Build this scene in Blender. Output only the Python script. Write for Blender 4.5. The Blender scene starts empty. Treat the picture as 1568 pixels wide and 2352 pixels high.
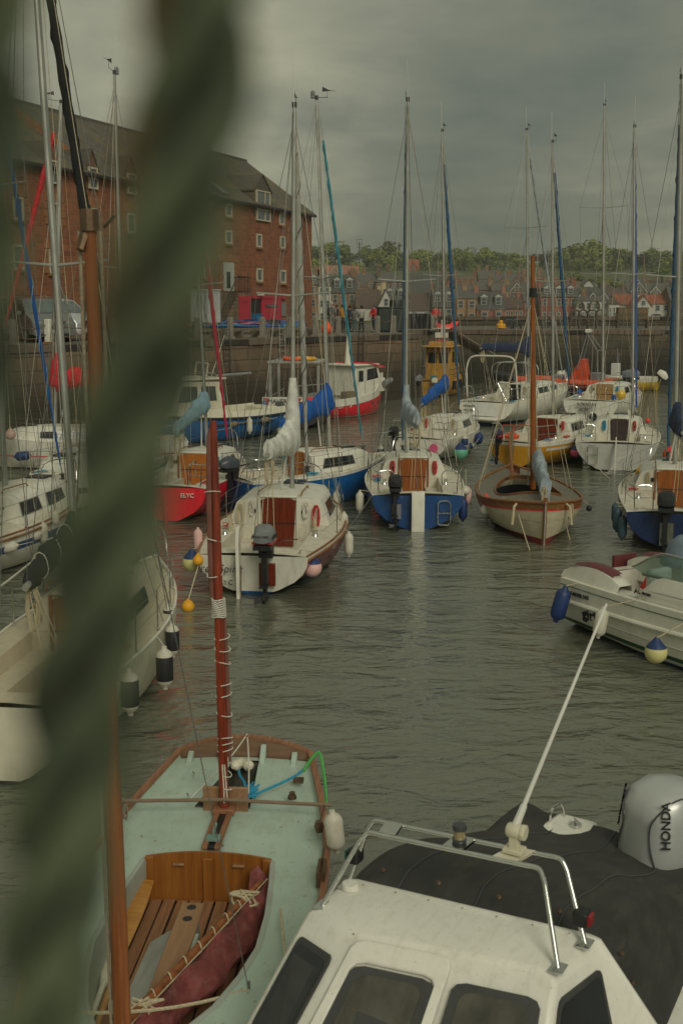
import bpy, bmesh, math, random
from math import sin, cos, pi, sqrt, atan, tan, radians
from mathutils import Vector as V, Matrix
R = random.Random(7)
SC = bpy.context.scene
COL = SC.collection
# ------------------------------------------------------------------ camera model (units of a 1568 x 2352 frame)
FPX, HOR, EYE = 2600.0, 703.0, 5.2
PITCH = atan((1176 - HOR) / FPX)
CP, SP_ = cos(PITCH), sin(PITCH)
CAM = V((0, 0, EYE))
def ray(px, py):
    cx, cy = (px - 784) / FPX, (1176 - py) / FPX
    return V((cx, CP + cy * SP_, -SP_ + cy * CP))
def G(px, py, z=0.0):
    r = ray(px, py); return CAM + r * ((z - EYE) / r.z)
def D(px, py, y):
    r = ray(px, py); return CAM + r * (y / r.y)
# ------------------------------------------------------------------ materials
MATS = {}
def _nodes(name):
    m = bpy.data.materials.new(name); m.use_nodes = True
    nt = m.node_tree; nt.nodes.clear()
    out = nt.nodes.new('ShaderNodeOutputMaterial'); b = nt.nodes.new('ShaderNodeBsdfPrincipled')
    nt.links.new(b.outputs[0], out.inputs[0])
    return m, nt, b
def N(nt, t, **kw):
    n = nt.nodes.new(t)
    for k, v in kw.items():
        if k in n.inputs: n.inputs[k].default_value = v
        else: setattr(n, k, v)
    return n
def rgba(c): return (c[0], c[1], c[2], 1)
def mixc(nt, fac, a, b, mode='MIX'):
    n = nt.nodes.new('ShaderNodeMix'); n.data_type = 'RGBA'; n.blend_type = mode
    for i, v in ((0, fac), (6, a), (7, b)):
        if isinstance(v, bpy.types.NodeSocket): nt.links.new(v, n.inputs[i])
        else: n.inputs[i].default_value = v if i == 0 else rgba(v)
    return n.outputs[2]
def ramp(nt, src, p0, p1, c0=(0, 0, 0), c1=(1, 1, 1)):
    r = nt.nodes.new('ShaderNodeValToRGB'); e = r.color_ramp.elements
    e[0].position, e[1].position = p0, p1; e[0].color, e[1].color = rgba(c0), rgba(c1)
    nt.links.new(src, r.inputs[0]); return r.outputs[0]
def coords(nt, scale=(1, 1, 1), kind='Object'):
    tc = nt.nodes.new('ShaderNodeTexCoord'); mp = nt.nodes.new('ShaderNodeMapping')
    mp.inputs['Scale'].default_value = scale
    nt.links.new(tc.outputs[kind], mp.inputs[0]); return mp.outputs[0]
def noise(nt, vec, scale, detail=4, rough=.6, dist=0.0):
    n = N(nt, 'ShaderNodeTexNoise', Scale=scale, Detail=detail, Roughness=rough, Distortion=dist)
    nt.links.new(vec, n.inputs['Vector']); return n.outputs[0]
def bump(nt, b, h, s, d=.01):
    n = N(nt, 'ShaderNodeBump', Strength=s, Distance=d); nt.links.new(h, n.inputs['Height'])
    nt.links.new(n.outputs[0], b.inputs['Normal'])
def mat(name, c, rough=.5, var=.18, scale=6, metal=0.0, bmp=0.0, dirt=None, dscale=(3, 3, 1), damt=.35, spec=.5, trans=0, alpha=1, coat=0):
    if name in MATS: return MATS[name]
    m, nt, b = _nodes(name)
    vec = coords(nt)
    nz = noise(nt, vec, scale)
    dark = tuple(x * (1 - var) for x in c); lite = tuple(min(1, x * (1 + var)) for x in c)
    col = mixc(nt, ramp(nt, nz, .3, .7), dark, lite)
    if dirt:
        d = noise(nt, coords(nt, dscale), 2.2, 6, .7)
        f = ramp(nt, d, .5, .78, (0, 0, 0), (damt,) * 3)
        col = mixc(nt, f, col, dirt)
    nt.links.new(col, b.inputs['Base Color'])
    rr = N(nt, 'ShaderNodeMapRange'); nt.links.new(nz, rr.inputs[0])
    rr.inputs[1].default_value, rr.inputs[2].default_value = .3, .7
    rr.inputs[3].default_value, rr.inputs[4].default_value = max(.02, rough - .08), min(1, rough + .1)
    nt.links.new(rr.outputs[0], b.inputs['Roughness'])
    b.inputs['Metallic'].default_value = metal
    b.inputs['Specular IOR Level'].default_value = spec
    b.inputs['Transmission Weight'].default_value = trans
    b.inputs['Coat Weight'].default_value = coat
    if bmp: bump(nt, b, noise(nt, vec, scale * 4, 5, .7), bmp)
    MATS[name] = m; return m
def specks(m, c, scale, thr, amt=.7):
    nt = m.node_tree; b = [n for n in nt.nodes if n.type == 'BSDF_PRINCIPLED'][0]; l = b.inputs['Base Color'].links[0]; src = l.from_socket
    a = ramp(nt, noise(nt, coords(nt), scale, 2, .5), thr, thr + .05, (0, 0, 0), (amt,) * 3); nt.links.new(mixc(nt, a, src, c), b.inputs['Base Color'])
    s = ramp(nt, noise(nt, coords(nt, (2, 9, 2)), 1.6, 7, .75), .52, .75, (0, 0, 0), (.28,) * 3); nt.links.new(mixc(nt, s, b.inputs['Base Color'].links[0].from_socket, c), b.inputs['Base Color'])
def wood(name, c, c2, axis=0, rough=.4, sc=1.0, wear=None):
    if name in MATS: return MATS[name]
    m, nt, b = _nodes(name)
    s = [28 * sc] * 3; s[axis] = 1.6 * sc
    g = noise(nt, coords(nt, tuple(s)), 1.0, 6, .65, .6)
    col = mixc(nt, ramp(nt, g, .32, .68), c2, c)
    if wear:
        w = noise(nt, coords(nt, tuple(x * .16 for x in s)), 2.4, 5, .7)
        col = mixc(nt, ramp(nt, w, .55, .7, (0, 0, 0), (.7,) * 3), col, wear)
    nt.links.new(col, b.inputs['Base Color']); b.inputs['Roughness'].default_value = rough
    bump(nt, b, g, .25, .004)
    MATS[name] = m; return m
def blocks(name, cols, mortar, bw, bh, bias=0, msize=.02, sc=1.0, stain=None, rough=.9, bmp=.7, wob=.12, moss=None, plane='xz', freq=2):
    """coursed masonry, slates or planks on the (x, z) or (x, y) of the object's own frame"""
    if name in MATS: return MATS[name]
    m, nt, b = _nodes(name)
    tc = nt.nodes.new('ShaderNodeTexCoord'); sep = nt.nodes.new('ShaderNodeSeparateXYZ'); cmb = nt.nodes.new('ShaderNodeCombineXYZ')
    nt.links.new(tc.outputs['Object'], sep.inputs[0])
    nt.links.new(sep.outputs[0], cmb.inputs[0]); nt.links.new(sep.outputs[2 if plane == 'xz' else 1], cmb.inputs[1])
    wn = N(nt, 'ShaderNodeTexNoise', Scale=.9 / bh * .35, Detail=3); nt.links.new(cmb.outputs[0], wn.inputs['Vector'])
    sub = nt.nodes.new('ShaderNodeVectorMath'); sub.operation = 'MULTIPLY_ADD'
    nt.links.new(wn.outputs['Color'], sub.inputs[0]); sub.inputs[1].default_value = (wob, wob * .7, 0)
    nt.links.new(cmb.outputs[0], sub.inputs[2])
    br = N(nt, 'ShaderNodeTexBrick', Scale=1.0); br.offset = .5; br.offset_frequency = freq
    br.squash = .7; br.squash_frequency = 3
    br.inputs['Brick Width'].default_value, br.inputs['Row Height'].default_value = bw, bh
    br.inputs['Mortar Size'].default_value = msize; br.inputs['Mortar Smooth'].default_value = .5
    br.inputs['Bias'].default_value = bias
    br.inputs['Color1'].default_value, br.inputs['Color2'].default_value, br.inputs['Mortar'].default_value = rgba(cols[0]), rgba(cols[1]), rgba(mortar)
    nt.links.new(sub.outputs[0], br.inputs['Vector'])
    n1 = noise(nt, tc.outputs['Object'], 1.6 / bh * .3, 6, .7)
    col = mixc(nt, ramp(nt, n1, .25, .75, (.62,) * 3, (1.3,) * 3), br.outputs[0], (1, 1, 1), 'MULTIPLY')
    mx = nt.nodes[-1]
    nt.links.new(br.outputs[0], mx.inputs[6]); nt.links.new(ramp(nt, n1, .25, .75, (.55,) * 3, (1.35,) * 3), mx.inputs[7]); mx.inputs[0].default_value = 1
    if len(cols) > 2:
        n2 = noise(nt, tc.outputs['Object'], .5 / bh * .3, 4, .6)
        col = mixc(nt, ramp(nt, n2, .45, .62, (0, 0, 0), (.6,) * 3), col, cols[2])
    if stain:   # (colour, z below which it lies, softness)
        mr = N(nt, 'ShaderNodeMapRange'); 
        add = nt.nodes.new('ShaderNodeMath'); add.operation = 'MULTIPLY_ADD'
        nt.links.new(noise(nt, tc.outputs['Object'], .9, 5, .7), add.inputs[0]); add.inputs[1].default_value = -1.6
        nt.links.new(sep.outputs[2], add.inputs[2]); nt.links.new(add.outputs[0], mr.inputs[0])
        mr.inputs[1].default_value, mr.inputs[2].default_value = stain[1] - .8 - stain[2], stain[1] - .8 + stain[2]
        mr.inputs[3].default_value, mr.inputs[4].default_value = .85, 0
        col = mixc(nt, mr.outputs[0], col, stain[0])
    if moss:
        n3 = noise(nt, tc.outputs['Object'], moss[1], 6, .75)
        col = mixc(nt, ramp(nt, n3, moss[2], moss[2] + .12, (0, 0, 0), (.75,) * 3), col, moss[0])
    nt.links.new(col, b.inputs['Base Color']); b.inputs['Roughness'].default_value = rough
    mul = nt.nodes.new('ShaderNodeMath'); mul.operation = 'MULTIPLY_ADD'
    nt.links.new(n1, mul.inputs[0]); mul.inputs[1].default_value = .5
    inv = nt.nodes.new('ShaderNodeMath'); inv.operation = 'SUBTRACT'; inv.inputs[0].default_value = 1; nt.links.new(br.outputs['Fac'], inv.inputs[1])
    nt.links.new(inv.outputs[0], mul.inputs[2])
    bump(nt, b, mul.outputs[0], bmp, .04)
    MATS[name] = m; return m
# ------------------------------------------------------------------ mesh building
class MB:
    def __init__(s): s.v, s.f, s.m = [], [], []
    def face(s, pts, mi=0):
        i = len(s.v); s.v += [tuple(p) for p in pts]; s.f.append(tuple(range(i, i + len(pts)))); s.m.append(mi); return s
    def grid(s, rows, mi=0, closed=False, capa=False, capb=False, mfun=None):
        """rows: lists of points of equal length; quads between neighbours"""
        i0 = len(s.v); n = len(rows[0])
        for r in rows: s.v += [tuple(p) for p in r]
        for a in range(len(rows) - 1):
            for c in range(n if closed else n - 1):
                d = (c + 1) % n
                s.f.append((i0 + a * n + c, i0 + a * n + d, i0 + (a + 1) * n + d, i0 + (a + 1) * n + c))
                s.m.append(mfun(a, c) if mfun else mi)
        if capa: s.f.append(tuple(i0 + c for c in range(n))[::-1]); s.m.append(mi)
        if capb: s.f.append(tuple(i0 + (len(rows) - 1) * n + c for c in range(n))); s.m.append(mi)
        return s
    def box(s, c, d, mi=0, M=None, taper=1.0):
        c = V(c); x, y, z = d[0] / 2, d[1] / 2, d[2] / 2; t = taper
        P = [V((-x, -y, -z)), V((x, -y, -z)), V((x, y, -z)), V((-x, y, -z)), V((-x * t, -y * t, z)), V((x * t, -y * t, z)), V((x * t, y * t, z)), V((-x * t, y * t, z))]
        i = len(s.v); s.v += [tuple(((M @ p) if M else p) + c) for p in P]
        for q in ((3, 2, 1, 0), (4, 5, 6, 7), (0, 1, 5, 4), (1, 2, 6, 5), (2, 3, 7, 6), (3, 0, 4, 7)):
            s.f.append(tuple(i + k for k in q)); s.m.append(mi)
        return s
    def tube(s, path, r, n=6, mi=0, closed=False, flat=1.0):
        P = [V(p) for p in path]; k = len(P); rows = []; up = None
        for i in range(k):
            a = P[(i - 1) % k] if (closed or i > 0) else P[0]; b = P[(i + 1) % k] if (closed or i < k - 1) else P[-1]
            t = (b - a)
            t = t.normalized() if t.length > 1e-9 else V((0, 0, 1))
            if up is None:
                up = V((0, 0, 1)) if abs(t.z) < .9 else V((1, 0, 0))
            u = (up - t * up.dot(t))
            u = u.normalized() if u.length > 1e-6 else t.orthogonal().normalized()
            w = t.cross(u); up = u
            rr = r[i] if isinstance(r, (list, tuple)) else r
            rows.append([P[i] + u * (rr * cos(2 * pi * j / n)) + w * (rr * flat * sin(2 * pi * j / n)) for j in range(n)])
        if closed: rows.append(rows[0]); return s.grid(rows, mi, True)
        return s.grid(rows, mi, True, True, True)
    def lathe(s, prof, c=(0, 0, 0), n=16, mi=0, axis=V((0, 0, 1)), mfun=None):
        a = V(axis).normalized(); u = a.orthogonal().normalized(); w = a.cross(u); c = V(c)
        rows = [[c + a * z + u * (max(r, 1e-4) * cos(2 * pi * j / n)) + w * (max(r, 1e-4) * sin(2 * pi * j / n)) for j in range(n)] for r, z in prof]
        return s.grid(rows, mi, True, True, True, mfun)
    def ball(s, c, r, n=12, mi=0, sq=1.0):
        return s.lathe([(r * sin(pi * i / 8), -r * sq * cos(pi * i / 8)) for i in range(9)], c, n, mi)
    def prism(s, poly, vec, mi=0):
        vec = V(vec); a = [V(p) for p in poly]; b = [p + vec for p in a]
        s.face(a[::-1], mi); s.face(b, mi)
        for i in range(len(a)):
            j = (i + 1) % len(a); s.face((a[i], a[j], b[j], b[i]), mi)
        return s
    def build(s, name, mats, parent=None, smooth=35, bevel=0, sub=0, at=None, rz=0, weld=True):
        me = bpy.data.meshes.new(name); me.from_pydata(s.v, [], s.f)
        if not isinstance(mats, (list, tuple)): mats = [mats]
        for m in mats: me.materials.append(m)
        me.polygons.foreach_set('material_index', s.m)
        if weld:
            bm = bmesh.new(); bm.from_mesh(me); bmesh.ops.remove_doubles(bm, verts=bm.verts, dist=1e-5)
            bmesh.ops.recalc_face_normals(bm, faces=bm.faces); bm.to_mesh(me); bm.free()
        if smooth:
            me.polygons.foreach_set('use_smooth', [True] * len(me.polygons)); me.set_sharp_from_angle(angle=radians(smooth))
        me.update()
        o = bpy.data.objects.new(name, me); COL.objects.link(o)
        if parent: o.parent = parent
        if at is not None: o.location = at
        if rz: o.rotation_euler.z = rz
        if bevel:
            b = o.modifiers.new('b', 'BEVEL'); b.width = bevel; b.segments = 2; b.limit_method = 'ANGLE'; b.angle_limit = radians(40)
        if sub:
            b = o.modifiers.new('s', 'SUBSURF'); b.levels = sub; b.render_levels = sub
        return o
LABELS = set()
def tag(o, label, cat, group=None, kind=None):
    o['label'] = label; o['category'] = cat
    if group: o['group'] = group
    if kind: o['kind'] = kind
    if label in LABELS and not group: print('DUP LABEL', label)
    LABELS.add(label); return o
def thing(name, label, cat, loc=(0, 0, 0), rz=0, group=None):
    o = bpy.data.objects.new(name, None); COL.objects.link(o); o.location = loc; o.rotation_euler.z = rz
    o.empty_display_size = .2
    return tag(o, label, cat, group)
def struct(o): o['kind'] = 'structure'; return o
def text(s, size, org, right, up, m, name='lettering', parent=None, shear=0, ext=.002, align='CENTER', sx=1.0, space=1.0, thin=0):
    cu = bpy.data.curves.new('t', 'FONT'); cu.body = s; cu.size = size; cu.shear = shear; cu.extrude = ext; cu.align_x = align; cu.resolution_u = 3; cu.space_character = space; cu.offset = -thin * size
    to = bpy.data.objects.new('t', cu); me = bpy.data.meshes.new_from_object(to)
    r = V(right).normalized(); u = V(up); u = (u - r * u.dot(r)).normalized(); nrm = r.cross(u)
    M = Matrix(((r.x * sx, u.x, nrm.x, org[0]), (r.y * sx, u.y, nrm.y, org[1]), (r.z * sx, u.z, nrm.z, org[2]), (0, 0, 0, 1)))
    me.transform(M); me.materials.clear(); me.materials.append(m)
    o = bpy.data.objects.new(name, me); COL.objects.link(o)
    if parent: o.parent = parent
    bpy.data.objects.remove(to); bpy.data.curves.remove(cu); return o
def catmull(pts, n=6):
    P = [V(p) for p in pts]; out = []
    for i in range(len(P) - 1):
        p0, p1, p2, p3 = P[max(i - 1, 0)], P[i], P[i + 1], P[min(i + 2, len(P) - 1)]
        for k in range(n):
            t = k / n
            out.append(.5 * ((2 * p1) + (p2 - p0) * t + (2 * p0 - 5 * p1 + 4 * p2 - p3) * t * t + (3 * p1 - p0 - 3 * p2 + p3) * t ** 3))
    return out + [P[-1]]
def sag(a, b, d, n=8):
    a, b = V(a), V(b)
    return [a.lerp(b, i / n) - V((0, 0, 4 * d * (i / n) * (1 - i / n))) for i in range(n + 1)]
def lerp(a, b, t): return a + (b - a) * t
def smooth01(t): t = max(0, min(1, t)); return t * t * (3 - 2 * t)
# ------------------------------------------------------------------ common materials
WHITE = mat('gelcoat_white', (.71, .69, .59), .38, .06, 3, dirt=(.36, .30, .18), dscale=(2.5, 2.5, .6), damt=.75)
CREAM = mat('gelcoat_cream', (.66, .62, .48), .4, .07, 3, dirt=(.35, .29, .18), dscale=(2, 2, .5), damt=.55)
GREYW = mat('gelcoat_grey_white', (.58, .58, .53), .4, .06, 3, dirt=(.30, .27, .2), dscale=(2, 2, .5), damt=.5)
DECK = mat('deck_nonslip', (.60, .56, .45), .65, .1, 14, dirt=(.30, .25, .16), dscale=(2.2, 2.2, 2.2), damt=.75)
TOPS = {}
def paint(nm, c, dirt=None): return mat('hull_paint_' + nm, c, .25, .1, 2.5, dirt=dirt or tuple(x * .45 + .035 for x in c), dscale=(2.2, 2.2, .45), damt=.75, coat=.25)
RED = paint('red', (.80, .018, .035), (.45,.02,.03)); BLUE = paint('blue', (.008, .06, .20)); NAVY = paint('navy', (.012, .028, .09)); MAROON = paint('maroon', (.16, .012, .022))
YELL = paint('yellow', (.62, .30, .02)); BLUE2 = paint('bright_blue', (.01, .11, .32)); LEMON = paint('lemon', (.72, .46, .02))
ANTI = mat('antifouling_dark', (.025, .028, .03), .7, .3, 5); ANTIB = mat('antifouling_blue', (.01, .07, .2), .6, .3, 5); ANTIR = mat('antifouling_red', (.22, .03, .025), .6, .3, 5); ANTIG = mat('boot_green', (.01, .07, .03), .4, .2, 5)
ALU = mat('aluminium_spar', (.44, .44, .40), .38, .12, 3, metal=.55, dirt=(.2, .2, .17), dscale=(3, 3, .6), damt=.5)
STEEL = mat('stainless_tube', (.62, .62, .58), .16, .08, 9, metal=1.0)
WIRE = mat('rigging_wire', (.22, .22, .2), .4, .2, 9, metal=.6)
ROPE = mat('rope_cream', (.50, .43, .28), .85, .3, 60, bmp=.4); ROPEW = mat('rope_white', (.66, .63, .54), .8, .25, 60, bmp=.4)
ROPEB = mat('rope_blue', (.02, .26, .42), .75, .3, 60, bmp=.4); ROPEG = mat('rope_green', (.08, .38, .08), .7, .3, 60); ROPER = mat('rope_red', (.5, .05, .05), .8, .3, 60)
BLACK = mat('black_plastic', (.012, .012, .013), .45, .3, 8); DGREY = mat('dark_grey', (.05, .053, .055), .4, .2, 8); GREY = mat('mid_grey', (.2, .2, .2), .45, .15, 8)
GLASS = mat('smoked_glass', (.018, .02, .022), .06, .3, 2, spec=.7); PALEGL = mat('window_glass_pale', (.10, .12, .13), .08, .4, 1.2, spec=.8)
TEAK = wood('teak_varnished', (.36, .11, .02), (.17, .045, .008), 2, .35); TEAKX = wood('teak_lengthwise', (.32, .13, .04), (.15, .055, .015), 0, .45, wear=(.30, .22, .14))
MAHOG = wood('mahogany_varnished', (.20, .032, .012), (.085, .012, .005), 2, .22); ORANGEW = wood('orange_ply', (.50, .17, .02), (.30, .08, .008), 2, .4)
CANV = {}
def canvas(nm, c): return mat('canvas_' + nm, c, .85, .22, 5, bmp=.5, dirt=tuple(x * .5 for x in c), dscale=(3, 3, 3))
CBLUE = canvas('blue', (.008, .085, .34)); CPALE = canvas('pale_blue', (.27, .44, .52)); CGREY = canvas('grey_blue', (.30, .35, .38)); CWHITE = canvas('white', (.60, .60, .54)); CNAVY = canvas('navy', (.02, .032, .075)); CBLK = canvas('black', (.018, .019, .019)); CRED = canvas('red', (.55, .02, .03)); CTEAL = canvas('teal', (.04, .22, .27)); CSTEEL = canvas('steel', (.16, .19, .22))
ORANGE = mat('orange_plastic', (.80, .10, .02), .5, .15, 4); AMBER = mat('amber_plastic', (.75, .36, .01), .5, .2, 5, dirt=(.3, .15, .02)); PINK = mat('pink_plastic', (.75, .12, .25), .5, .15, 4); PINKW = mat('faded_pink', (.68, .42, .38), .55, .2, 2); GRNP = mat('seafoam_plastic', (.13, .42, .27), .5, .15, 4); REDP = mat('red_plastic', (.75, .05, .04), .5, .15, 4)
FENW = mat('fender_white', (.58, .55, .45), .5, .15, 3, dirt=(.3, .24, .14), dscale=(4, 4, 2), damt=.6); FENB = mat('fender_blue', (.012, .035, .13), .5, .2, 3); FENK = mat('fender_black', (.015, .015, .018), .5, .2, 3); FENT = mat('fender_slate', (.03, .07, .09), .5, .2, 3); FENY = mat('fender_straw', (.56, .52, .22), .5, .18, 3, dirt=(.4, .2, .05)); 
LETB = mat('lettering_black', (.01, .01, .012), .5, .05, 5); LETW = mat('lettering_white', (.75, .75, .7), .5, .05, 5); LETR = mat('lettering_red', (.5, .02, .02), .5, .05, 5)
# ================================================================== SETTING
cam = bpy.data.cameras.new('camera'); co = bpy.data.objects.new('camera', cam); COL.objects.link(co)
co.location = CAM; co.rotation_euler = (pi / 2 - PITCH, 0, 0)
cam.sensor_fit = 'HORIZONTAL'; cam.sensor_width = 24; cam.lens = 24 * FPX / 1568
cam.clip_start = .02; cam.clip_end = 3000
cam.dof.use_dof = True; cam.dof.focus_distance = 24; cam.dof.aperture_fstop = cam.lens / 1000 / .0098
SC.camera = co
SC.view_settings.view_transform = 'Standard'; SC.view_settings.look = 'None'; SC.view_settings.exposure = 0; SC.view_settings.gamma = 1
# ---- sky
SUN_EL, SUN_AZ = radians(36), radians(160)     # azimuth clockwise from +y
wd = bpy.data.worlds.new('World'); SC.world = wd; wd.use_nodes = True
nt = wd.node_tree; nt.nodes.clear()
wo = nt.nodes.new('ShaderNodeOutputWorld'); bg = nt.nodes.new('ShaderNodeBackground'); nt.links.new(bg.outputs[0], wo.inputs[0])
sky = nt.nodes.new('ShaderNodeTexSky'); sky.sky_type = 'NISHITA'; sky.sun_disc = False; sky.sun_elevation = SUN_EL; sky.sun_rotation = SUN_AZ; sky.dust_density = 3
tc = nt.nodes.new('ShaderNodeTexCoord'); sep = nt.nodes.new('ShaderNodeSeparateXYZ'); nt.links.new(tc.outputs['Generated'], sep.inputs[0])
def mth(op, a, b=0.0, c=None):
    n = nt.nodes.new('ShaderNodeMath'); n.operation = op
    for i, v in enumerate((a, b) if c is None else (a, b, c)):
        if isinstance(v, bpy.types.NodeSocket): nt.links.new(v, n.inputs[i])
        else: n.inputs[i].default_value = v
    return n.outputs[0]
zz = mth('MAXIMUM', sep.outputs[2], 0.0); den = mth('ADD', zz, .22)
cmb = nt.nodes.new('ShaderNodeCombineXYZ'); nt.links.new(mth('DIVIDE', sep.outputs[0], den), cmb.inputs[0]); nt.links.new(mth('DIVIDE', sep.outputs[1], den), cmb.inputs[1])
n1 = noise(nt, cmb.outputs[0], .9, 7, .52, .5)
n2 = noise(nt, cmb.outputs[0], 3.1, 6, .6, .35)
cl = mth('MULTIPLY_ADD', n2, .42, mth('MULTIPLY', n1, .75))
# a lighter patch of thin cloud over the granary, darker bank out to sea on the other side
def blob(d, p):
    dt = nt.nodes.new('ShaderNodeVectorMath'); dt.operation = 'DOT_PRODUCT'; nt.links.new(tc.outputs['Generated'], dt.inputs[0]); dt.inputs[1].default_value = V(d).normalized()
    return mth('POWER', mth('MAXIMUM', dt.outputs['Value'], 0.0), p)
cl = mth('ADD', cl, mth('MULTIPLY', blob((-.10, 1, .16), 90), .22))
cl = mth('ADD', cl, mth('MULTIPLY', blob((.10, 1, .09), 120), -.22))
cl = mth('ADD', cl, mth('MULTIPLY', blob((.26, 1, .03), 200), .12))
r = nt.nodes.new('ShaderNodeValToRGB'); e = r.color_ramp.elements
e[0].position, e[1].position = .34, .86
e[0].color, e[1].color = (.108, .130, .103, 1), (.41, .40, .275, 1)
m_ = e.new(.56); m_.color = (.19, .20, .15, 1)
nt.links.new(cl, r.inputs[0])
# overcast sky: brighter towards the zenith and behind the photographer
up = mth('MULTIPLY_ADD', mth('POWER', zz, 1.6), .8, 1.0)
bk = mth('MULTIPLY_ADD', mth('MAXIMUM', mth('MULTIPLY', sep.outputs[1], -1.0), 0.0), .35, 0.0)
br_ = mth('ADD', up, bk)
hz = nt.nodes.new('ShaderNodeVectorMath'); hz.operation = 'SCALE'; nt.links.new(r.outputs[0], hz.inputs[0]); nt.links.new(br_, hz.inputs['Scale'])
ns = nt.nodes.new('ShaderNodeVectorMath'); ns.operation = 'SCALE'; nt.links.new(sky.outputs[0], ns.inputs[0]); ns.inputs['Scale'].default_value = .06
mx = nt.nodes.new('ShaderNodeMix'); mx.data_type = 'RGBA'; mx.inputs[0].default_value = .93
nt.links.new(ns.outputs[0], mx.inputs[6]); nt.links.new(hz.outputs[0], mx.inputs[7])
nt.links.new(mx.outputs[2], bg.inputs[0]); bg.inputs[1].default_value = 1.0
sl = bpy.data.lights.new('sun', 'SUN'); sl.energy = 1.3; sl.angle = radians(25); sl.color = (1, .95, .8)
so = bpy.data.objects.new('sun', sl); COL.objects.link(so)
sd = V((sin(SUN_AZ) * cos(SUN_EL), cos(SUN_AZ) * cos(SUN_EL), sin(SUN_EL)))
so.rotation_euler = sd.to_track_quat('Z', 'Y').to_euler()
# ---- water
m, nt_, b = _nodes('harbour_water')
vec = coords(nt_, (1, 1, 1)); 
a = noise(nt_, coords(nt_, (.55, 1.0, 1)), 1.5, 3, .55, .6); c = noise(nt_, coords(nt_, (.6, 1.0, 1)), 6.0, 4, .6, .8); d_ = noise(nt_, coords(nt_, (.7, 1, 1)), .28, 3, .5, .3)
def mm(op, x, y, z=None):
    n = nt_.nodes.new('ShaderNodeMath'); n.operation = op
    for i, v in enumerate((x, y) if z is None else (x, y, z)):
        if isinstance(v, bpy.types.NodeSocket): nt_.links.new(v, n.inputs[i])
        else: n.inputs[i].default_value = v
    return n.outputs[0]
calm = ramp(nt_, d_, .3, .7, (.45,) * 3, (1.15,) * 3)
hgt = mm('MULTIPLY', mm('MULTIPLY_ADD', c, .26, mm('MULTIPLY', a, 1.0)), calm)
bump(nt_, b, hgt, 1.0, .16)
nt_.links.new(mixc(nt_, ramp(nt_, d_, .3, .75), (.122, .127, .088), (.150, .154, .110)), b.inputs['Base Color'])
b.inputs['Roughness'].default_value = .05; b.inputs['IOR'].default_value = 1.6; b.inputs['Specular IOR Level'].default_value = .95
w = MB(); w.face([(-600, -50, 0), (600, -50, 0), (600, 700, 0), (-600, 700, 0)])
struct(w.build('water', m, smooth=0))
g = MB(); g.face([(-610, -55, -3), (610, -55, -3), (610, 705, -3), (-610, 705, -3)])
struct(g.build('ground', mat('sea_bed', (.06, .055, .04), .9), smooth=0))
# ---- quay
QZ = 3.62
LA, LB = V((-13.5, 44.8, 0)), V((4.6, 66.0, 0))
ld = (LB - LA).normalized(); LA2 = LA - ld * 40; ln = V((ld.y, -ld.x, 0))      # ln points to the water
stoneM = blocks('quay_masonry', ((.21, .135, .085), (.14, .095, .06), (.17, .14, .085)), (.018, .015, .012), 1.5, .55, 0, .018, stain=((.022, .02, .013), 2.1, .9), wob=.35, moss=((.06, .075, .02), .5, .62))
stoneD = blocks('quay_masonry_dark', ((.125, .095, .062), (.085, .07, .048), (.10, .095, .055)), (.014, .012, .01), 1.3, .5, 0, .016, stain=((.016, .016, .012), 2.2, .9), wob=.3, moss=((.045, .07, .012), .35, .60))
capM = blocks('quay_coping', ((.16, .12, .085), (.12, .09, .065)), (.03, .025, .02), 1.4, 3, 0, .02, plane='xy', wob=.2, moss=((.12, .12, .04), .6, .6))
def walln(name, a, b, h, th, mt, label, z0=-1.0, coping=True):
    d = b - a; L = d.length; ang = math.atan2(d.y, d.x)
    t = thing(name, label, 'wall', (a.x, a.y, 0), ang)
    w = MB(); n = max(2, int(L / 1.5)); rr = random.Random(int(L * 10))
    rows = []
    for iz in range(8):
        z = lerp(z0, h - .3, iz / 7)
        rows.append([(L * i / n, rr.uniform(-.04, .05) - .02 * (z - h) * 1.0 * -1 * 0 - (h - z) * .03, z) for i in range(n + 1)])
    w.grid(rows); w.grid([[(0, .1, z0), (0, .1, h - .3)], [(0, th, z0), (0, th, h - .3)], [(L, th, z0), (L, th, h - .3)], [(L, .1, z0), (L, .1, h - .3)]])
    w.build('masonry', mt, t, smooth=20)
    if coping:
        w = MB(); x = 0
        while x < L:
            l = min(rr.uniform(1.1, 1.9), L - x + .001)
            w.box((x + l / 2, th / 2 - .03 + rr.uniform(-.03, .03), h - .15), (l - .02, th + .1, .3 + rr.uniform(-.02, .03)), 0); x += l
        w.build('coping_edge', capM, t, smooth=0, bevel=.03)
    return t
walln('harbour_wall', LA2, LB, QZ + .02, 1.0, stoneM, 'long red sandstone block quay wall below the granary')
RA, RB = V((3.2, 77, 0)), V((60, 74.5, 0))
walln('harbour_wall', RA, RB, QZ + .02, 1.0, stoneD, 'dark weed stained quay wall behind the orange inflatable boat')
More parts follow.
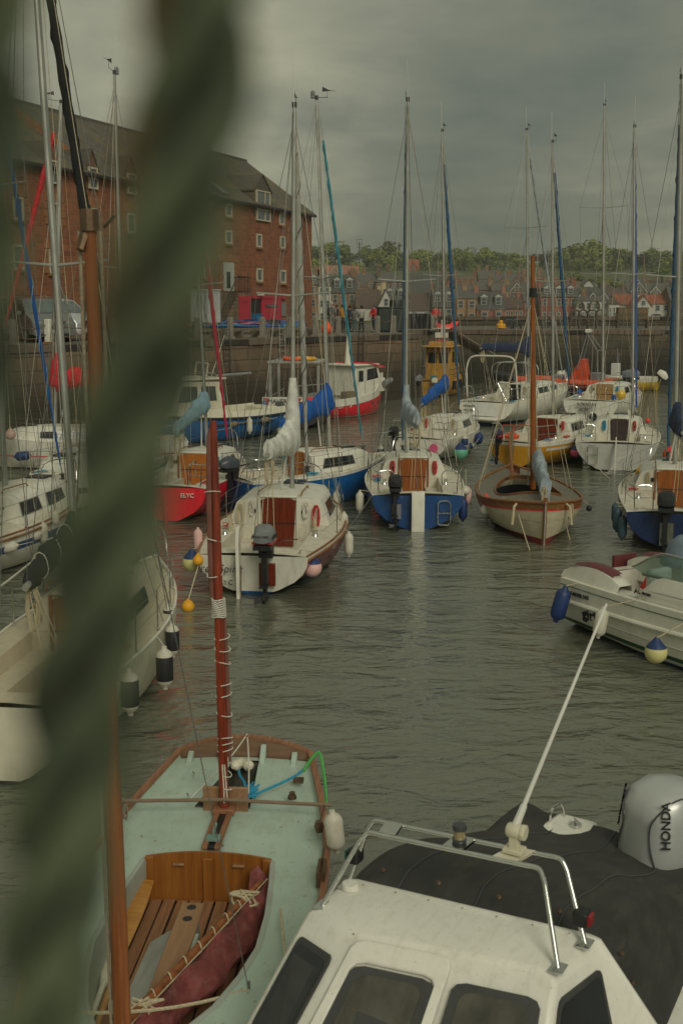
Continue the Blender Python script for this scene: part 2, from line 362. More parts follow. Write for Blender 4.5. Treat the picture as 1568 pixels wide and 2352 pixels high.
# wall that closes the recess where the gangway hangs
walln('harbour_wall', LB + V((0, .1, 0)), V((3.3, 76.9, 0)), QZ, .8, stoneD, 'short return wall beside the wooden gangway')
qm = mat('quay_paving', (.14, .12, .09), .9, .3, .7, bmp=.5, dirt=(.06, .055, .04), dscale=(.3, .3, .3))
w = MB(); 
w.prism([LA2 + V((0, 0, -1)) - ln * .9, LB + V((-.6, .5, -1)), V((3.4, 77.8, -1)), V((60, 75.5, -1)), V((60, 98, -1)), V((-80, 110, -1)), V((-80, 0, -1))], (0, 0, QZ + 1))
struct(w.build('quay', qm, smooth=0))
rub = blocks('rubble_wall', ((.11, .08, .055), (.07, .055, .042), (.09, .08, .05)), (.022, .018, .014), .5, .24, 0, .02, wob=.3)
t = walln('parapet_wall', V((5.5, 93.5, 0)), V((52, 92, 0)), QZ + .78, .5, rub, 'low rubble parapet wall along the far quay', QZ - .05)
# ---- far shore terrain and town hill
HILL = [(228, -2.0), (238, 1.6), (262, 2.2), (300, 6.4), (360, 10.8), (420, 16.5), (480, 22), (560, 25), (690, 18)]
def hillz(y):
    for (a, za), (b2, zb) in zip(HILL, HILL[1:]):
        if y <= b2: return lerp(za, zb, (y - a) / (b2 - a))
    return HILL[-1][1]
w = MB(); xs = [-350 + 25 * i for i in range(33)]
w.grid([[(x, y, z + (R.uniform(-.4, .4) if 300 < y < 700 else 0)) for x in xs] for y, z in HILL])
struct(w.build('terrain', mat('hill_grass', (.075, .09, .03), .95, .35, .06, dirt=(.1, .075, .05), dscale=(.05, .05, .05), damt=.8)))
# ---- trees on the hill
def leafmat(nm, c): 
    m = mat('foliage_' + nm, c, .8, .45, .35)
    return m
LEAF = [leafmat('fresh', (.22, .25, .045)), leafmat('mid', (.15, .185, .042)), leafmat('deep', (.09, .12, .04)), leafmat('copper', (.06, .028, .03)), leafmat('bare', (.10, .085, .045))]
BARK = mat('bark', (.06, .045, .03), .9)
def crown(mb, c, rx, rz, n, rr, mi=0, leaf=.7):
    cs = []
    for _ in range(max(5, int(n / 60))):
        th, ph = rr.uniform(0, 2 * pi), math.acos(rr.uniform(-.6, 1)); q = rr.uniform(.45, .95)
        cs.append((c + V((rx * q * sin(ph) * cos(th), rx * q * sin(ph) * sin(th), rz * q * cos(ph))), rr.uniform(.25, .42) * rx))
    for k in range(n):
        cc, cr = cs[k % len(cs)]
        d = V((rr.gauss(0, 1), rr.gauss(0, 1), rr.gauss(0, 1))).normalized()
        p = cc + d * cr * rr.uniform(.75, 1.08)
        nrm = (d + V((rr.uniform(-.6, .6), rr.uniform(-.6, .6), rr.uniform(-.3, .8)))).normalized(); u = nrm.orthogonal().normalized(); v = nrm.cross(u)
        s = leaf * rr.uniform(.5, 1.1); a = rr.uniform(0, pi); u, v = u * cos(a) + v * sin(a), v * cos(a) - u * sin(a)
        mb.face([p - u * s, p - v * s * .6, p + u * s, p + v * s * .6], mi)
TREEM = []
def treemesh(seed, ci, n=1300, leaf=.45):
    rr = random.Random(seed); mb = MB(); crown(mb, V((0, 0, 5.8)), 3.6, 3.4, n, rr, 0, leaf)
    o = mb.build('crown', LEAF[ci], smooth=0, weld=False); tm = MB()
    tm.tube([(0, 0, -1), (.1, 0, 2), (0, .1, 5)], [.42, .3, .18], 6)
    for k in range(4):
        a = k * 1.6 + rr.uniform(0, 1); tm.tube([(0, 0, 2 + k * .6), (1.1 * cos(a), 1.1 * sin(a), 4 + k * .6), (2 * cos(a), 2 * sin(a), 5.5 + k * .5)], [.18, .11, .05], 5)
    t = tm.build('trunk', BARK)
    d = (o.data, t.data); bpy.data.objects.remove(o); bpy.data.objects.remove(t); return d
TREEM = [treemesh(11, 0), treemesh(12, 1), treemesh(13, 2), treemesh(14, 3), treemesh(15, 4, 420, .4), treemesh(16, 1), treemesh(17, 0)]
def tree(px, py_base, Y, hpx, wpx, kind, label):
    h = hpx / FPX * Y; p = D(px, py_base, Y); s = h / 9.2
    t = thing('broadleaf_tree', label, 'tree', p, R.uniform(0, 6)); wx = (wpx / FPX * Y) / 7.4
    t.scale = (wx, wx, s)
    for nm, d in zip(('crown', 'trunk'), TREEM[kind]):
        o = bpy.data.objects.new(nm, d); COL.objects.link(o); o.parent = t
TR = [(722, 620, 58, 60, 2, 'dark green tree at the granary corner on the skyline'), (770, 622, 66, 74, 1, 'round dark tree behind the pink roofed villa'), (800, 625, 48, 40, 2, 'small dark tree beside the thin radio mast'),
      (842, 622, 56, 46, 1, 'broad green tree just past the radio mast'), (858, 632, 52, 60, 0, 'bright green tree in front of the bare brown ones'), (908, 622, 66, 90, 4, 'brown half bare tall tree topping the skyline wood'), (885, 628, 64, 66, 0, 'fresh green tree under the brown half bare trees'),
      (975, 632, 58, 70, 6, 'light green tree beside the red gabled house on the hill'), (1060, 630, 58, 80, 5, 'wide green tree on the ridge above the big slate roof'), (1110, 626, 52, 60, 0, 'yellow green tree on the ridge above the gabled terraces'), (1145, 612, 34, 36, 2, 'small grey green tree standing out of the dip in the skyline'),
      (1180, 630, 48, 66, 6, 'pale green tree below the small grey green one'), (1245, 616, 34, 60, 3, 'copper purple tree on the ridge by the yachts'), (1300, 630, 58, 90, 5, 'large green tree climbing the highest part of the ridge'), (1350, 620, 62, 100, 0, 'tallest light green tree crowning the ridge'), (1388, 602, 30, 34, 2, 'dark pine like tree at the crest of the ridge'), (1420, 622, 48, 80, 6, 'bright green tree just under the dark crest tree'),
      (1470, 626, 46, 66, 3, 'copper beech at the end of the ridge wood'), (1495, 622, 52, 60, 1, 'green tree beside the copper beech'), (1535, 630, 52, 76, 5, 'broad dark green tree at the far end of the ridge')]
for px, py, hp, wp, k, lb in TR: tree(px, py, 470, hp, wp, k, lb)
for px, py, Y, hp, wp, k, lb in [(908, 684, 330, 36, 54, 5, 'green tree between the cream house and the stone villa'), (1312, 664, 350, 38, 60, 1, 'rounded dark green tree standing among the town houses'), (1375, 664, 350, 28, 52, 0, 'yellow green tree beside the red roof villa'), (1410, 668, 340, 24, 50, 6, 'bright low tree beside the grey terrace'), (1520, 646, 380, 34, 60, 1, 'green tree behind the slate roofs at the far end'), (820, 640, 400, 20, 40, 6, 'small green tree between the pink roofs')]:
    tree(px, py, Y, hp, wp, k, lb)
wm = MB(); rr = random.Random(5)
for k in range(300):
    px = rr.uniform(690, 1640); Y = rr.uniform(440, 540)
    zt = 603 + 7 * sin(px * .017) + 6 * sin(px * .031 + 1) - (10 if 1260 < px < 1440 else 0)
    p = D(px, zt + rr.uniform(-4, 34), Y); rx = rr.uniform(3.5, 6.5)
    crown(wm, p + V((0, 0, -1)), rx, rx * .8, 380, rr, rr.choice([0, 0, 1, 1, 1, 2, 2, 4]), .62)
o = wm.build('woods', LEAF, smooth=0, weld=False); tag(o, 'unbroken green wood covering the ridge above the town', 'wood', kind='stuff')
# ---- damp air over the harbour
m, nh, b = _nodes('damp_air'); nh.nodes.remove(b); vs = N(nh, 'ShaderNodeVolumePrincipled'); vs.inputs['Density'].default_value = .0005; vs.inputs['Color'].default_value = (.92, .93, .86, 1); vs.inputs['Anisotropy'].default_value = .2
nh.links.new(vs.outputs[0], [n for n in nh.nodes if n.type == 'OUTPUT_MATERIAL'][0].inputs['Volume'])
w = MB(); w.box((0, 320, 23), (1260, 780, 54)); hz_ = w.build('haze', m, smooth=0); tag(hz_, 'thin damp haze over the whole harbour and town', 'haze', kind='stuff')
# ================================================================== BOATS
class Hull:
    def __init__(s, L, B, sw, fs, fm, fb, tm=.42, p=2.2, kd=.4, tb=-.02, rs=.12, rb=.6, p1=2.3, p2=1.25, camber=.07, double=False):
        s.L, s.B, s.sw, s.fs, s.fm, s.fb, s.tm, s.p, s.kd, s.tb, s.rs, s.rb, s.p1, s.p2, s.camber = L, B, sw, fs, fm, fb, tm, p, kd, tb, rs, rb, p1, p2, camber
    def b(s, t):
        h = s.B / 2
        if t <= s.tm: return lerp(s.sw / 2, h, sin(pi / 2 * t / s.tm))
        return max(.012, h * (1 - ((t - s.tm) / (1 - s.tm)) ** s.p))
    def sh(s, t):
        # parabola through (0, fs), (.45, fm), (1, fb)
        a, b, c = s.fs, s.fm, s.fb; x1 = .45
        k2 = ((c - a) - (b - a) / x1) / (1 - x1); k1 = (b - a) / x1 - k2 * x1
        return a + k1 * t + k2 * t * t
    def k(s, t):
        if t < .45: return lerp(s.tb, -s.kd, smooth01(t / .45))
        return -s.kd + (s.kd - .12) * ((t - .45) / .55) ** 2
    def x(s, t, z):
        return s.L * t - s.rb * (1 - max(z, 0) / s.fb) * t ** 5 - s.rs * (max(z, 0) / s.fs) * (1 - t) ** 8
    def y(s, t, z):
        k, h = s.k(t), s.sh(t)
        if z <= k: return 0
        v = min(1, ((z - k) / (h - k)) ** (1 / s.p2)); return s.b(t) * (1 - (1 - v) ** s.p1)
    def pt(s, t, z, side=1): return V((s.x(t, z), side * s.y(t, z), z))
    def deck(s, t, yf, dz=0):
        """point on deck, yf = -1..1 across"""
        h = s.sh(t); return V((s.x(t, h), yf * s.b(t), h + s.camber * (1 - yf * yf) * min(1, s.b(t) / (s.B / 2)) + dz))
    def t_of(s, x): return max(0, min(1, x / s.L))
def hull_mesh(h, mats, bands, n=22, nz=4, transom=None, lap=0):
    """bands: [(z_top or ('s', offset below sheer), material index)] from the keel up; the last runs to the sheer"""
    ts = [i / n for i in range(n + 1)]; ts = [t ** .9 if t < 1 else 1 for t in ts]
    def levels(t):
        k, sh = h.k(t), h.sh(t); z0 = k; out = [k]; mi = []
        for zt, m_ in bands:
            z1 = sh if zt is None else (sh - zt[1] * (1 if h.fm else 1) if isinstance(zt, tuple) else zt)
            z1 = min(max(z1, z0 + 1e-4), sh); nn = nz if (zt is None or z1 - z0 > .16 or zt == bands[0][0]) else 1
            nn = nz
            for i in range(nn): out.append(lerp(z0, z1, (i + 1) / nn)); mi.append(m_)
            z0 = z1
        return out, mi
    mb = MB(); port, star = [], []
    for t in ts:
        zs, mi = levels(t)
        port.append([h.pt(t, z, 1) for z in zs]); star.append([h.pt(t, z, -1) for z in zs])
    if lap:  # clinker strakes: each run of quads overlaps the next
        for rows, s in ((port, 1), (star, -1)):
            for j in range(len(rows[0]) - 1):
                o = lap
                mb.grid([[r[j] + V((0, s * o, 0)), r[j + 1] + V((0, s * 0, -.004)), r[j + 1]] for r in rows], mfun=lambda a, c, j=j: mi[j])
    else:
        mb.grid(port, mfun=lambda a, c: mi[c]); mb.grid(star, mfun=lambda a, c: mi[c])
    for j in range(len(port[0]) - 1):
        mb.face((star[0][j], port[0][j], port[0][j + 1], star[0][j + 1]), transom[j // nz] if transom else mi[j])
    return mb
def add_deck(mb, h, ts, cock=None, cw=.5, zf=.2, zs=.45, seatw=.32, mi=0, mfl=0, ncols=5):
    """deck with an open cockpit from cock[0] to cock[1] (fractions of L); floor zf, seats at zs"""
    for a, b in zip(ts, ts[1:]):
        inside = cock and a >= cock[0] - 1e-6 and b <= cock[1] + 1e-6
        for s in ((-1, 1),) if not inside else ((-1, None), (None, 1)):
            row = []
            for t in (a, b):
                f = min(.9, cw / h.b(t)); lo = -1 if s[0] == -1 else f; hi = 1 if s[1] == 1 else -f
                row.append([h.deck(t, lerp(lo, hi, i / ncols)) for i in range(ncols + 1)])
            mb.grid(row, mi)
    if cock:
        x0, x1 = h.L * cock[0], h.L * cock[1]; tm = [cock[0], (cock[0] + cock[1]) / 2, cock[1]]
        top = lambda t, s: h.deck(t, s * min(.9, cw / h.b(t)))
        for s in (-1, 1):
            iy = s * (cw - seatw)
            prof = []
            for t in tm:
                p = top(t, s); q = V((p.x, s * cw * .98, zs)); prof.append([p, q, V((p.x, iy, zs)), V((p.x, iy * .97, zf)), V((p.x, 0, zf))])
            mb.grid(prof, mi)
        for t in (cock[0], cock[1]):
            p, q = top(t, -1), top(t, 1)
            mb.face((p, q, V((p.x, cw * .98, zs)), V((p.x, cw - seatw, zs)), V((p.x, cw - seatw, zf)), V((p.x, -cw + seatw, zf)), V((p.x, -cw + seatw, zs)), V((p.x, -cw * .98, zs))), mi)
    return mb
def cabin_mesh(h, secs, mi=0, camber=.06, tumble=.82):
    """secs: [(x, half width, height above deck)]; returns MB and side function for windows"""
    mb = MB(); rows = []
    for x, w, hh in secs:
        t = h.t_of(x); zd = h.deck(t, min(.95, w / h.b(t))).z - .01; zt = zd + hh
        wt = w * lerp(1, tumble, min(1, hh / .4)); r = min(.05, hh * .4)
        rows.append([V((x, -w, zd)), V((x, -wt - .004, zt - r)), V((x, -wt + r, zt)), V((x, -wt * .5, zt + camber * .75)), V((x, 0, zt + camber)), V((x, wt * .5, zt + camber * .75)), V((x, wt - r, zt)), V((x, wt + .004, zt - r)), V((x, w, zd))])
    mb.grid(rows, mi, False); mb.face(rows[0][::-1], mi); mb.face(rows[-1], mi)
    def side(x, f, s, off=.006):
        for (a, b) in zip(rows, rows[1:]):
            if a[0].x <= x <= b[0].x + 1e-6:
                k = (x - a[0].x) / (b[0].x - a[0].x); i0, i1 = (0, 1) if s < 0 else (8, 7)
                lo, hi = a[i0].lerp(b[i0], k), a[i1].lerp(b[i1], k); p = lo.lerp(hi, f); p.y += s * off; return p
        return V((x, 0, 0))
    return mb, side, rows
def panel(mb, pts, mi=0, th=None):
    mb.face(pts, mi); return mb
def window_part(side, x0, x1, s, parent, f0=.25, f1=.85, rake=.0, m=None, name='window', rim=None):
    n = 5
    def ring(off, grow):
        a = [side(lerp(x0 - grow, x1 + grow, i / n), f0 - grow, s, off) for i in range(n + 1)]
        b = [side(lerp(x0 - grow + rake, x1 + grow - rake * .3, i / n), f1 + grow, s, off) for i in range(n + 1)]
        return a, b
    mb = MB(); a, b = ring(.010, 0); mb.grid([a, b], 0)
    a, b = ring(.005, .03); mb.grid([a, b], 1)
    return mb.build(name, [m or GLASS, rim or ALU], parent, smooth=0)
def outboard(parent, loc, s=1.0, cowl=None, leg=None, yaw=0, word=None, wm=None, tilt=0, name='outboard_motor', z0=None, tiller=True, band=None):
    """clamped on at loc (top of the transom), cowling aft and above; points along local -x"""
    o = thing('tmp', 'x', 'x') if False else bpy.data.objects.new(name, None)
    cowl = cowl or DGREY; leg = leg or BLACK
    mb = MB(); sec = [(-.30, .02, .10), (-.29, .10, .11), (-.20, .135, .0), (-.05, .15, -.02), (.10, .14, .0), (.17, .11, .02), (.185, .03, .03)]
    rows = []
    for x, w, dz in sec:
        top = .30 - abs(x + .04) * .35 - max(0, dz) * .3
        rows.append([V((x, w * cx, lerp(.02 + max(0, dz) * .4, top, cz))) for cx, cz in ((-.8, 0), (-1, .12), (-1, .55), (-.86, .85), (-.5, 1), (.5, 1), (.86, .85), (1, .55), (1, .12), (.8, 0))])
    mb.grid(rows, 0, True, True, True)
    mb.box((-.06, 0, -.012), (.42, .25, .07), 1)
    M = Matrix.Translation(loc) @ Matrix.Rotation(yaw, 4, 'Z') @ Matrix.Rotation(tilt, 4, 'Y') @ Matrix.Scale(s, 4)
    def fin(mb, nm, ms, par): 
        mb.v = [tuple(M @ V(p)) for p in mb.v]; return mb.build(nm, ms, par, bevel=0, smooth=40)
    bpy.data.objects.remove(o)
    root = fin(mb, name, [cowl, leg], parent)
    mb = MB(); mb.lathe([(.05, -.16), (.065, -.02)], (-.04, 0, 0), 10); mb.box((-.05, 0, -.36), (.13, .075, .5), 0, taper=1.15); mb.box((-.05, 0, -.66), (.10, .05, .22), 0)
    mb.box((-.10, 0, -.60), (.24, .12, .02)); mb.lathe([(.005, -.2), (.04, -.12), (.045, .1), (.02, .14)], (-.06, 0, -.78), 10, axis=V((1, 0, 0)))
    mb.box((.06, 0, -.12), (.14, .2, .18)); mb.box((-.05, 0, -.88), (.12, .012, .14))
    fin(mb, 'motor_leg', leg, root)
    mb = MB()
    for k in range(3):
        a = k * 2.1; u = V((0, cos(a), sin(a))); w = V((.35, -sin(a) * .9, cos(a) * .9)); c0 = V((-.25, 0, -.78))
        mb.face([c0 + u * .02 - w * .02, c0 + u * .12 - w * .05, c0 + u * .13 + w * .05, c0 + u * .02 + w * .03])
    fin(mb, 'propeller', leg, root)
    if tiller:
        mb = MB(); mb.tube([(.1, .05, .02), (.3, .07, .05), (.52, .08, .07)], [.02, .018, .022], 8); fin(mb, 'tiller_handle', BLACK, root)
    if word:
        for sgn in (-1, 1):
            p = M @ V((-.06, sgn * .152, .10)); text(word, .085 * s, p, (M.to_3x3() @ V((-sgn, 0, 0))) * -1, M.to_3x3() @ V((0, 0, 1)), wm or LETW, 'lettering', root)
        p = M @ V((-.302, 0, .14)); text(word, .05 * s, p, M.to_3x3() @ V((0, -1, 0)), M.to_3x3() @ V((.15, 0, 1)), wm or LETW, 'lettering', root)
    if band:
        mb = MB(); mb.box((-.06, 0, .045), (.36, .304, .022)); fin(mb, 'stripe', band, root)
    return root
def coil(parent, p, m, s=.22, n=7, name='rope_coil', normal=V((0, 1, 0)), rr=None):
    rr = rr or R; nrm = V(normal).normalized(); u = V((0, 0, 1)); w = u.cross(nrm).normalized(); pts = []
    for i in range(n * 10):
        a = 2 * pi * i / 10; k = rr.uniform(.85, 1.1)
        pts.append(V(p) + w * (s * .24 * k * cos(a) + .02 * sin(i * .37)) + u * (s * k * sin(a) - s * .8) + nrm * (rr.uniform(-.03, .03)))
    mb = MB(); mb.tube(pts, .009, 5); mb.tube([V(p) + u * .02 + w * .05, V(p) - w * .05 - u * .04, V(p) + nrm * .05 - u * .02], .012, 5)
    return mb.build(name, m, parent)
def sail_cover(parent, a, b, m, r0=.16, r1=.11, name='sail_cover', rr=None, end=True, droop=.1, boomr=.045):
    end = end and m is CBLK
    """bundled sail under canvas along a boom from a (mast) to b (outer end)"""
    rr = rr or R; a, b = V(a), V(b); d = (b - a); L = d.length; d.normalize(); side = d.cross(V((0, 0, 1))).normalized(); up = V((0, 0, 1)); rows = []; n = 34
    ph = rr.uniform(0, 6)
    for i in range(n + 1):
        t = i / n; r = lerp(r0, r1, t ** .8) * (1 + .13 * sin(9 * t + ph) + .08 * sin(27 * t + ph) + .05 * sin(61 * t)); hgt = r * (1.45 + .9 * max(0, .25 - t) * 4 * .6)
        c = a + d * (L * t) ; row = []
        for j in range(14):
            an = 2 * pi * j / 14; x = cos(an); z = sin(an)
            w = r * .72 * (1 + .15 * sin(4 * an + t * 30 + ph)); hh = hgt * (z if z > 0 else z * .62) * (1 + .10 * sin(3 * an + 17 * t) + .05 * sin(5 * an - 43 * t))
            row.append(c + side * (w * x) + up * (hh + r * .25 - (.0 if z > -.5 else droop * .3 * abs(sin(t * 9 + ph)))))
        rows.append(row)
    mb = MB(); mb.grid(rows, 0, True, True, True)
    # the hood round the mast
    o = mb.build(name, m, parent, smooth=70)
    mb = MB(); mb.tube([a - d * .05, b + d * .12], boomr, 8); mb.build('boom', ALU, parent)
    if end:
        mb = MB()
        for k in range(3):
            t = .2 + .28 * k; c = a + d * (L * t); r = lerp(r0, r1, t) * 1.06
            mb.tube([c + side * (r * .78 * cos(q)) + up * (r * 1.5 * sin(q) * (1 if sin(q) > 0 else .62) + r * .25) for q in [2 * pi * z / 12 for z in range(12)]], .008, 4, 0, True)
        mb.build('lacing', ROPEW, parent)
    return o
def mast_rig(parent, foot, top, h, spec):
    """mast from foot to top (local), spreaders, shrouds, stays, masthead gear"""
    r = spec.get('mr', .06); foot, top = V(foot), V(top); mm_ = spec.get('mmat', ALU); ax = top - foot
    mb = MB(); mb.tube([foot, foot.lerp(top, .6), top], [r, r * .95, r * .7], 10, flat=.75); mb.build('mast', mm_, parent)
    x = foot.x; t0 = h.t_of(x); bm_ = h.b(t0)
    for k, f in enumerate(spec.get('spread', (.5,))):
        c = foot.lerp(top, f); sl = spec.get('sl', .75)
        for s in (-1, 1):
            mb = MB(); mb.tube([c, c + V((-.12, s * sl, .06))], [.022, .014], 6); mb.build('spreader', ALU, parent)
    f = spec.get('spread', (.5,))[-1]; c = foot.lerp(top, f); sl = spec.get('sl', .75); hound = foot.lerp(top, spec.get('hound', .97))
    for s in (-1, 1):
        ch = h.deck(t0, s * .93)
        mb = MB(); mb.tube([hound, c + V((-.12, s * sl, .06)), ch], .006, 4); mb.build('shroud', WIRE, parent)
        for dx in (-.35, .35):
            mb = MB(); mb.tube([c - ax.normalized() * .1, h.deck(h.t_of(x + dx), s * .93)], .006, 4); mb.build('shroud', WIRE, parent)
    if spec.get('bstay', True):
        mb = MB(); mb.tube([top, h.deck(0.01, 0, .02)], .006, 4); mb.build('backstay', WIRE, parent)
    bow = h.deck(.985, 0, .05)
    fs = V(spec['furl_to']) if 'furl_to' in spec else bow
    ft = foot.lerp(top, spec.get('furl_top', .96)) + V((.08, 0, 0))
    mb = MB(); mb.tube([ft, fs], .006, 4); mb.build('forestay', WIRE, parent)
    if spec.get('furl'):
        a, b = ft.lerp(fs, .07), ft.lerp(fs, .955); n = 60; mb = MB(); rf = spec.get('furl_r', .06)
        pts, rad = [], []
        for i in range(n + 1):
            t = i / n; pts.append(a.lerp(b, t)); rad.append(rf * (.55 + .45 * sin(pi * min(1, t * 1.15 + .03)) ** .5) * (1 + .10 * sin(t * 95)) if t < .97 else rf * .4)
        mb.tube(pts, rad, 8); mb.build('furled_sail', spec['furl'], parent, smooth=60)
        mb = MB(); hl = []
        dd = (b - a).normalized(); u = dd.orthogonal().normalized(); w = dd.cross(u)
        for i in range(121):
            t = i / 120; q = t * 2 * pi * 9; rr_ = rad[min(n, int(t * n))] + .006; hl.append(a.lerp(b, t) + u * rr_ * cos(q) + w * rr_ * sin(q))
        mb.tube(hl, .010, 4); mb.build('spiral_edge', spec.get('furl2', spec['furl']), parent)
        mb = MB(); mb.lathe([(.05, 0), (.09, .01), (.04, .03), (.04, .1), (.09, .12), (.05, .14)], fs.lerp(ft, .012), 12); mb.build('furling_drum', DGREY, parent)
    for k in range(spec.get('hal', 3)):
        off = V((.1 + .03 * k, (-1) ** k * (.07 + .03 * k), 0)); mb = MB(); mb.tube([top.lerp(foot, .01) + off * .4, foot.lerp(top, .12) + off, foot + off * .8 + V((0, 0, .1))], .005, 4); mb.build('halyard', [ROPEW, ROPE, WIRE][k % 3], parent)
    for s in (-1, 1): mb = MB(); mb.tube([top.lerp(foot, .03), h.deck(h.t_of(x + s * .9), s * .9, .3)], .0055, 4); mb.build('halyard', ROPEW if s > 0 else ROPE, parent)
    # masthead gear
    mb = MB(); mb.tube([top, top + V((0, 0, .10))], r * .8, 8); mb.tube([top + V((.0, 0, .05)), top + V((.38, .03, .10))], .008, 4); mb.tube([top + V((.36, .03, .1)), top + V((.36, .03, .30))], .006, 4)
    mb.face([top + V((.5, .03, .27)), top + V((.36, .03, .30)), top + V((.20, .03, .35)), top + V((.20, .03, .22)), top + V((.36, .03, .25))])
    mb.tube([top + V((.25, .03, .28)), top + V((.62, .03, .28))], .006, 4)
    mb.build('wind_vane', DGREY, parent)
    if spec.get('aerial', True):
        mb = MB(); mb.tube([top + V((-.06, 0, 0)), top + V((-.08, .02, 1.0))], .005, 4); mb.build('aerial', WHITE, parent)
    if spec.get('lamp'):
        mb = MB(); mb.lathe([(.05, 0), (.06, .02), (.05, .05), (.055, .06), (.055, .16), (.03, .19)], top + V((-.12, 0, .02)), 10); mb.build('masthead_lamp', GREY, parent)
def rails(parent, h, t0=.0, t1=.93, hh=.55, push=True, pull=True, nst=3, two=True, pw=.16):
    e = lambda t, s, z=0: h.deck(t, s * .94, z)
    if push:
        for s in (-1, 1):
            mb = MB(); t_a = .015; t_b = pw
            pts = [e(t_a, s * .55), e(t_a, s * .55, hh), e(t_a, s * .96, hh), e(t_b, s, hh), e(t_b, s)]
            pts = [pts[0]] + catmull([pts[0].lerp(pts[1], .8), pts[1].lerp(pts[2], .25), pts[2], pts[3].lerp(pts[2], .1), pts[3].lerp(pts[4], .25)], 4) + [pts[4]]
            mb.tube(pts, .013, 6); mb.tube([e(t_a, s * .9), e(t_a, s * .93, hh)], .012, 6); mb.tube([e(t_a, s * .55, hh * .5), e(t_a, s * .95, hh * .5), e(t_b, s, hh * .5)], .01, 5); mb.build('pushpit', STEEL, parent)
    if pull:
        mb = MB(); pts = [e(t1 - .06, -1), e(t1 - .03, -1, hh), h.deck(.99, -.6, hh + .03), h.deck(1, 0, hh + .06) + V((.12, 0, 0)), h.deck(.99, .6, hh + .03), e(t1 - .03, 1, hh), e(t1 - .06, 1)]
        mb.tube(catmull(pts, 5), .013, 6)
        for s in (-1, 1): mb.tube([h.deck(.985, s * .5), h.deck(.985, s * .6, hh)], .012, 6)
        mb.build('pulpit', STEEL, parent)
    ss = []
    for s in (-1, 1):
        tops = [e(pw, s, hh)]
        for k in range(nst):
            t = lerp(pw, t1 - .04, (k + 1) / (nst + 1)); mb = MB(); mb.tube([e(t, s), e(t, s * 1.0, hh)], .011, 6); mb.tube([e(t, s), e(t, s, .04)], .022, 6); mb.build('stanchion', STEEL, parent); tops.append(e(t, s, hh))
        tops.append(e(t1 - .03, s, hh))
        for f in ((1, .5) if two else (1,)):
            mb = MB(); mb.tube([p - V((0, 0, hh * (1 - f))) for p in tops], .005, 4); mb.build('guard_wire', WIRE, parent)
def local(root, p):
    """world -> local of a thing that only has a location and a rotation about z"""
    return Matrix.Rotation(-root.rotation_euler.z, 3, 'Z') @ (V(p) - root.location)
def world(root, p): return Matrix.Rotation(root.rotation_euler.z, 3, 'Z') @ V(p) + root.location
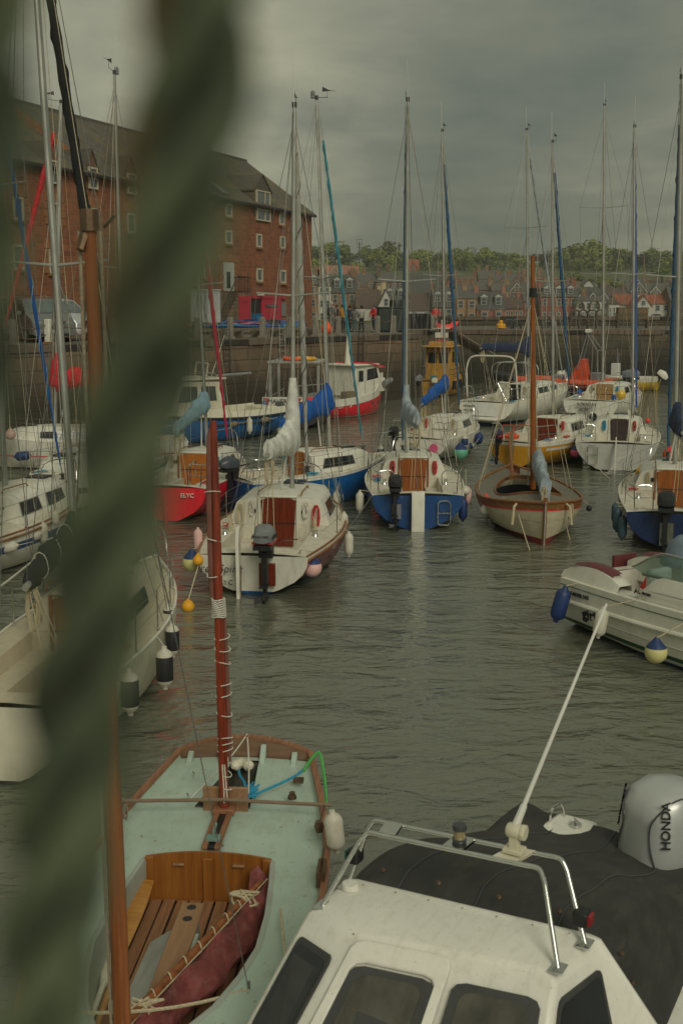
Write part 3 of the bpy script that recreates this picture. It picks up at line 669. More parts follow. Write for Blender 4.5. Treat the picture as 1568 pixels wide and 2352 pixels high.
def sailboat(label, stern, bow=None, L=6, head=None, hull={}, cols=None, bands=None, transom=None, cock=(.05, .40), cw=.5, zf=.25, cabin=None, wins=(), door=TEAK, mast=None, rig={}, cover=None, boom=None, rail={}, ob=None, deckm=None, extras=None, group='sailing boats moored in the harbour', name='sailing_boat', rub=None, capm=None, hatchw=.30, toe=True):
    S = V(stern); 
    if bow is not None:
        d = V(bow) - S; d.z = 0; L = d.length if L is None else L; rz = math.atan2(d.y, d.x)
    else: rz = head
    t = thing(name, label, 'sailing boat', (S.x, S.y, 0), rz, group)
    h = Hull(L, **hull); t['L'] = 0; del t['L']
    cols = cols or [ANTI, WHITE, WHITE, WHITE]
    hull_mesh(h, cols, bands or [(.05, 0), (.12, 1), (None, 2)], transom=transom).build('hull', cols, t, smooth=50)
    deckm = deckm or DECK
    c0, c1 = cabin[0][0] / L if cabin else cock[1], None
    ts = sorted(set([0, .02] + [cock[0], lerp(*cock, .33), lerp(*cock, .66), cock[1]] + [lerp(cock[1], 1, i / 9) for i in range(10)]))
    mb = add_deck(MB(), h, ts, cock, cw, zf, zf + .28); mb.build('deck', deckm, t, smooth=40)
    if toe:
        for s in (-1, 1):
            mb = MB(); mb.tube([h.deck(i / 16, s * .985, .015) for i in range(17)], .022, 6); mb.build('toe_rail', rub or WHITE, t)
            if rub:
                mb = MB(); mb.tube([h.pt(i / 16, h.sh(i / 16) - .06, s) + V((0, s * .015, 0)) for i in range(17)], .026, 6); mb.build('rubbing_strake', rub, t)
    side = None
    if cabin:
        cm, side, rows = cabin_mesh(h, cabin); cm.build('cabin', capm or WHITE, t, smooth=50)
        for s in (-1, 1):
            for (x0, x1, *rest) in wins: window_part(side, x0, x1, s, t, *(rest or (.28, .84, .05)))
        x0 = cabin[0][0]; zt = rows[0][4].z; zb = zf + .12
        mb = MB(); mb.prism([(x0 - .012, -hatchw * .82, zb), (x0 - .012, hatchw * .82, zb), (x0 - .012, hatchw, zt - .05), (x0 - .012, hatchw * .6, zt - .005), (x0 - .012, -hatchw * .6, zt - .005), (x0 - .012, -hatchw, zt - .05)], (-.03, 0, 0))
        mb.build('washboard', door, t, bevel=.008)
        mb = MB(); zm = lerp(zb, zt, .48); mb.box((x0 - .044, 0, zm), (.012, hatchw * 1.9, .02)); mb.build('door_bar', BLACK, t)
        mb = MB(); mb.box((x0 + .33, 0, zt + .02), (.72, hatchw * 2.1, .05)); mb.build('sliding_hatch', capm or WHITE, t, bevel=.015)
        for s in (-1, 1):
            mb = MB(); mb.tube([V((x0 + .1, s * .45, zt + .03)), V((x0 + .2, s * .45, zt + .09)), V((x0 + 1.1, s * .42, zt + .08)), V((x0 + 1.2, s * .42, zt + .02))], .014, 6); mb.build('grab_rail', TEAKX, t)
            mb = MB(); mb.box((x0 - .03, s * (hatchw + .03), (zt + zb) / 2), (.05, .035, zt - zb)); mb.build('hatch_runner', TEAK if door in (TEAK, ORANGEW) else WHITE, t)
            # winch on the coaming, instrument dials on the bulkhead
            tw = lerp(*cock, .55); mb = MB(); p = h.deck(tw, s * min(.8, (cw + .14) / h.b(tw))); mb.lathe([(.06, 0), (.045, .03), (.035, .07), (.05, .1), (.05, .12)], p, 12); mb.build('winch', STEEL, t)
            mb = MB(); mb.lathe([(.05, 0), (.05, .02)], (x0 - .02, s * .52, lerp(zb, zt, .72)), 12, axis=V((-1, 0, 0))); mb.build('instrument_dial', BLACK, t)
            coil(t, (x0 - .05, s * (hatchw + .2), zt - .1), R.choice([ROPE, ROPEW, ROPE, ROPER, ROPEB]), R.uniform(.13, .22), normal=V((-1, 0, 0)))
        mb = MB(); xx = cabin[-1][0] - .75; mb.box((xx, 0, cabin_top(rows, xx) + .02), (.45, .45, .05)); mb.build('foredeck_hatch', GLASS, t, bevel=.015)
    for k in range(3):      # rope tails left lying about
        p0 = h.deck(R.uniform(*cock) if k else .88, R.choice((-1, 1)) * (.75 if k else .3), .02); mb = MB(); pts = [p0 + V((R.uniform(-.22, .22), R.uniform(-.12, .12), R.uniform(0, .05))) for _ in range(14)]; mb.tube(catmull(pts, 4), .009, 5); mb.build('loose_rope', (ROPE, ROPEB, ROPER, ROPEW)[R.randrange(4)], t)
    for s in (-1, 1):   # cleats
        for tt in (.03, .9):
            mb = MB(); p = h.deck(tt, s * .8); mb.tube([p + V((-.09, 0, .04)), p + V((0, 0, .045)), p + V((.09, 0, .04))], [.008, .014, .008], 6); mb.tube([p, p + V((0, 0, .04))], .014, 6); mb.build('cleat', STEEL, t)
    if mast:
        xm, ft, tp = mast       # fraction along the hull or None, foot px, top px
        f0 = h.deck(xm, 0); 
        if cabin: f0.z = max(f0.z, cabin_top(rows, f0.x))
        wf = world(t, f0)
        if ft is not None: wf = D(ft, project(wf)[1], wf.y)
        wt = D(tp[0], tp[1], wf.y + (tp[2] if len(tp) > 2 else 0))
        foot, top = local(t, wf), local(t, wt); foot.z = f0.z
        sp = dict(rig)
        if 'furl_px' in sp:
            q = sp.pop('furl_px'); sp['furl_to'] = local(t, D(q[0], q[1], world(t, h.deck(sp.pop('furl_t', .97), 0)).y))
        mast_rig(t, foot, top, h, sp)
        if cover:
            zb = foot.z + boom.get('z', .75); a = V((foot.x - .1, foot.y, zb)); 
            if 'px' in boom:
                q = boom['px']; bl = world(t, V((foot.x - boom.get('len', 2.2), 0, zb))); b = local(t, D(q[0], q[1], bl.y)); b.x = min(b.x, a.x - .6)
            else: b = V((foot.x - boom.get('len', L * .42), boom.get('dy', 0), zb + boom.get('rise', .05)))
            sail_cover(t, a, b, cover, boom.get('r0', .2), boom.get('r1', .12))
            ax = (top - foot).normalized(); mb = MB(); hh = boom.get('hood', .5)
            rr_ = boom.get('r0', .2); m0 = foot + ax * (zb - foot.z - .12)
            mb.lathe([(rr_ * .5, 0), (rr_ * .72, .08), (rr_ * .62, hh * .5), (rr_ * .42, hh * .8), (.075, hh)], m0, 12, axis=ax); mb.build('sail_hood', cover, t, smooth=60)
            mb = MB(); mb.tube([a + V((-.3, .03, -.1)), V((foot.x - .2, .1, f0.z + .05))], .02, 6); mb.build('kicking_strap', ROPEW, t)
            mb = MB(); e_ = b + V((.1, 0, -.05)); sx = L * .06
            for dy in (-.05, .05): mb.tube([e_ + V((0, dy, 0)), V((max(sx, e_.x - .3), dy * 3, zf + .35))], .007, 4)
            mb.tube(sag(e_, V((max(sx, e_.x - .1), .05, zf + .5)), .05), .007, 4)
            mb.build('mainsheet', ROPE, t)
            mb = MB(); mb.tube([top, b + V((-.05, 0, .05))], .0045, 4); mb.build('topping_lift', WIRE, t)
            if boom.get('coil', True): coil(t, e_ + V((0, 0, -.05)), ROPE, .3, 8, normal=V((-1, 0, 0)))
    if rail is not None: rails(t, h, **rail)
    if ob: outboard(t, h.deck(0, ob.get('y', .2)) + V((ob.get('x', -.12), 0, ob.get('z', .12))), ob.get('s', 1), ob.get('cowl'), ob.get('leg'), ob.get('yaw', 0), ob.get('word'), ob.get('wm'), ob.get('tilt', 0), band=ob.get('band'))
    if extras: extras(t, h, side)
    return t, h
def cabin_top(rows, x):
    for a, b in zip(rows, rows[1:]):
        if a[4].x <= x <= b[4].x: return lerp(a[4].z, b[4].z, (x - a[4].x) / (b[4].x - a[4].x))
    return -9
def project(p):
    d = V(p) - CAM; x = d.x; y = d.y * SP_ + d.z * CP; z = d.y * CP - d.z * SP_
    return 784 + x / z * FPX, 1176 - y / z * FPX
def sb_hull(B, sw=.72, fs=.72, fm=.74, fb=1.0, **k): return dict(B=B, sw=B * sw, fs=fs, fm=fm, fb=fb, **k)
def std_cabin(L, B, a=.40, b=.80, h=.42, w=.62):
    hw = B / 2 * w
    return [(L * a, hw, h), (L * lerp(a, b, .5), hw * .98, h * .95), (L * lerp(a, b, .78), hw * .80, h * .78), (L * lerp(a, b, .92), hw * .58, h * .5), (L * b, hw * .42, .04)]
def rudder(t, h, m=WHITE, w=.28, top=.25, bot=-.5, y=0, th=.035, tiller=TEAKX, tl=.9):
    mb = MB(); z1 = h.fs + top; x0 = -h.rs
    mb.prism([(x0 - .02, y - th / 2, bot), (x0 - .02 - .02, y - th / 2, z1), (x0 - w * .75, y - th / 2, z1), (x0 - w, y - th / 2, z1 - .25), (x0 - w * .85, y - th / 2, bot)], (0, th, 0)); mb.build('rudder', m, t, bevel=.008)
    if tiller:
        mb = MB(); mb.tube([(x0 - w * .5, y, z1 - .02), (x0 + tl * .5, y, z1 + .12), (x0 + tl, y, z1 + .16)], [.025, .022, .016], 7); mb.build('tiller', tiller, t)
def ladder(t, h, y, z0, z1, x=-.06, w=.3):
    mb = MB(); xx = lambda z: x - h.rs * max(z, 0) / h.fs
    pts = [(xx(z0), y - w / 2, z0 + .05), (xx(z1), y - w / 2, z1 - .06), (xx(z1), y - w / 2 + .06, z1), (xx(z1), y + w / 2 - .06, z1), (xx(z1), y + w / 2, z1 - .06), (xx(z0), y + w / 2, z0 + .05), (xx(z0), y + w / 2 - .05, z0), (xx(z0), y - w / 2 + .05, z0)]
    mb.tube(pts, .016, 7, closed=True); zm = (z0 + z1) / 2; mb.tube([(xx(zm), y - w / 2, zm), (xx(zm), y + w / 2, zm)], .014, 6); mb.build('boarding_ladder', STEEL, t)
# ------------------------------------------------------------------ fenders, buoys, lines
FG = 'fenders and buoys hung on the boats'
def fender(px, py, Y, hpx, label, m=FENW, ends=None, ar=2.9, tilt=0, rope=None, rope_m=ROPE):
    """cylinder fender centred at the pixel at distance Y, hpx tall"""
    p = D(px, py, Y); hh = hpx / FPX * Y; r = hh / ar / 2; b = hh / 2
    t = thing('fender', label, 'fender', p); t.rotation_euler = (0, tilt, 0)
    pr = [(.0, -b), (r * .3, -b * .99), (r * .34, -b * .86), (r * .75, -b * .74), (r, -b * .55), (r, b * .55), (r * .75, b * .74), (r * .34, b * .86), (r * .3, b * .99), (0, b)]
    MB().lathe(pr, n=16, mfun=(lambda a, c: 1 if a < 4 or a > 4 else 0) if ends else None).build('body', [m, ends or m], t, smooth=50)
    q = [V((0, 0, b))] + ([V(rope) - p] if rope is not None else [V((0, .02, b + .3))]); MB().tube(q, .008, 5).build('lanyard', rope_m, t); return t
def ballfender(px, py, Y, dpx, label, m, neck=None, rope=None, cat='buoy', name='ball_fender', stretch=1.12, rope_m=ROPE):
    p = D(px, py, Y); r = dpx / FPX * Y / 2; t = thing(name, label, cat, p)
    pr = [(r * sin(pi * i / 14), -r * cos(pi * i / 14)) for i in range(0, 11)] + [(r * .55, r * (.86)), (r * .34, r * stretch), (r * .22, r * (stretch + .12)), (r * .2, r * (stretch + .22)), (0, r * (stretch + .23))]
    MB().lathe(pr, n=20, mfun=(lambda a, c: 1 if a >= 9 else 0) if neck else None).build('body', [m, neck or m], t, smooth=60)
    if rope is not False:
        q = V(rope) - p if rope is not None else V((0, .05, r * 1.35 + .4)); MB().tube([V((0, 0, r * 1.3)), q], .009, 5).build('lanyard', rope_m, t)
    return t
def line(a, b, label, m=ROPE, r=.011, d=.0, group='mooring lines', name='mooring_line'):
    o = MB().tube(sag(a, b, d), r, 6).build(name, m); return tag(o, label, 'rope', group)
# ================================================================== THE FLEET
# --- A: white transom, maroon sides
def exA(t, h, side):
    rudder(t, h, WHITE, .24, .55, -.35, y=.22, tiller=None, th=.06)
    # bare wooden rudder slats
    mb = MB(); mb.box((-.26, .22, .35), (.05, .09, .5)); mb.box((-.26, .22, -.05), (.05, .09, .35)); mb.build('rudder_cheek', wood('grey_wood', (.22, .17, .11), (.11, .085, .06), 2, .7), t)
    mb = MB(); mb.box((-.13, -.28, .42), (.06, .30, .42)); mb.build('motor_bracket', MAHOG, t, bevel=.01)
    text('Free Spirit', .22, (-h.rs * .75 - .05, .62, .44), (0, -1, 0), (-.12, 0, 1), LETB, 'boat_name', t, shear=.25, ext=.012, sx=.95, thin=.018)
    text('ELYC', .14, (-h.rs * .45 - .05, .52, .20), (0, -1, 0), (-.12, 0, 1), LETB, 'club_letters', t, ext=.012, thin=.018)
    mb = MB(); mb.lathe([(.11, 0), (.11, .02), (.0, .02)], (2.62, 0, 1.02), 18, axis=V((-1, 0, 0))); v = mb.build('round_vent', WHITE, t)
    mb = MB()
    for k in range(9):
        a = k * 2 * pi / 9; c = V((2.595, .06 * cos(a), 1.02 + .06 * sin(a))); mb.lathe([(.016, 0), (.016, .006), (0, .006)], c, 6, axis=V((-1, 0, 0)))
    mb.build('vent_grille', LETB, v)
    mb = MB(); mb.tube([(2.5, .0, .5), (1.6, -.55, .72)], [.02, .014], 6); mb.build('wooden_handle', MAHOG, t)
    for s in (-1, 1):
        coil(t, (1.9, s * .85, 1.05), ROPE, .3, 8, normal=V((0, -s, 0))); coil(t, (2.5, s * .78, 1.2), ROPE if s > 0 else ROPER, .25, 8, normal=V((-1, 0, 0)))
CFURL = canvas('furl_blue', (.035, .11, .22))
tA, hA = sailboat('white sterned sailing boat with maroon sides and a grey outboard', G(583, 1366), head=math.atan2(.99, .125), L=6.2, hull=sb_hull(2.7, .76, .76, .78, 1.05, rs=.14), cols=[ANTIB, WHITE, MAROON, WHITE], bands=[(.07, 0), (.11, 1), (('s', .05), 2), (None, 1)], transom=[0, 1, 1, 1], cock=(.07, .42), cw=.76, zf=.24,
    cabin=std_cabin(6.2, 2.7, .42, .86, .52, .78), wins=[(3.0, 4.0)], door=MAHOG, mast=(.60, 671, (676, 246)), rig=dict(mr=.065, furl=canvas('grey_sail', (.40, .40, .36)), furl2=DGREY, furl_px=(706, 1092), furl_t=.96, furl_r=.068, spread=(.52,)), cover=CWHITE, boom=dict(len=2.2, z=.95, r0=.25, r1=.13, hood=1.5), rail=dict(nst=3, push=False, pull=True), rub=TEAKX, hatchw=.36,
    ob=dict(y=-.28, z=.22, x=-.18, s=1.25, cowl=mat('outboard_grey', (.17, .18, .18), .35), word='MARINER', wm=LETB, band=LETR), extras=exA)
# --- B: blue hull with white rudder panel
def exB(t, h, side):
    rudder(t, h, WHITE, .26, .12, -.3, y=0, th=.30, tl=1.0)
    ladder(t, h, -.62, .12, .70, -.07)
    mb = MB(); mb.box((-.11, .50, .45), (.05, .22, .34)); mb.build('motor_bracket', GREY, t)
    mb = MB(); mb.tube([(-.05, .58, .8), (.05, .60, 1.35)], .035, 8); mb.build('mooring_post', DGREY, t)
tB, hB = sailboat('royal blue hulled sailing boat with white rudder and stern ladder', G(958, 1216), head=math.atan2(1, .02), L=5.8, hull=sb_hull(2.5, .86, .82, .84, 1.08, rs=.05, tb=-.05), cols=[ANTIB, BLUE, BLUE, WHITE], bands=[(.03, 0), (.06, 1), (None, 2)], cock=(.05, .42), cw=.62, zf=.35,
    cabin=std_cabin(5.8, 2.5, .42, .84, .46, .70), wins=[(2.7, 3.7)], door=TEAK, mast=(.60, 932, (936, 232)), rig=dict(mr=.062, furl=CFURL, furl_px=(924, 1042), furl_r=.055), cover=CGREY, boom=dict(len=2.6, z=1.0, r0=.20, r1=.16, hood=.9), rail=dict(nst=3), hatchw=.34,
    ob=dict(y=.50, z=.16, s=1.1, cowl=BLACK), extras=exB)
# --- C: white boat with the green ball fender
def exC(t, h, side):
    ladder(t, h, .25, .1, .62); text('MISCH', .16, (-.16, -.62, .20), (0, -1, 0), (0, 0, 1), LETB, 'boat_name', t, ext=.012)
    mb = MB(); mb.lathe([(.15, 0), (.15, .012), (0, .012)], (-.12, -.62, .50), 16, axis=V((-1, 0, 0))); mb.build('round_badge', PINK, t)
tC, hC = sailboat('small white sailing boat with blue sail bag on its low boom', G(958, 1060), head=math.atan2(.92, .40), L=5.6, hull=sb_hull(2.5, .84, .78, .8, 1.05, rs=.02), cols=[ANTI, WHITE, WHITE, WHITE], cock=(.06, .42), cw=.7, zf=.35,
    cabin=std_cabin(5.6, 2.5, .42, .84, .44, .70), wins=[(2.6, 3.5)], door=WHITE, mast=(.58, 1022, (1015, 302)), rig=dict(mr=.06, furl=CFURL, furl_px=(1056, 956), furl_t=.95), cover=CBLUE, boom=dict(len=2.2, z=1.0, px=(970, 928), r0=.22, r1=.14), rail=dict(nst=3), ob=dict(y=.75, s=.95, cowl=BLACK), extras=exC)
# --- D: yellow
def exD(t, h, side):
    rudder(t, h, wood('grey_wood2', (.26, .19, .12), (.12, .09, .06), 2, .7), .3, .35, -.3)
    mb = MB(); mb.tube([(.15, .5, .85), (.15, .5, 1.35), (.15, -.5, 1.4)], .018, 6); mb.tube([(.15, .1, 1.38), (.15, .22, .9)], .016, 6); mb.build('red_frame', REDP, t)
    for s in (-1, 1):
        mb = MB(); mb.grid([[h.pt(a, h.sh(a) - .26, s) + V((0, s * .008, 0)), h.pt(a, h.sh(a) - .17, s) + V((0, s * .008, 0))] for a in [.06 + .6 * i / 10 for i in range(11)]]); mb.build('side_stripe', WHITE, t, smooth=0)
    mb = MB(); mb.lathe([(.22, 0), (.26, .1), (.1, .2)], (.4, .3, .9), 10); mb.build('life_ring_bag', ORANGE, t)
tD, hD = sailboat('yellow hulled cruiser with brown cabin doors and red outboard', G(1180, 1074), head=math.atan2(.83, .55), L=6.3, hull=sb_hull(2.5, .72, .84, .84, 1.1, rs=.1), cols=[ANTIB, YELL, YELL, WHITE], bands=[(.05, 0), (.09, 1), (('s', .10), 2), (None, 3)], cock=(.06, .40), cw=.62, zf=.4,
    cabin=std_cabin(6.3, 2.5, .40, .82, .5, .72), wins=[(2.8, 3.9)], door=MAHOG, mast=(.56, 1270, (1268, 327)), rig=dict(mr=.06, furl=CFURL, furl_px=(1308, 905), furl_t=.97), rail=dict(nst=3), ob=dict(y=.55, s=.95, cowl=mat('outboard_navy', (.03, .035, .06), .4), band=REDP), extras=exD, hatchw=.42)
# --- E: cream stern with rudder
def exE(t, h, side):
    rudder(t, h, WHITE, .14, .22, -.4, tiller=None); ladder(t, h, .72, .22, .86, -.08, .3)
tE, hE = sailboat('cream sailing boat with dark companionway and white rudder stock', G(1412, 1083), head=math.atan2(.95, .26), L=6.2, hull=sb_hull(2.75, .92, .92, .90, 1.15, rs=.28, tb=-.1, p1=1.7, p2=1.5), cols=[ANTI, GREYW, GREYW, GREYW], cock=(.06, .42), cw=.72, zf=.42,
    cabin=std_cabin(6.2, 2.75, .42, .84, .46, .66), wins=[(2.9, 3.9)], door=mat('dark_board', (.045, .03, .028), .4), mast=(.60, 1452, (1457, 292)), rig=dict(mr=.062, furl=CBLUE, furl_px=(1461, 962), furl_r=.055), rail=dict(nst=3), extras=exE)
# --- F: navy at the frame edge
def exF(t, h, side):
    mb = MB(); mb.box((-.11, .30, .40), (.06, .28, .5)); mb.build('motor_bracket', STEEL, t); rudder(t, h, NAVY, .22, .05, -.3, y=-.25, tiller=TEAKX)
tF, hF = sailboat('navy blue hulled sailing boat with black outboard on a steel bracket', G(1560, 1268), head=math.atan2(.95, .22), L=6.5, hull=sb_hull(2.6, .88, .84, .86, 1.1, rs=.06), cols=[ANTI, NAVY, NAVY, WHITE], bands=[(.04, 0), (.07, 1), (None, 2)], cock=(.05, .42), cw=.72, zf=.4,
    cabin=std_cabin(6.5, 2.6, .42, .82, .46, .74), wins=[(3.0, 4.1)], door=TEAK, mast=(.57, 1549, (1566, 180)), rig=dict(mr=.075, furl=CFURL), cover=CNAVY, boom=dict(len=2.6, z=1.0, r0=.24, r1=.16), rail=dict(nst=3), ob=dict(y=.30, s=1.25, cowl=BLACK, z=.10), extras=exF, hatchw=.42)
# --- P: red stern
def exP(t, h, side):
    text('ELYC', .15, (-.10, -.52, .64), (0, -1, 0), (-.05, 0, 1), LETW, 'club_letters', t, ext=.012)
    mb = MB(); mb.tube([(.2, -.5, .8), (.2, -.52, 1.35), (.7, -.5, 1.45), (.75, -.5, 1.0)], .015, 6); mb.build('grab_hoop', STEEL, t); rudder(t, h, RED, .2, -.2, -.4, y=.0, tiller=None)
tP, hP = sailboat('red sterned sailing boat with orange ply door and pale blue sail cover', G(387, 1199), head=math.atan2(.98, .16), L=5.9, hull=sb_hull(2.3, .84, .86, .86, 1.1, rs=.06), cols=[ANTI, RED, RED, WHITE], bands=[(.03, 0), (.06, 1), (None, 2)], cock=(.05, .40), cw=.62, zf=.45,
    cabin=std_cabin(5.9, 2.3, .40, .84, .46, .74), wins=[(2.6, 3.6)], door=ORANGEW, mast=(.60, 476, (436, 260)), rig=dict(mr=.06, furl=canvas('cerise', (.50, .02, .06)), furl_px=(525, 1034), furl_r=.055), cover=CPALE, boom=dict(len=2.2, z=1.15, px=(404, 990), r0=.22, r1=.12, hood=.4), rail=dict(nst=3), extras=exP, hatchw=.42)
# --- Q: blue with teal furled sail
def exQ(t, h, side):
    mb = MB(); mb.lathe([(.11, 0), (.12, .05), (.11, .1), (.12, .14), (.09, .2)], (1.9, .55, 1.3), 12); mb.build('blue_sheet_bag', CBLUE, t)
tQ, hQ = sailboat('white decked sailing boat with blue sides and royal blue boom cover', G(545, 1172), head=math.atan2(.60, .80), L=5.0, hull=sb_hull(2.2, .78, .84, .84, 1.12, rs=.05), cols=[ANTI, BLUE2, BLUE2, WHITE], bands=[(.04, 0), (.07, 1), (('s', .06), 2), (None, 3)], cock=(.06, .38), cw=.62, zf=.4,
    cabin=std_cabin(5.0, 2.2, .38, .84, .48, .72), wins=[(2.2, 3.3, .3, .86, .12)], door=ORANGEW, mast=(.58, 757, (727, 228)), rig=dict(mr=.058, furl=CTEAL, furl2=CPALE, furl_px=(836, 1042), furl_t=.97, furl_r=.042, lamp=True), cover=CBLUE, boom=dict(len=2.4, z=1.15, px=(645, 984), r0=.28, r1=.14, hood=.5), rail=dict(nst=3), ob=dict(y=-.2, x=-.22, s=1.15, z=.22, cowl=mat('outboard_charcoal', (.055, .065, .08), .35)), extras=exQ)
# --- H: big white yacht
def exH(t, h, side):
    mb = MB(); pts = [(.9, -1.25, 1.15), (.7, -1.22, 2.4), (.75, -1.0, 2.95), (.8, 0, 3.02), (.75, 1.0, 2.95), (.7, 1.22, 2.4), (.9, 1.25, 1.15)]
    mb.tube([pts[0]] + catmull(pts[1:-1], 6) + [pts[-1]], .04, 8); mb.build('stern_arch', WHITE, t)
    mb = MB(); pts = [(3.2, -1.0, 1.5), (2.9, -.98, 2.5), (2.9, 0, 2.65), (2.9, .98, 2.5), (3.2, 1.0, 1.5)]; mb.tube(catmull(pts, 5), .025, 6); pts = [(3.4, -1.0, 1.5), (3.5, -.98, 2.5), (3.5, 0, 2.65), (3.5, .98, 2.5), (3.4, 1.0, 1.5)]; mb.tube(catmull(pts, 5), .025, 6); mb.build('sprayhood_frame', STEEL, t)
    mb = MB(); mb.tube([(1.9, .62 * cos(a) * .75, 1.35 + .48 * sin(a)) for a in [2 * pi * k / 24 for k in range(24)]], .022, 6, 0, True)
    for k in range(6): mb.tube([(1.9, 0, 1.35), (1.9, .46 * cos(k * pi / 3), 1.35 + .48 * sin(k * pi / 3))], .008, 4)
    mb.build('steering_wheel', STEEL, t)
    mb = MB(); mb.box((2.15, 0, 1.1), (.3, .4, 1.1)); mb.box((2.1, 0, 1.65), (.25, .5, .3)); mb.build('wheel_pedestal', WHITE, t, bevel=.05)
    mb = MB(); mb.box((-.32, 0, .32), (.7, 1.9, .14)); mb.build('bathing_platform', WHITE, t, bevel=.06)
    mb = MB(); mb.prism([(-.15, -.8, .42), (-.15, .8, .42), (.18, .45, .95), (.18, -.45, .95)], (-.02, 0, 0)); mb.build('stern_step', GREYW, t)
    text('DEYANTA', .13, (-.14, .62, .78), (0, -1, 0), (-.1, 0, 1), LETB, 'boat_name', t, ext=.014); text('S.S.R. TOBAKE', .09, (-.15, .62, .62), (0, -1, 0), (-.1, 0, 1), LETB, 'registration', t, ext=.014)
tH, hH = sailboat('large white yacht with steering wheel and stern arch', G(1108, 976), head=math.atan2(.83, .55), L=9.2, hull=sb_hull(3.1, .88, .98, 1.05, 1.35, rs=-.35, rb=.9), cols=[ANTIB, BLUE, WHITE, WHITE], cock=(.03, .36), cw=.85, zf=.5,
    cabin=std_cabin(9.2, 3.1, .36, .82, .5, .66), wins=[(3.9, 5.0), (5.3, 6.3)], door=LETB, mast=(.54, 1213, (1209, 298)), rig=dict(mr=.08, spread=(.36, .62), sl=1.1, furl=canvas('grey_genoa', (.33, .36, .37)), hal=4), cover=CNAVY, boom=dict(len=3.4, z=1.5, r0=.26, r1=.12, px=(1106, 800)), rail=dict(nst=5, hh=.62), extras=exH)
# --- I: white ELYC stern with porthole
def exI(t, h, side):
    text('BORACAY', .19, (-.10, .12, .84), (0, -1, 0), (0, 0, 1), LETB, 'boat_name', t, ext=.03); text('ELYC', .19, (-.08, .22, .60), (0, -1, 0), (0, 0, 1), LETB, 'club_letters', t, ext=.03)
    mb = MB(); mb.lathe([(.19, 0), (.19, .05), (.15, .05), (.15, .03), (0, .03)], (-.08, -.2, .36), 20, axis=V((-1, 0, 0)), mfun=lambda a, c: 1 if a >= 2 else 0); mb.build('stern_porthole', [STEEL, BLACK], t)
    for y, m_, z in ((-.95, CBLUE, 1.4), (.6, CBLUE, 1.6)): mb = MB(); mb.lathe([(.1, 0), (.12, .1), (.08, .22)], (.5, y, z - .3), 10); mb.build('sheet_bag', m_, t)
    mb = MB(); mb.ball((1.0, -1.15, 1.3), .22, 12); mb.build('horseshoe_buoy', LEMON, t)
tI, hI = sailboat('white yacht with round porthole in its stern and brown cabin door', G(1352, 975), head=math.atan2(.88, .42), L=8.0, hull=sb_hull(2.9, .84, 1.05, 1.05, 1.3, rs=-.1), cols=[ANTI, WHITE, WHITE, WHITE], cock=(.04, .36), cw=.75, zf=.6,
    cabin=std_cabin(8, 2.9, .36, .82, .5, .66), wins=[(3.3, 4.2), (4.5, 5.4)], door=wood('light_oak', (.40, .24, .09), (.26, .14, .05), 2, .5), mast=(.54, 1384, (1388, 242)), rig=dict(mr=.08, spread=(.40, .64), sl=1.1), rail=dict(nst=4, hh=.62), extras=exI, hatchw=.40)
# --- R: white boat by the wall at the edge
tR, hR = sailboat('white sailing boat with red sail bundle lying along the quay', G(420, 1062), head=math.atan2(-.22, -.975), L=6.6, hull=sb_hull(2.4, .8, .8, .82, 1.12), cols=[ANTI, WHITE, WHITE, RED], bands=[(.05, 0), (.42, 1), (.46, 3), (None, 2)], cock=(.05, .40), cw=.62, zf=.4,
    cabin=std_cabin(6.6, 2.4, .40, .86, .46, .72), wins=[(3.0, 3.6), (3.9, 4.6)], mast=(.56, 126, (140, 236)), rig=dict(mr=.062, furl=CRED, furl_px=(6, 770), furl_t=.98, furl_r=.08), cover=CRED, boom=dict(len=1.3, z=1.35, r0=.30, r1=.2, hood=1.1, coil=False, rise=.1), rail=dict(nst=3))
# --- S: white with blue stripe
def exS(t, h, side):
    mb = MB(); mb.prism([(.1, -.6, .9), (.1, .6, .9), (-.25, .5, 1.75), (-.25, -.5, 1.75)], (-.05, 0, 0)); mb.build('dodger', WHITE, t)
tS, hS = sailboat('white sailing boat with broad blue side stripe and dark cabin windows', V((-8.0, 20.3, 0)), V((-6.35, 26.7, 0)), None, hull=sb_hull(2.5, .8, .82, .84, 1.1), cols=[ANTI, WHITE, BLUE, WHITE], bands=[(.05, 0), (.46, 1), (.62, 2), (None, 1)], cock=(.05, .40), cw=.62, zf=.4,
    cabin=std_cabin(6.6, 2.5, .38, .86, .52, .72), wins=[(2.7, 3.5), (3.8, 4.7)], door=ORANGEW, mast=(.55, 12, (-60, -330)), rig=dict(mr=.075, furl=CBLUE, furl2=CPALE, furl_px=(146, 1112), furl_t=.99, furl_top=.80, furl_r=.045, sl=.9), rail=dict(nst=3), extras=exS, rub=TEAKX)
# --- black furled sail rising from a hull hidden by the hanging rope: a boat further along the same row
tZ, hZ = sailboat('white sailing boat with black furled jib mostly hidden by the hanging rope', V((-6.1, 33.2, 0)), V((-7.6, 27.8, 0)), 5.8, hull=sb_hull(2.2, .8, .82, .84, 1.1), cols=[ANTI, WHITE, NAVY, WHITE], bands=[(.05, 0), (.45, 1), (.6, 2), (None, 1)], cock=(.05, .40), cw=.55, zf=.4,
    cabin=std_cabin(5.8, 2.2, .40, .84, .46, .72), wins=[(2.6, 3.5)], mast=(.55, 288, (263, 170)), rig=dict(mr=.06, lamp=True), rail=dict(nst=3))
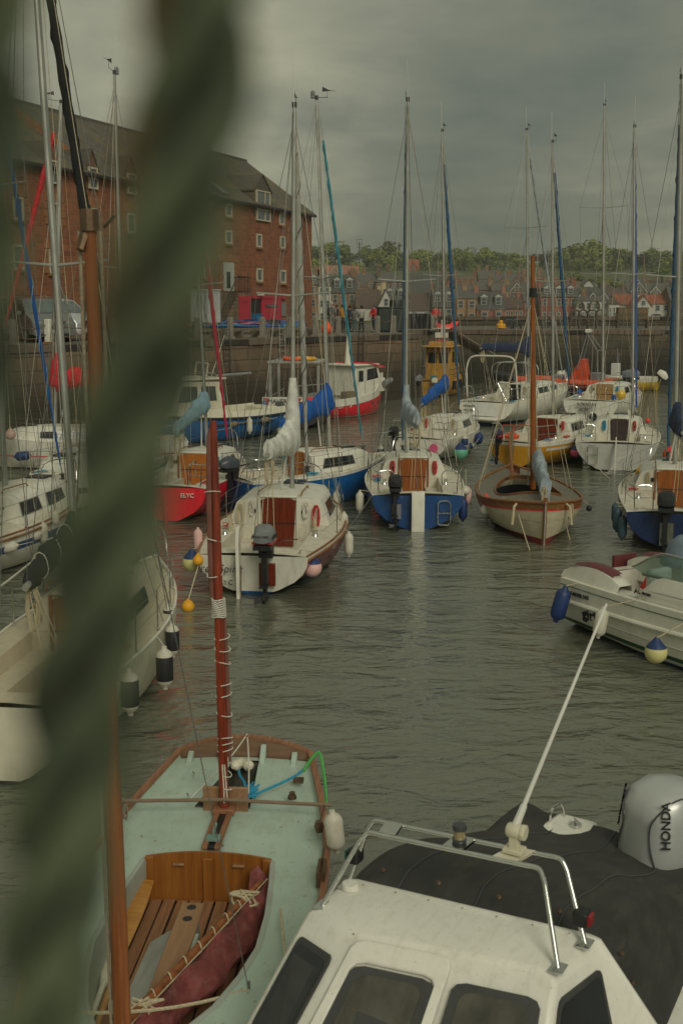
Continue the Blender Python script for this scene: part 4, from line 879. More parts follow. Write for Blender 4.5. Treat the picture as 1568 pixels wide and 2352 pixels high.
# --- T: cream boat in front
def exT(t, h, side):
    text('E', .17, (-.16, .28, .62), (0, -1, 0), (-.1, 0, 1), LETB, 'club_letter', t, ext=.012)
    mb = MB(); mb.tube([(-.2, .1, 1.0), (.5, .35, 1.06), (1.3, .62, 1.12)], [.03, .028, .02], 8); mb.build('tiller', TEAKX, t)
    mb = MB(); mb.tube([(.1, .62, 1.03), (1.8, .75, 1.12)], .028, 8); mb.build('folded_boathook', BLACK, t)
    mb = MB(); mb.tube([(2.45, .62, 1.5), (2.42, .62, .95)], .03, 8); mb.build('rolled_cord', ROPEB, t)
    mb = MB(); mb.prism([(2.4, .42, .85), (2.4, .24, .85), (2.42, .24, 1.15), (2.42, .42, 1.15)], (-.09, 0, 0)); mb.build('winch_handle_holder', WHITE, t, bevel=.015)
    mb = MB(); mb.tube([h.deck(.30, -.82, .03), h.deck(.62, -.86, .10), h.deck(.9, -.6, .06)], .035, 8); mb.build('spinnaker_pole', ALU, t)
    coil(t, h.deck(.58, -.75, .35), DGREY, .3, 9, normal=V((0, -1, .3)))
    mb = MB(); mb.tube([h.deck(i / 14, -.995, .0) for i in range(15)], .03, 6); mb.build('alloy_toe_rail', ALU, t)
tT, hT = sailboat('cream sailing boat with black boom cover and black and white fenders', V((-3.75, 11.75, 0)), V((-3.05, 18.2, 0)), None, hull=sb_hull(2.12, .78, .92, .94, 1.15, rs=.05), cols=[ANTI, CREAM, CREAM, CREAM], cock=(.05, .40), cw=.62, zf=.45,
    cabin=std_cabin(6.5, 2.12, .40, .84, .46, .64), wins=[(2.9, 3.8)], door=TEAK, mast=(.57, 178, (50, -500)), rig=dict(mr=.062, furl=CBLK, furl_px=(316, 1236), bstay=True, aerial=False, spread=(.42,), furl_r=.075, furl_top=.9), cover=CBLK, boom=dict(len=1.6, z=.60, px=(66, 1342), r0=.15, r1=.13, hood=.3, coil=True), rail=dict(nst=4, push=False), deckm=mat('deck_sand', (.52, .46, .33), .6, .08, 12, dirt=(.3, .24, .15)), capm=mat('cabin_sand', (.54, .49, .36), .45, .07, 4, dirt=(.3, .25, .15)))
# --- Y: part of a white boat at the frame edge, further out
tY, hY = sailboat('white sailing boat with short dark fenders far out beside the yacht with the porthole', V((15.2, 44.5, 0)), V((20, 49.5, 0)), None, hull=sb_hull(2.6, .86, .9, .92, 1.15), cols=[ANTI, WHITE, WHITE, WHITE], cock=(.05, .40), cw=.62, zf=.5,
    cabin=std_cabin(6.9, 2.6, .40, .84, .46, .66), wins=[(3, 4)], mast=(.56, None, (1640, 240)), rig=dict(mr=.06), rail=dict(nst=3))
# ------------------------------------------------------------------ G: clinker boat
def clinker():
    S = G(1247, 1252); t = thing('wooden_dinghy', 'clinker built cream wooden boat with brown mast and grey sail bundle', 'wooden boat', (S.x, S.y, 0), math.atan2(.99, .03), 'sailing boats moored in the harbour')
    h = Hull(6.2, 2.45, .10, .95, .70, .92, tm=.46, p=2.2, kd=.4, tb=-.3, rs=.15, rb=.25, p1=2.0, p2=1.1); 
    h.b = lambda q: max(.02, 1.225 * (1 - abs((q - .47) / .53 if q > .47 else (q - .47) / .47) ** (2.3 if q > .47 else 2.9)))
    wt = mat('clinker_cream', (.50, .45, .31), .45, .1, 5, dirt=(.22, .2, .13), dscale=(1, 1, 3), damt=.6); 
    cols = [ANTIR, wt, TEAKX, RED]
    bands = [(.14, 0)] + [(lerp(.14, .50, (i + 1) / 5), 1) for i in range(5)] + [(('s', .17), 1), (('s', .145), 3), (None, 2)]
    hull_mesh(h, cols, bands, 26, 1, lap=.012).build('hull', cols, t, smooth=30)
    # grey side decks round an oval open well
    dk = wood('deck_grey_planks', (.20, .18, .135), (.14, .125, .095), 0, .8); mb = MB(); A = 44; ox, oy, cx = 1.55, .76, 2.75; ring = []
    for i in range(A + 1):
        a = 2 * pi * i / A; q = (cx + ox * cos(a), oy * (abs(sin(a)) ** .85) * (1 if sin(a) >= 0 else -1)); tt = .47 + .49 * cos(a) ; 
        x = h.x(tt, h.sh(tt)); y = h.b(tt) * .97 * (1 if sin(a) >= 0 else -1)
        ring.append([V((x, y, h.sh(tt))), V((lerp(x, q[0], .5), lerp(y, q[1], .5), h.sh(tt) - .01)), V((q[0], q[1], h.sh(tt) - .0))])
    mb.grid(ring); mb.build('side_deck', dk, t, smooth=40)
    mb = MB(); mb.grid([[r[2] + V((0, 0, .045)), r[2] - V((0, 0, .05))] for r in ring]); mb.grid([[r[2] + V((0, 0, .045)), r[2] * 1.0 + (r[2] - V((cx, 0, r[2].z))) * .03 + V((0, 0, .045)), r[2] + (r[2] - V((cx, 0, r[2].z))) * .03] for r in ring]); mb.build('coaming', TEAKX, t, smooth=40)
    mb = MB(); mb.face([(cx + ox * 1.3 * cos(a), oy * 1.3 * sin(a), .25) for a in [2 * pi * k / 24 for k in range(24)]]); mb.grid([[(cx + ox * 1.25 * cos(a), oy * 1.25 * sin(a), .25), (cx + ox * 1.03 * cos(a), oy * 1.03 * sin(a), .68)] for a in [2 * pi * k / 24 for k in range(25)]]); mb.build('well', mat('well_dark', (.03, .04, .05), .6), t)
    for x in (2.0, 3.3): mb = MB(); mb.box((x, 0, .45), (.26, 1.3, .04)); mb.build('thwart', TEAKX, t)
    mb = MB(); mb.box((2.2, -.2, .6), (.3, .25, .3)); mb.build('blue_crate', BLUE2, t)
    for s in (-1, 1):
        mb = MB(); mb.tube([h.pt(i / 24, h.sh(i / 24), s) + V((0, 0, .02)) for i in range(25)], .035, 6); mb.build('gunwale', TEAKX, t)
    mb = MB(); mb.tube([(-.14, 0, 1.08), (-.10, 0, .5), (-.02, 0, .05), (.05, 0, -.3)], [.05, .05, .05, .05], 6); mb.build('sternpost', TEAKX, t)
    mb = MB(); mb.tube([(-.20, 0, 1.0), (-.17, 0, .5), (-.08, 0, -.02)], .018, 5); mb.build('stem_band', ALU, t)
    f = h.deck(.66, 0); wf = world(t, f); wf = D(1224, project(wf)[1], wf.y); ft = local(t, wf); tp = local(t, D(1223, 588, wf.y)); ft.z = .6
    mb = MB(); mb.tube([ft, ft.lerp(tp, .5), tp], [.075, .07, .05], 10); mb.build('mast', TEAK, t)
    mb = MB(); mb.tube([ft.lerp(tp, .83), ft.lerp(tp, .83) + V((0, 0, .22))], .09, 10); mb.build('mast_band', BLACK, t)
    for s in (-1, 1):
        for tt in (.52, .6, .74):
            mb = MB(); mb.tube([ft.lerp(tp, .82), h.deck(tt, s * .95)], .007, 4); mb.build('shroud', ROPE, t)
    for k in range(4):
        mb = MB(); mb.tube([ft.lerp(tp, .97 - .04 * k), ft + V((-.12 + .08 * k, .14 * (-1) ** k, .1))], .007, 4); mb.build('halyard', ROPE, t)
    mb = MB(); mb.tube([tp, h.deck(.98, 0)], .006, 4); mb.build('forestay', WIRE, t)
    sail_cover(t, (ft.x - .2, ft.y - .06, 1.3), (.3, -.06, 1.18), CGREY, .2, .16, end=False, droop=.6); 
    mb = MB(); mb.tube([(ft.x - .2, .25, .95), (ft.x + .1, .32, 2.0)], [.05, .03], 8); mb.build('gaff_spar', TEAKX, t)
    for p in ((.9, .65, .78), (.7, -.7, .78), (1.5, .72, .78), (.15, 0, 1.25)): coil(t, V(p), ROPE, .16, 6, normal=V((-1, .3, .2)))
    for s in (-1, 1): mb = MB(); mb.tube([(.55, s * .5, .88), (.35, s * .62, .8), (.3, s * .66, .4)], .03, 7); mb.build('rope_binding', ROPE, t)
    return t, h
tG, hG = clinker()
for (a, b, lb) in [((1129, 1098), (1172, 1246), 'mooring rope dropping off the port bow of the clinker boat')]: pass
# ------------------------------------------------------------------ motor craft
def wheelhouse(t, prof, y0, y1, m, wins, name='wheelhouse', roof=None, glass=GLASS):
    """side profile polygon (x, z) extruded between y0 and y1, with panes on the named edges"""
    mb = MB(); k = .94
    mb.prism([(x, y0, z) for x, z in prof], (0, y1 - y0, 0)); o = mb.build(name, m, t, bevel=.04, smooth=30)
    for w in wins:
        mb = MB()
        if w[0] == 'edge':     # (edge, i, f0, f1, y lo, y hi) on profile edge i
            a, b = V((prof[w[1]][0], 0, prof[w[1]][1])), V((prof[(w[1] + 1) % len(prof)][0], 0, prof[(w[1] + 1) % len(prof)][1])); n = V((b.z - a.z, 0, -(b.x - a.x))).normalized()
            c = sum((V((x, 0, z)) for x, z in prof), V()) / len(prof); n = n if n.dot(a.lerp(b, .5) - c) > 0 else -n
            p, q = a.lerp(b, w[2]) + n * .008, a.lerp(b, w[3]) + n * .008
            mb.face([p + V((0, w[4], 0)), p + V((0, w[5], 0)), q + V((0, w[5], 0)), q + V((0, w[4], 0))])
        else:                  # (side, s, poly)
            y = (y0 - .008) if w[1] < 0 else (y1 + .008); mb.face([(x, y, z) for x, z in w[2]])
        mb.build('window', glass, t, smooth=0)
    return o
# O: blue motor boat
def motor_o():
    S = G(618, 995); t = thing('motor_boat', 'blue hulled motor boat with cream wheelhouse', 'motor boat', (S.x, S.y, 0), math.atan2(-.66, -.75), 'motor craft in the harbour')
    h = Hull(7.2, 2.7, 2.3, .98, .96, 1.38, tm=.4, p=2.4, rs=.0, rb=.7, p1=2.6); cols = [ANTI, WHITE, BLUE2, WHITE]
    hull_mesh(h, cols, [(.05, 0), (.1, 2), (None, 2)]).build('hull', cols, t, smooth=50)
    ts = [0, .03, .12, .22, .32, .40] + [.4 + .06 * i for i in range(1, 11)]
    add_deck(MB(), h, ts, (.03, .40), 1.05, .55, .6, .02).build('deck', CREAM, t)
    for s in (-1, 1):
        mb = MB(); mb.grid([[h.deck(q, s * .99), h.deck(q, s * .95, .22 if q < .40 else .30)] for q in [i / 16 for i in range(16)]]); mb.grid([[h.deck(q, s * .95, .22 if q < .40 else .30), h.deck(q, s * .88, .22 if q < .4 else .30), h.deck(q, s * .86, 0)] for q in [i / 16 for i in range(16)]]); mb.build('bulwark', CREAM, t, smooth=40)
        mb = MB(); mb.tube([h.pt(q / 16, h.sh(q / 16) - .06, s) + V((0, s * .03, 0)) for q in range(17)], .045, 6); mb.build('rubbing_band', BLACK, t)
        mb = MB(); mb.tube([h.pt(q / 10 * .45 + .1, .68, s) + V((0, s * .03, 0)) for q in range(11)], .04, 6); mb.build('rubbing_tube', DGREY, t)
    prof = [(2.9, 1.0), (3.05, 2.32), (5.2, 2.42), (5.95, 1.62), (6.5, 1.5), (6.55, 1.1)]
    wheelhouse(t, prof, -.98, .98, CREAM, [('edge', 2, .12, .88, -.85, -.35), ('edge', 2, .12, .88, -.28, .28), ('edge', 2, .12, .88, .35, .85), ('side', 1, [(3.3, 1.6), (3.36, 2.16), (4.0, 2.18), (4.0, 1.6)]), ('side', 1, [(4.2, 1.6), (4.2, 2.18), (4.85, 2.2), (5.1, 1.6)]), ('side', -1, [(3.3, 1.6), (3.36, 2.16), (4.0, 2.18), (4.0, 1.6)]), ('side', -1, [(4.2, 1.6), (4.2, 2.18), (4.85, 2.2), (5.1, 1.6)])], glass=mat('motor_glass', (.07, .08, .08), .1, .4, 1.5, spec=.8))
    mb = MB(); mb.box((4.1, 0, 2.44), (2.5, 2.1, .07)); mb.build('roof', CREAM, t, bevel=.03)
    mb = MB(); 
    for s in (-1, 1): mb.tube([(3.2, s * .8, 2.46), (3.2, s * .8, 2.65), (5.0, s * .8, 2.68), (5.1, s * .8, 2.50)], .018, 6)
    mb.tube([(3.2, -.8, 2.65), (3.2, .8, 2.65)], .018, 6); mb.build('roof_rail', STEEL, t)
    mb = MB(); mb.tube([(3.3, .3, 2.50), (3.2, .3, 3.00), (3.2, -.5, 3.02), (3.3, -.5, 2.50)], .03, 7); mb.build('light_hoop', CREAM, t)
    mb = MB(); mb.tube([(3.2, .5, 2.50), (2.6, .6, 4.10)], [.02, .008], 6); mb.build('whip_aerial', WHITE, t)
    mb = MB(); mb.lathe([(.05, 0), (.13, .15), (.15, .5), (.1, .75), (.04, .85)], (4.7, -.2, 2.75), 10); mb.tube([(4.7, -.2, 2.45), (4.7, -.2, 2.80)], .03); mb.build('radar_reflector', WHITE, t)
    for i in range(3): mb = MB(); mb.tube(catmull([(1.6 + i * .45, -.95, 1.1), (1.6 + i * .45, -.93, 1.65), (1.85 + i * .45, -.93, 1.7), (1.95 + i * .45, -.95, 1.1)], 5), .018, 6); mb.build('grab_hoop', STEEL, t)
    mb = MB(); mb.tube([(2.9, .3, 2.5), (1.2, .4, 2.55)], .06, 8); mb.tube([(2.9, .1, 2.4), (1.4, .2, 2.45)], .04, 8); mb.build('stowed_boom', GREY, t)
    mb = MB(); mb.box((.5, .2, .95), (.7, 1.3, .5)); mb.build('engine_box', CREAM, t, bevel=.06)
    mb = MB()
    for i in range(6): mb.box((.9 + .09 * i, -1.22, .55), (.03, .02, .3))
    mb.v = [tuple(h.pt(p[0] / 7.2, p[2], 1 if p[1] > 0 else 1) + V((0, .012 + (p[1] + 1.22), 0))) if False else p for p in mb.v]
    for s in (1,):
        mb = MB()
        for i in range(6): q = .9 + .1 * i; mb.grid([[h.pt(q / 7.2, z, s) + V((0, s * .012, 0)), h.pt((q + .04) / 7.2, z, s) + V((0, s * .012, 0))] for z in (.42, .56, .7)])
        mb.build('vent_slats', BLACK, t)
    return t, h
tO, hO = motor_o()
# M: red fishing boat
def fishing():
    S = G(703, 964); t = thing('fishing_boat', 'red hulled fishing boat with white wheelhouse and red visor roof', 'fishing boat', (S.x, S.y, 0), math.atan2(.78, .62), 'motor craft in the harbour')
    h = Hull(5.9, 2.5, 2.2, .90, .95, 1.5, tm=.4, p=2.6, rs=0, rb=.35, p1=3.0); cols = [ANTIR, WHITE, RED, WHITE]
    hull_mesh(h, cols, [(.04, 0), (.07, 1), (('s', .30), 2), (('s', .27), 0), (None, 3)]).build('hull', cols, t, smooth=50)
    add_deck(MB(), h, [0, .04, .15, .3, .45, .58, .7, .8, .9, 1], (.04, .45), 1.0, .4, .45, .02).build('deck', GREYW, t)
    for s in (-1, 1):
        mb = MB(); P = [i / 16 for i in range(17)]; up = lambda q: .05 + (.30 if q < .12 else 0) * (1 - q / .12) + (.38 * smooth01((q - .66) / .1) if q > .66 else 0)
        mb.grid([[h.deck(q, s * 1.0), h.deck(q, s * 1.0, up(q)) + V((.05 * q, 0, 0)), h.deck(q, s * .93, up(q))] for q in P]); mb.build('bulwark', WHITE, t, smooth=40)
    prof = [(2.55, .95), (2.55, 2.38), (4.25, 2.46), (4.5, 1.85), (4.9, 1.75), (4.9, 1.1)]
    wheelhouse(t, prof, -.95, .8, WHITE, [('side', -1, [(2.75, 1.65), (2.75, 2.18), (3.12, 2.18), (3.12, 1.65)]), ('side', -1, [(3.4, 1.68), (3.4, 2.22), (4.15, 2.28), (4.32, 1.78)]), ('edge', 2, .15, .85, -.85, -.3), ('edge', 2, .15, .85, -.22, .25), ('edge', 1, -.02, .0, 0, 0.01)])
    mb = MB(); mb.tube([(3.23, -.96, 1.0), (3.23, -.96, 2.3), (2.65, -.96, 2.3), (2.65, -.96, 1.0)], .012, 4); mb.build('wheelhouse_door_trim', GREY, t)
    mb = MB(); mb.box((3.3, -.08, 2.44), (1.9, 2.0, .08)); mb.build('roof', WHITE, t, bevel=.02)
    mb = MB(); mb.prism([(3.4, -1.1, 2.49), (4.65, -1.1, 2.26), (4.65, .95, 2.26), (3.4, .95, 2.49)], (0, 0, .06)); mb.build('red_visor', RED, t)
    mb = MB(); mb.tube([(3.0, -.1, 2.45), (3.0, -.1, 3.9)], [.16, .05], 8); mb.build('mast_fin', WHITE, t)
    mb = MB(); mb.tube([(4.6, -1.12, 1.5), (5.3, -1.0, 1.62)], .14, 10); mb.build('pot_hauler', GREY, t)
    mb = MB(); mb.box((2.2, -.75, 1.0), (.7, .35, .45)); mb.build('fish_box', wood('ply_box', (.24, .19, .12), (.15, .12, .08), 0, .8), t)
    for i, (x, z, ch) in enumerate([(1.05, .62, 'LH'), (1.75, .62, '9')]): 
        p = h.pt(x / 5.9, z, -1); text(ch, .30, p + V((0, -.02, -.1)), (1, 0, 0), (0, -.12, 1), LETW, 'registration_number', t, ext=.02)
    p = h.pt(.93, 1.2, -1); text('LH', .28, p + V((-.1, -.05, -.1)), V((1, .55, .1)), (0, -.2, 1), LETW, 'bow_number', t, ext=.03)
    for x in (3.6, 4.3): p = h.pt(x / 5.9, .62, -1); mb = MB(); mb.box(p + V((0, -.01, 0)), (.2, .02, .1)); mb.build('freeing_port', DGREY, t)
    mb = MB(); 
    for k in range(3): mb.tube([(.2 + .35 * k, .9, .95), (.2 + .35 * k, .9, 1.5)], .02, 6)
    mb.tube([(.2, .9, 1.5), (2.5, .9, 1.5)], .02, 6); mb.build('rail', ALU, t)
    return t, h
tM, hM = fishing()
# N: aluminium framed dive boat
def maverick():
    S = G(672, 985); t = thing('work_boat', 'grey framed work boat with name board and lifebuoys on its roof frame', 'work boat', (S.x, S.y, 0), math.atan2(.97, .12), 'motor craft in the harbour')
    h = Hull(6.5, 2.5, 2.3, .75, .8, 1.1, p1=3); cols = [ANTI, DGREY, DGREY, GREY]; hull_mesh(h, cols, [(.05, 0), (.1, 1), (None, 2)]).build('hull', cols, t)
    add_deck(MB(), h, [0, .05, .2, .4, .6, .8, .9, 1], (.05, .6), .95, .3, .35, .02).build('deck', GREY, t)
    mb = MB()
    for x in (.5, 2.6):
        for s in (-1, 1): mb.box((x, s * 1.05, 1.75), (.12, .12, 2.1))
    for s in (-1, 1): mb.box((1.55, s * 1.05, 2.82), (2.4, .13, .1))
    for x in (.4, 1.5, 2.7): mb.box((x, 0, 2.83), (.13, 2.3, .09))
    mb.build('roof_frame', ALU, t, bevel=.01)
    mb = MB()
    for z in (1.0, 1.3): mb.tube([(.0, -1.15, z), (-.1, 0, z), (.0, 1.15, z)], .02, 6); 
    for s in (-1, 1):
        for z in (1.0, 1.3): mb.tube([(.0, s * 1.15, z), (4.5, s * 1.15, z + .1)], .02, 6)
        for k in range(5): mb.tube([(k * 1.1, s * 1.15, .75), (k * 1.1, s * 1.15, 1.34)], .02, 6)
    mb.build('rail', ALU, t)
    mb = MB(); mb.box((-.08, .42, 1.12), (.03, 1.75, .5)); b = mb.build('name_board', WHITE, t)
    text('MAVERICK', .27, (-.11, .42, 1.10), (0, -1, 0), (0, 0, 1), LETB, 'boat_name', b, ext=.01); text('LEITH', .14, (-.11, .42, .91), (0, -1, 0), (0, 0, 1), LETB, 'home_port', b, ext=.01)
    for s in (-1, 1): mb = MB(); mb.face([(-.115, .42 + s * .85, 1.33), (-.115, .42 + s * .62, 1.33), (-.115, .42 + s * .60, 1.02)]); mb.build('red_triangle', LETR, b, smooth=0)
    mb = MB(); mb.box((-.03, -.85, 1.15), (.2, .75, .45)); mb.build('red_bag', REDP, t, bevel=.05)
    mb = MB(); mb.box((-.03, 1.15, 1.05), (.15, .22, .4)); mb.build('blue_tank', BLUE2, t, bevel=.03)
    for y in (.5, -.35): outboard(t, V((-.15, y, .75)), 1.5, DGREY, tiller=False)
    return t, h
tN, hN = maverick()
for px, m_, c in ((671, ORANGE, 'orange'), (704, AMBER, 'yellow')):
    p = D(px, 842, world(tN, V((1.0, 0, 0))).y); t = thing('lifebuoy', c + ' lifebuoy lying on the roof frame of the grey work boat', 'lifebuoy', (p.x, p.y, 2.95), 0, 'lifebuoys on the work boat'); mb = MB(); mb.tube([(.34 * cos(a), .34 * sin(a), 0) for a in [2 * pi * k / 20 for k in range(20)]], .085, 8, 0, True); mb.build('ring', m_, t)
    mb = MB()
    for k in range(4): a = k * pi / 2; mb.tube([((.34 - .09) * cos(a), (.34 - .09) * sin(a), .0), (.34 * cos(a), .34 * sin(a), .092), ((.34 + .09) * cos(a), (.34 + .09) * sin(a), 0)], .02, 5)
    mb.build('band', WHITE, t)
# L: yellow workboat
def pilot():
    S = G(985, 912); t = thing('work_boat', 'yellow workboat with square wheelhouse under the quay wall', 'work boat', (S.x, S.y, 0), math.atan2(.9, .30), 'motor craft in the harbour')
    yl = mat('workboat_yellow', (.50, .27, .05), .5, .15, 3, dirt=(.16, .1, .04), dscale=(1.5, 1.5, .5), damt=.7)
    h = Hull(6.0, 2.5, 2.3, .9, .9, 1.3, p1=3); cols = [ANTI, yl, yl, yl]; hull_mesh(h, cols, [(.05, 0), (.1, 1), (None, 2)]).build('hull', cols, t)
    add_deck(MB(), h, [0, .05, .2, .4, .6, .8, .9, 1], (.05, .3), .8, .35, .4, .02).build('deck', yl, t)
    prof = [(2.1, .9), (2.15, 2.75), (3.6, 2.8), (3.9, 1.9), (4.4, 1.7), (4.4, 1.1)]
    wheelhouse(t, prof, -.8, .8, yl, [('edge', 0, .52, .86, -.62, -.05), ('edge', 0, .52, .86, .12, .62), ('side', -1, [(2.3, 1.9), (2.3, 2.55), (2.85, 2.55), (2.85, 1.9)]), ('side', -1, [(3.0, 1.9), (3.0, 2.55), (3.55, 2.55), (3.7, 1.95)])])
    mb = MB(); mb.box((2.6, 0, 2.85), (2.4, 2.0, .09)); mb.box((2.9, 0, 3.0), (1.2, 1.3, .25)); mb.build('roof', yl, t, bevel=.04)
    mb = MB(); mb.tube([(1.2, -1.0, .9), (1.2, -1.0, 2.85), (1.3, -.9, 2.86)], .03, 6); mb.tube([(1.2, 1.0, .9), (1.2, 1.0, 2.85)], .03, 6); mb.build('roof_post', yl, t)
    mb = MB(); mb.box((2.9, 0, 3.5), (.5, .7, .3)); mb.tube([(2.9, 0, 3.1), (2.9, 0, 4.4)], .04); mb.tube([(2.9, -.5, 3.9), (2.9, .5, 3.9)], .025); mb.build('radar_mast', WHITE, t)
    mb = MB(); mb.tube([(2.9, 0, 3.16), (2.9, .0, 3.22)], .35, 10); mb.build('beacon', REDP, t)
    outboard(t, V((-.1, .65, .85)), 1.7, GREY, tiller=False); outboard(t, V((-.1, -.35, .8)), 1.2, CREAM, tiller=False)
    mb = MB()
    for s in (-1, 1):
        for z in (1.3, 1.6): mb.tube([h.deck(q, s * .96) + V((0, 0, z - .9)) for q in (.02, .2, .5, .75)], .018, 5)
        for q in (.02, .2, .4, .6): mb.tube([h.deck(q, s * .96), h.deck(q, s * .96, .7)], .018, 5)
    mb.build('rail', STEEL, t)
    mb = MB(); mb.box((1.5, .1, 1.0), (.35, .3, .3)); mb.build('teal_crate', CTEAL, t)
    for k in range(2): p = h.deck(.15 + .2 * k, -1); mb = MB(); mb.tube([p + V((0, -.08, .05)), p + V((0, -.08, -.45))], .13, 8); mb.build('tyre_fender', BLACK, t)
    return t, h
tL, hL = pilot()
# J: inflatable
def rib():
    a, b = D(1112, 866, 71), D(1440, 880, 67.5); d = b - a; L = d.length; t = thing('inflatable_boat', 'long orange and black rigid inflatable with orange console', 'inflatable boat', (b.x, b.y, 0), math.atan2(-d.y, -d.x), 'motor craft in the harbour')
    ot = mat('rib_orange', (.60, .075, .02), .55, .15, 2, dirt=(.2, .03, .02))
    for s in (-1, 1):
        P = [V((.0, s * 1.0, .62)), V((L * .3, s * 1.02, .64)), V((L * .65, s * .98, .72)), V((L * .85, s * .68, .88)), V((L * .97, s * .12, 1.08))]; pts = catmull(P, 6)
        mb = MB(); mb.tube(pts, [.10] + [.27] * (len(pts) - 2) + [.22], 12); n = len(pts) - 1
        o = mb.build('tube', [ot, BLACK], t)
        for p in o.data.polygons:
            if p.center.x > L * .72: p.material_index = 1
        mb = MB(); mb.tube([p + V((0, s * .26, -.04)) for p in pts[1:-1]], .035, 5); mb.build('rubbing_strip', BLACK, t)
    mb = MB(); mb.grid([[(x, y * (1 if x < L * .7 else .6 if x < L * .9 else .05), .45 - .5 * (1 - abs(y) / 1.0) + max(0, x - L * .6) * .08) for y in (-.9, 0, .9)] for x in [0, L * .4, L * .7, L * .9]]); mb.grid([[(0, -.9, .55), (0, .9, .55)], [(L * .85, -.5, .62), (L * .85, .5, .62)]]); mb.build('hull', DGREY, t)
    mb = MB(); mb.prism([(2.2, -.5, .6), (3.4, -.5, .6), (3.1, -.45, 1.5), (2.75, -.42, 2.1), (2.45, -.42, 2.1)], (0, .95, 0)); mb.build('console', ot, t, bevel=.05)
    mb = MB(); mb.face([(2.88, -.505, 1.4), (2.4, -.505, 1.3), (2.5, -.47, 2.0), (2.72, -.47, 2.0)]); mb.build('console_panel', WHITE, t)
    mb = MB()
    for s in (-1, 1): mb.tube([(1.6, s * .8, .8), (1.7, s * .75, 2.6), (2.4, s * .4, 3.6)], .045, 6); mb.tube([(2.9, s * .6, 1.5), (2.4, s * .4, 3.6)], .035, 6)
    mb.tube([(2.4, -.5, 3.6), (2.4, .5, 3.6)], .04, 6); mb.tube([(1.7, -.75, 2.6), (1.7, .75, 2.6)], .035, 6); mb.build('radar_arch', GREY, t)
    mb = MB(); mb.box((2.4, 0, 3.75), (.3, .8, .22)); mb.build('radar_bar', WHITE, t, bevel=.04)
    mb = MB(); mb.box((1.75, 0, .95), (.8, .5, .7)); mb.build('jockey_seat', GREY, t, bevel=.08); mb = MB(); mb.box((4.1, .1, .9), (.7, .8, .5)); mb.build('bow_locker', GREY, t, bevel=.08)
    mb = MB(); mb.lathe([(.3, 0), (.32, .4), (.2, .6)], (4.0, -.2, .75), 10); mb.build('white_drum', WHITE, t)
    outboard(t, V((-.1, .35, 1.0)), 1.9, CSTEEL, tiller=False); outboard(t, V((-.1, -.35, 1.0)), 1.9, CSTEEL, tiller=False)
    p = V((1.1, -1.30, .66)); 
    return t
tJ = rib()
# K: yellow dory
def dory():
    a, b = D(1455, 884, 74), D(1508, 885, 71); d = b - a; L = 4.2; t = thing('dory', 'small yellow open boat with white gunwale and outboard', 'small boat', (b.x, b.y, 0), math.atan2(.45, -.9), 'motor craft in the harbour')
    h = Hull(L, 1.8, 1.6, .85, .8, 1.0, p1=3, rs=.1); cols = [LEMON, LEMON, LEMON, WHITE]; hull_mesh(h, cols, [(.05, 0), (.1, 1), (('s', .26), 2), (None, 3)]).build('hull', cols, t)
    add_deck(MB(), h, [0, .05, .2, .4, .6, .8, .9, 1], (.05, .8), .45, .3, .35, .02).build('deck', WHITE, t)
    p = h.pt(.45, .64, 1); text('FORTH TUSCAN', .20, p + V((0, .03, 0)), (-1, 0, 0), (0, 0, 1), LETB, 'boat_name', t, ext=.01)
    outboard(t, V((-.15, 0, .9)), 1.5, WHITE, BLACK, tilt=-.7, tiller=False)
    mb = MB(); mb.box((2.6, 0, 1.25), (.5, .6, .8)); mb.build('console', GREYW, t, bevel=.04); mb = MB(); mb.tube([(2.5, .2, 1.3), (2.5, .2, 2.6)], .03); mb.tube([(2.5, -.2, 1.3), (2.5, -.2, 2.3)], .03); mb.build('light_mast', GREY, t)
    return t
tK = dory()
# ------------------------------------------------------------------ fenders and buoys
yb = lambda root, x, y=0: world(root, V((x, y, 0))).y
fender(1030 - 0, 0, 1, 1, 'x') if False else None
ballfender(717, 1303, yb(tA, .25, -1.1), 46, 'faded pink ball fender with blue neck on the maroon quarter', PINKW, FENB, rope=world(tA, hA.deck(.04, -.97)), rope_m=ROPE)
ballfender(441, 1291, yb(tA, .1, 1.15), 46, 'large straw coloured ball fender with blue neck at the lettered stern', FENY, FENB, rope=world(tA, hA.deck(.10, .95)))
ballfender(455, 1287, yb(tA, -.25, 1.0), 25, 'small orange pear shaped buoy beside the straw coloured fender', AMBER, AMBER, rope=world(tA, hA.deck(.05, .95)))
p0 = G(432, 1401, .0); b_ = ballfender(432, 1393, p0.y, 30, 'yellow mooring buoy floating on the water', AMBER, rope=False, stretch=1.0, name='mooring_buoy')
line(D(432, 1380, p0.y), D(455, 1300, yb(tA, -.25, 1.0)), 'yellowish rope from the floating yellow buoy up to the orange one', ROPE, .012)
fender(801, 1250, yb(tA, 2.3, -1.3), 62, 'white fender at the maroon side abreast of the cabin', FENW, rope=world(tA, hA.deck(.40, -.97)))
fender(790, 1200, yb(tA, 3.2, -1.3), 52, 'pale fender behind the first one on the maroon side', FENW, rope=world(tA, hA.deck(.50, -.97)))
fender(455, 1240, yb(tA, .9, 1.3), 60, 'faded pink fender on the far side of the lettered boat', PINKW, rope=world(tA, hA.deck(.2, .97)))
fender(772, 1150, yb(tQ, 2.6, -1.2), 52, 'cream fender with pink tint hanging off the blue side', FENW, rope=world(tQ, hQ.deck(.55, -.97)))
fender(823, 1146, yb(tQ, 4.0, -.8), 54, 'white fender between the two blue hulls', FENW, FENB, rope=world(tQ, hQ.deck(.86, -.9)))
ballfender(755, 1156, yb(tQ, 2.2, -1.2), 26, 'small faded pink ball by the cream fender', PINKW)
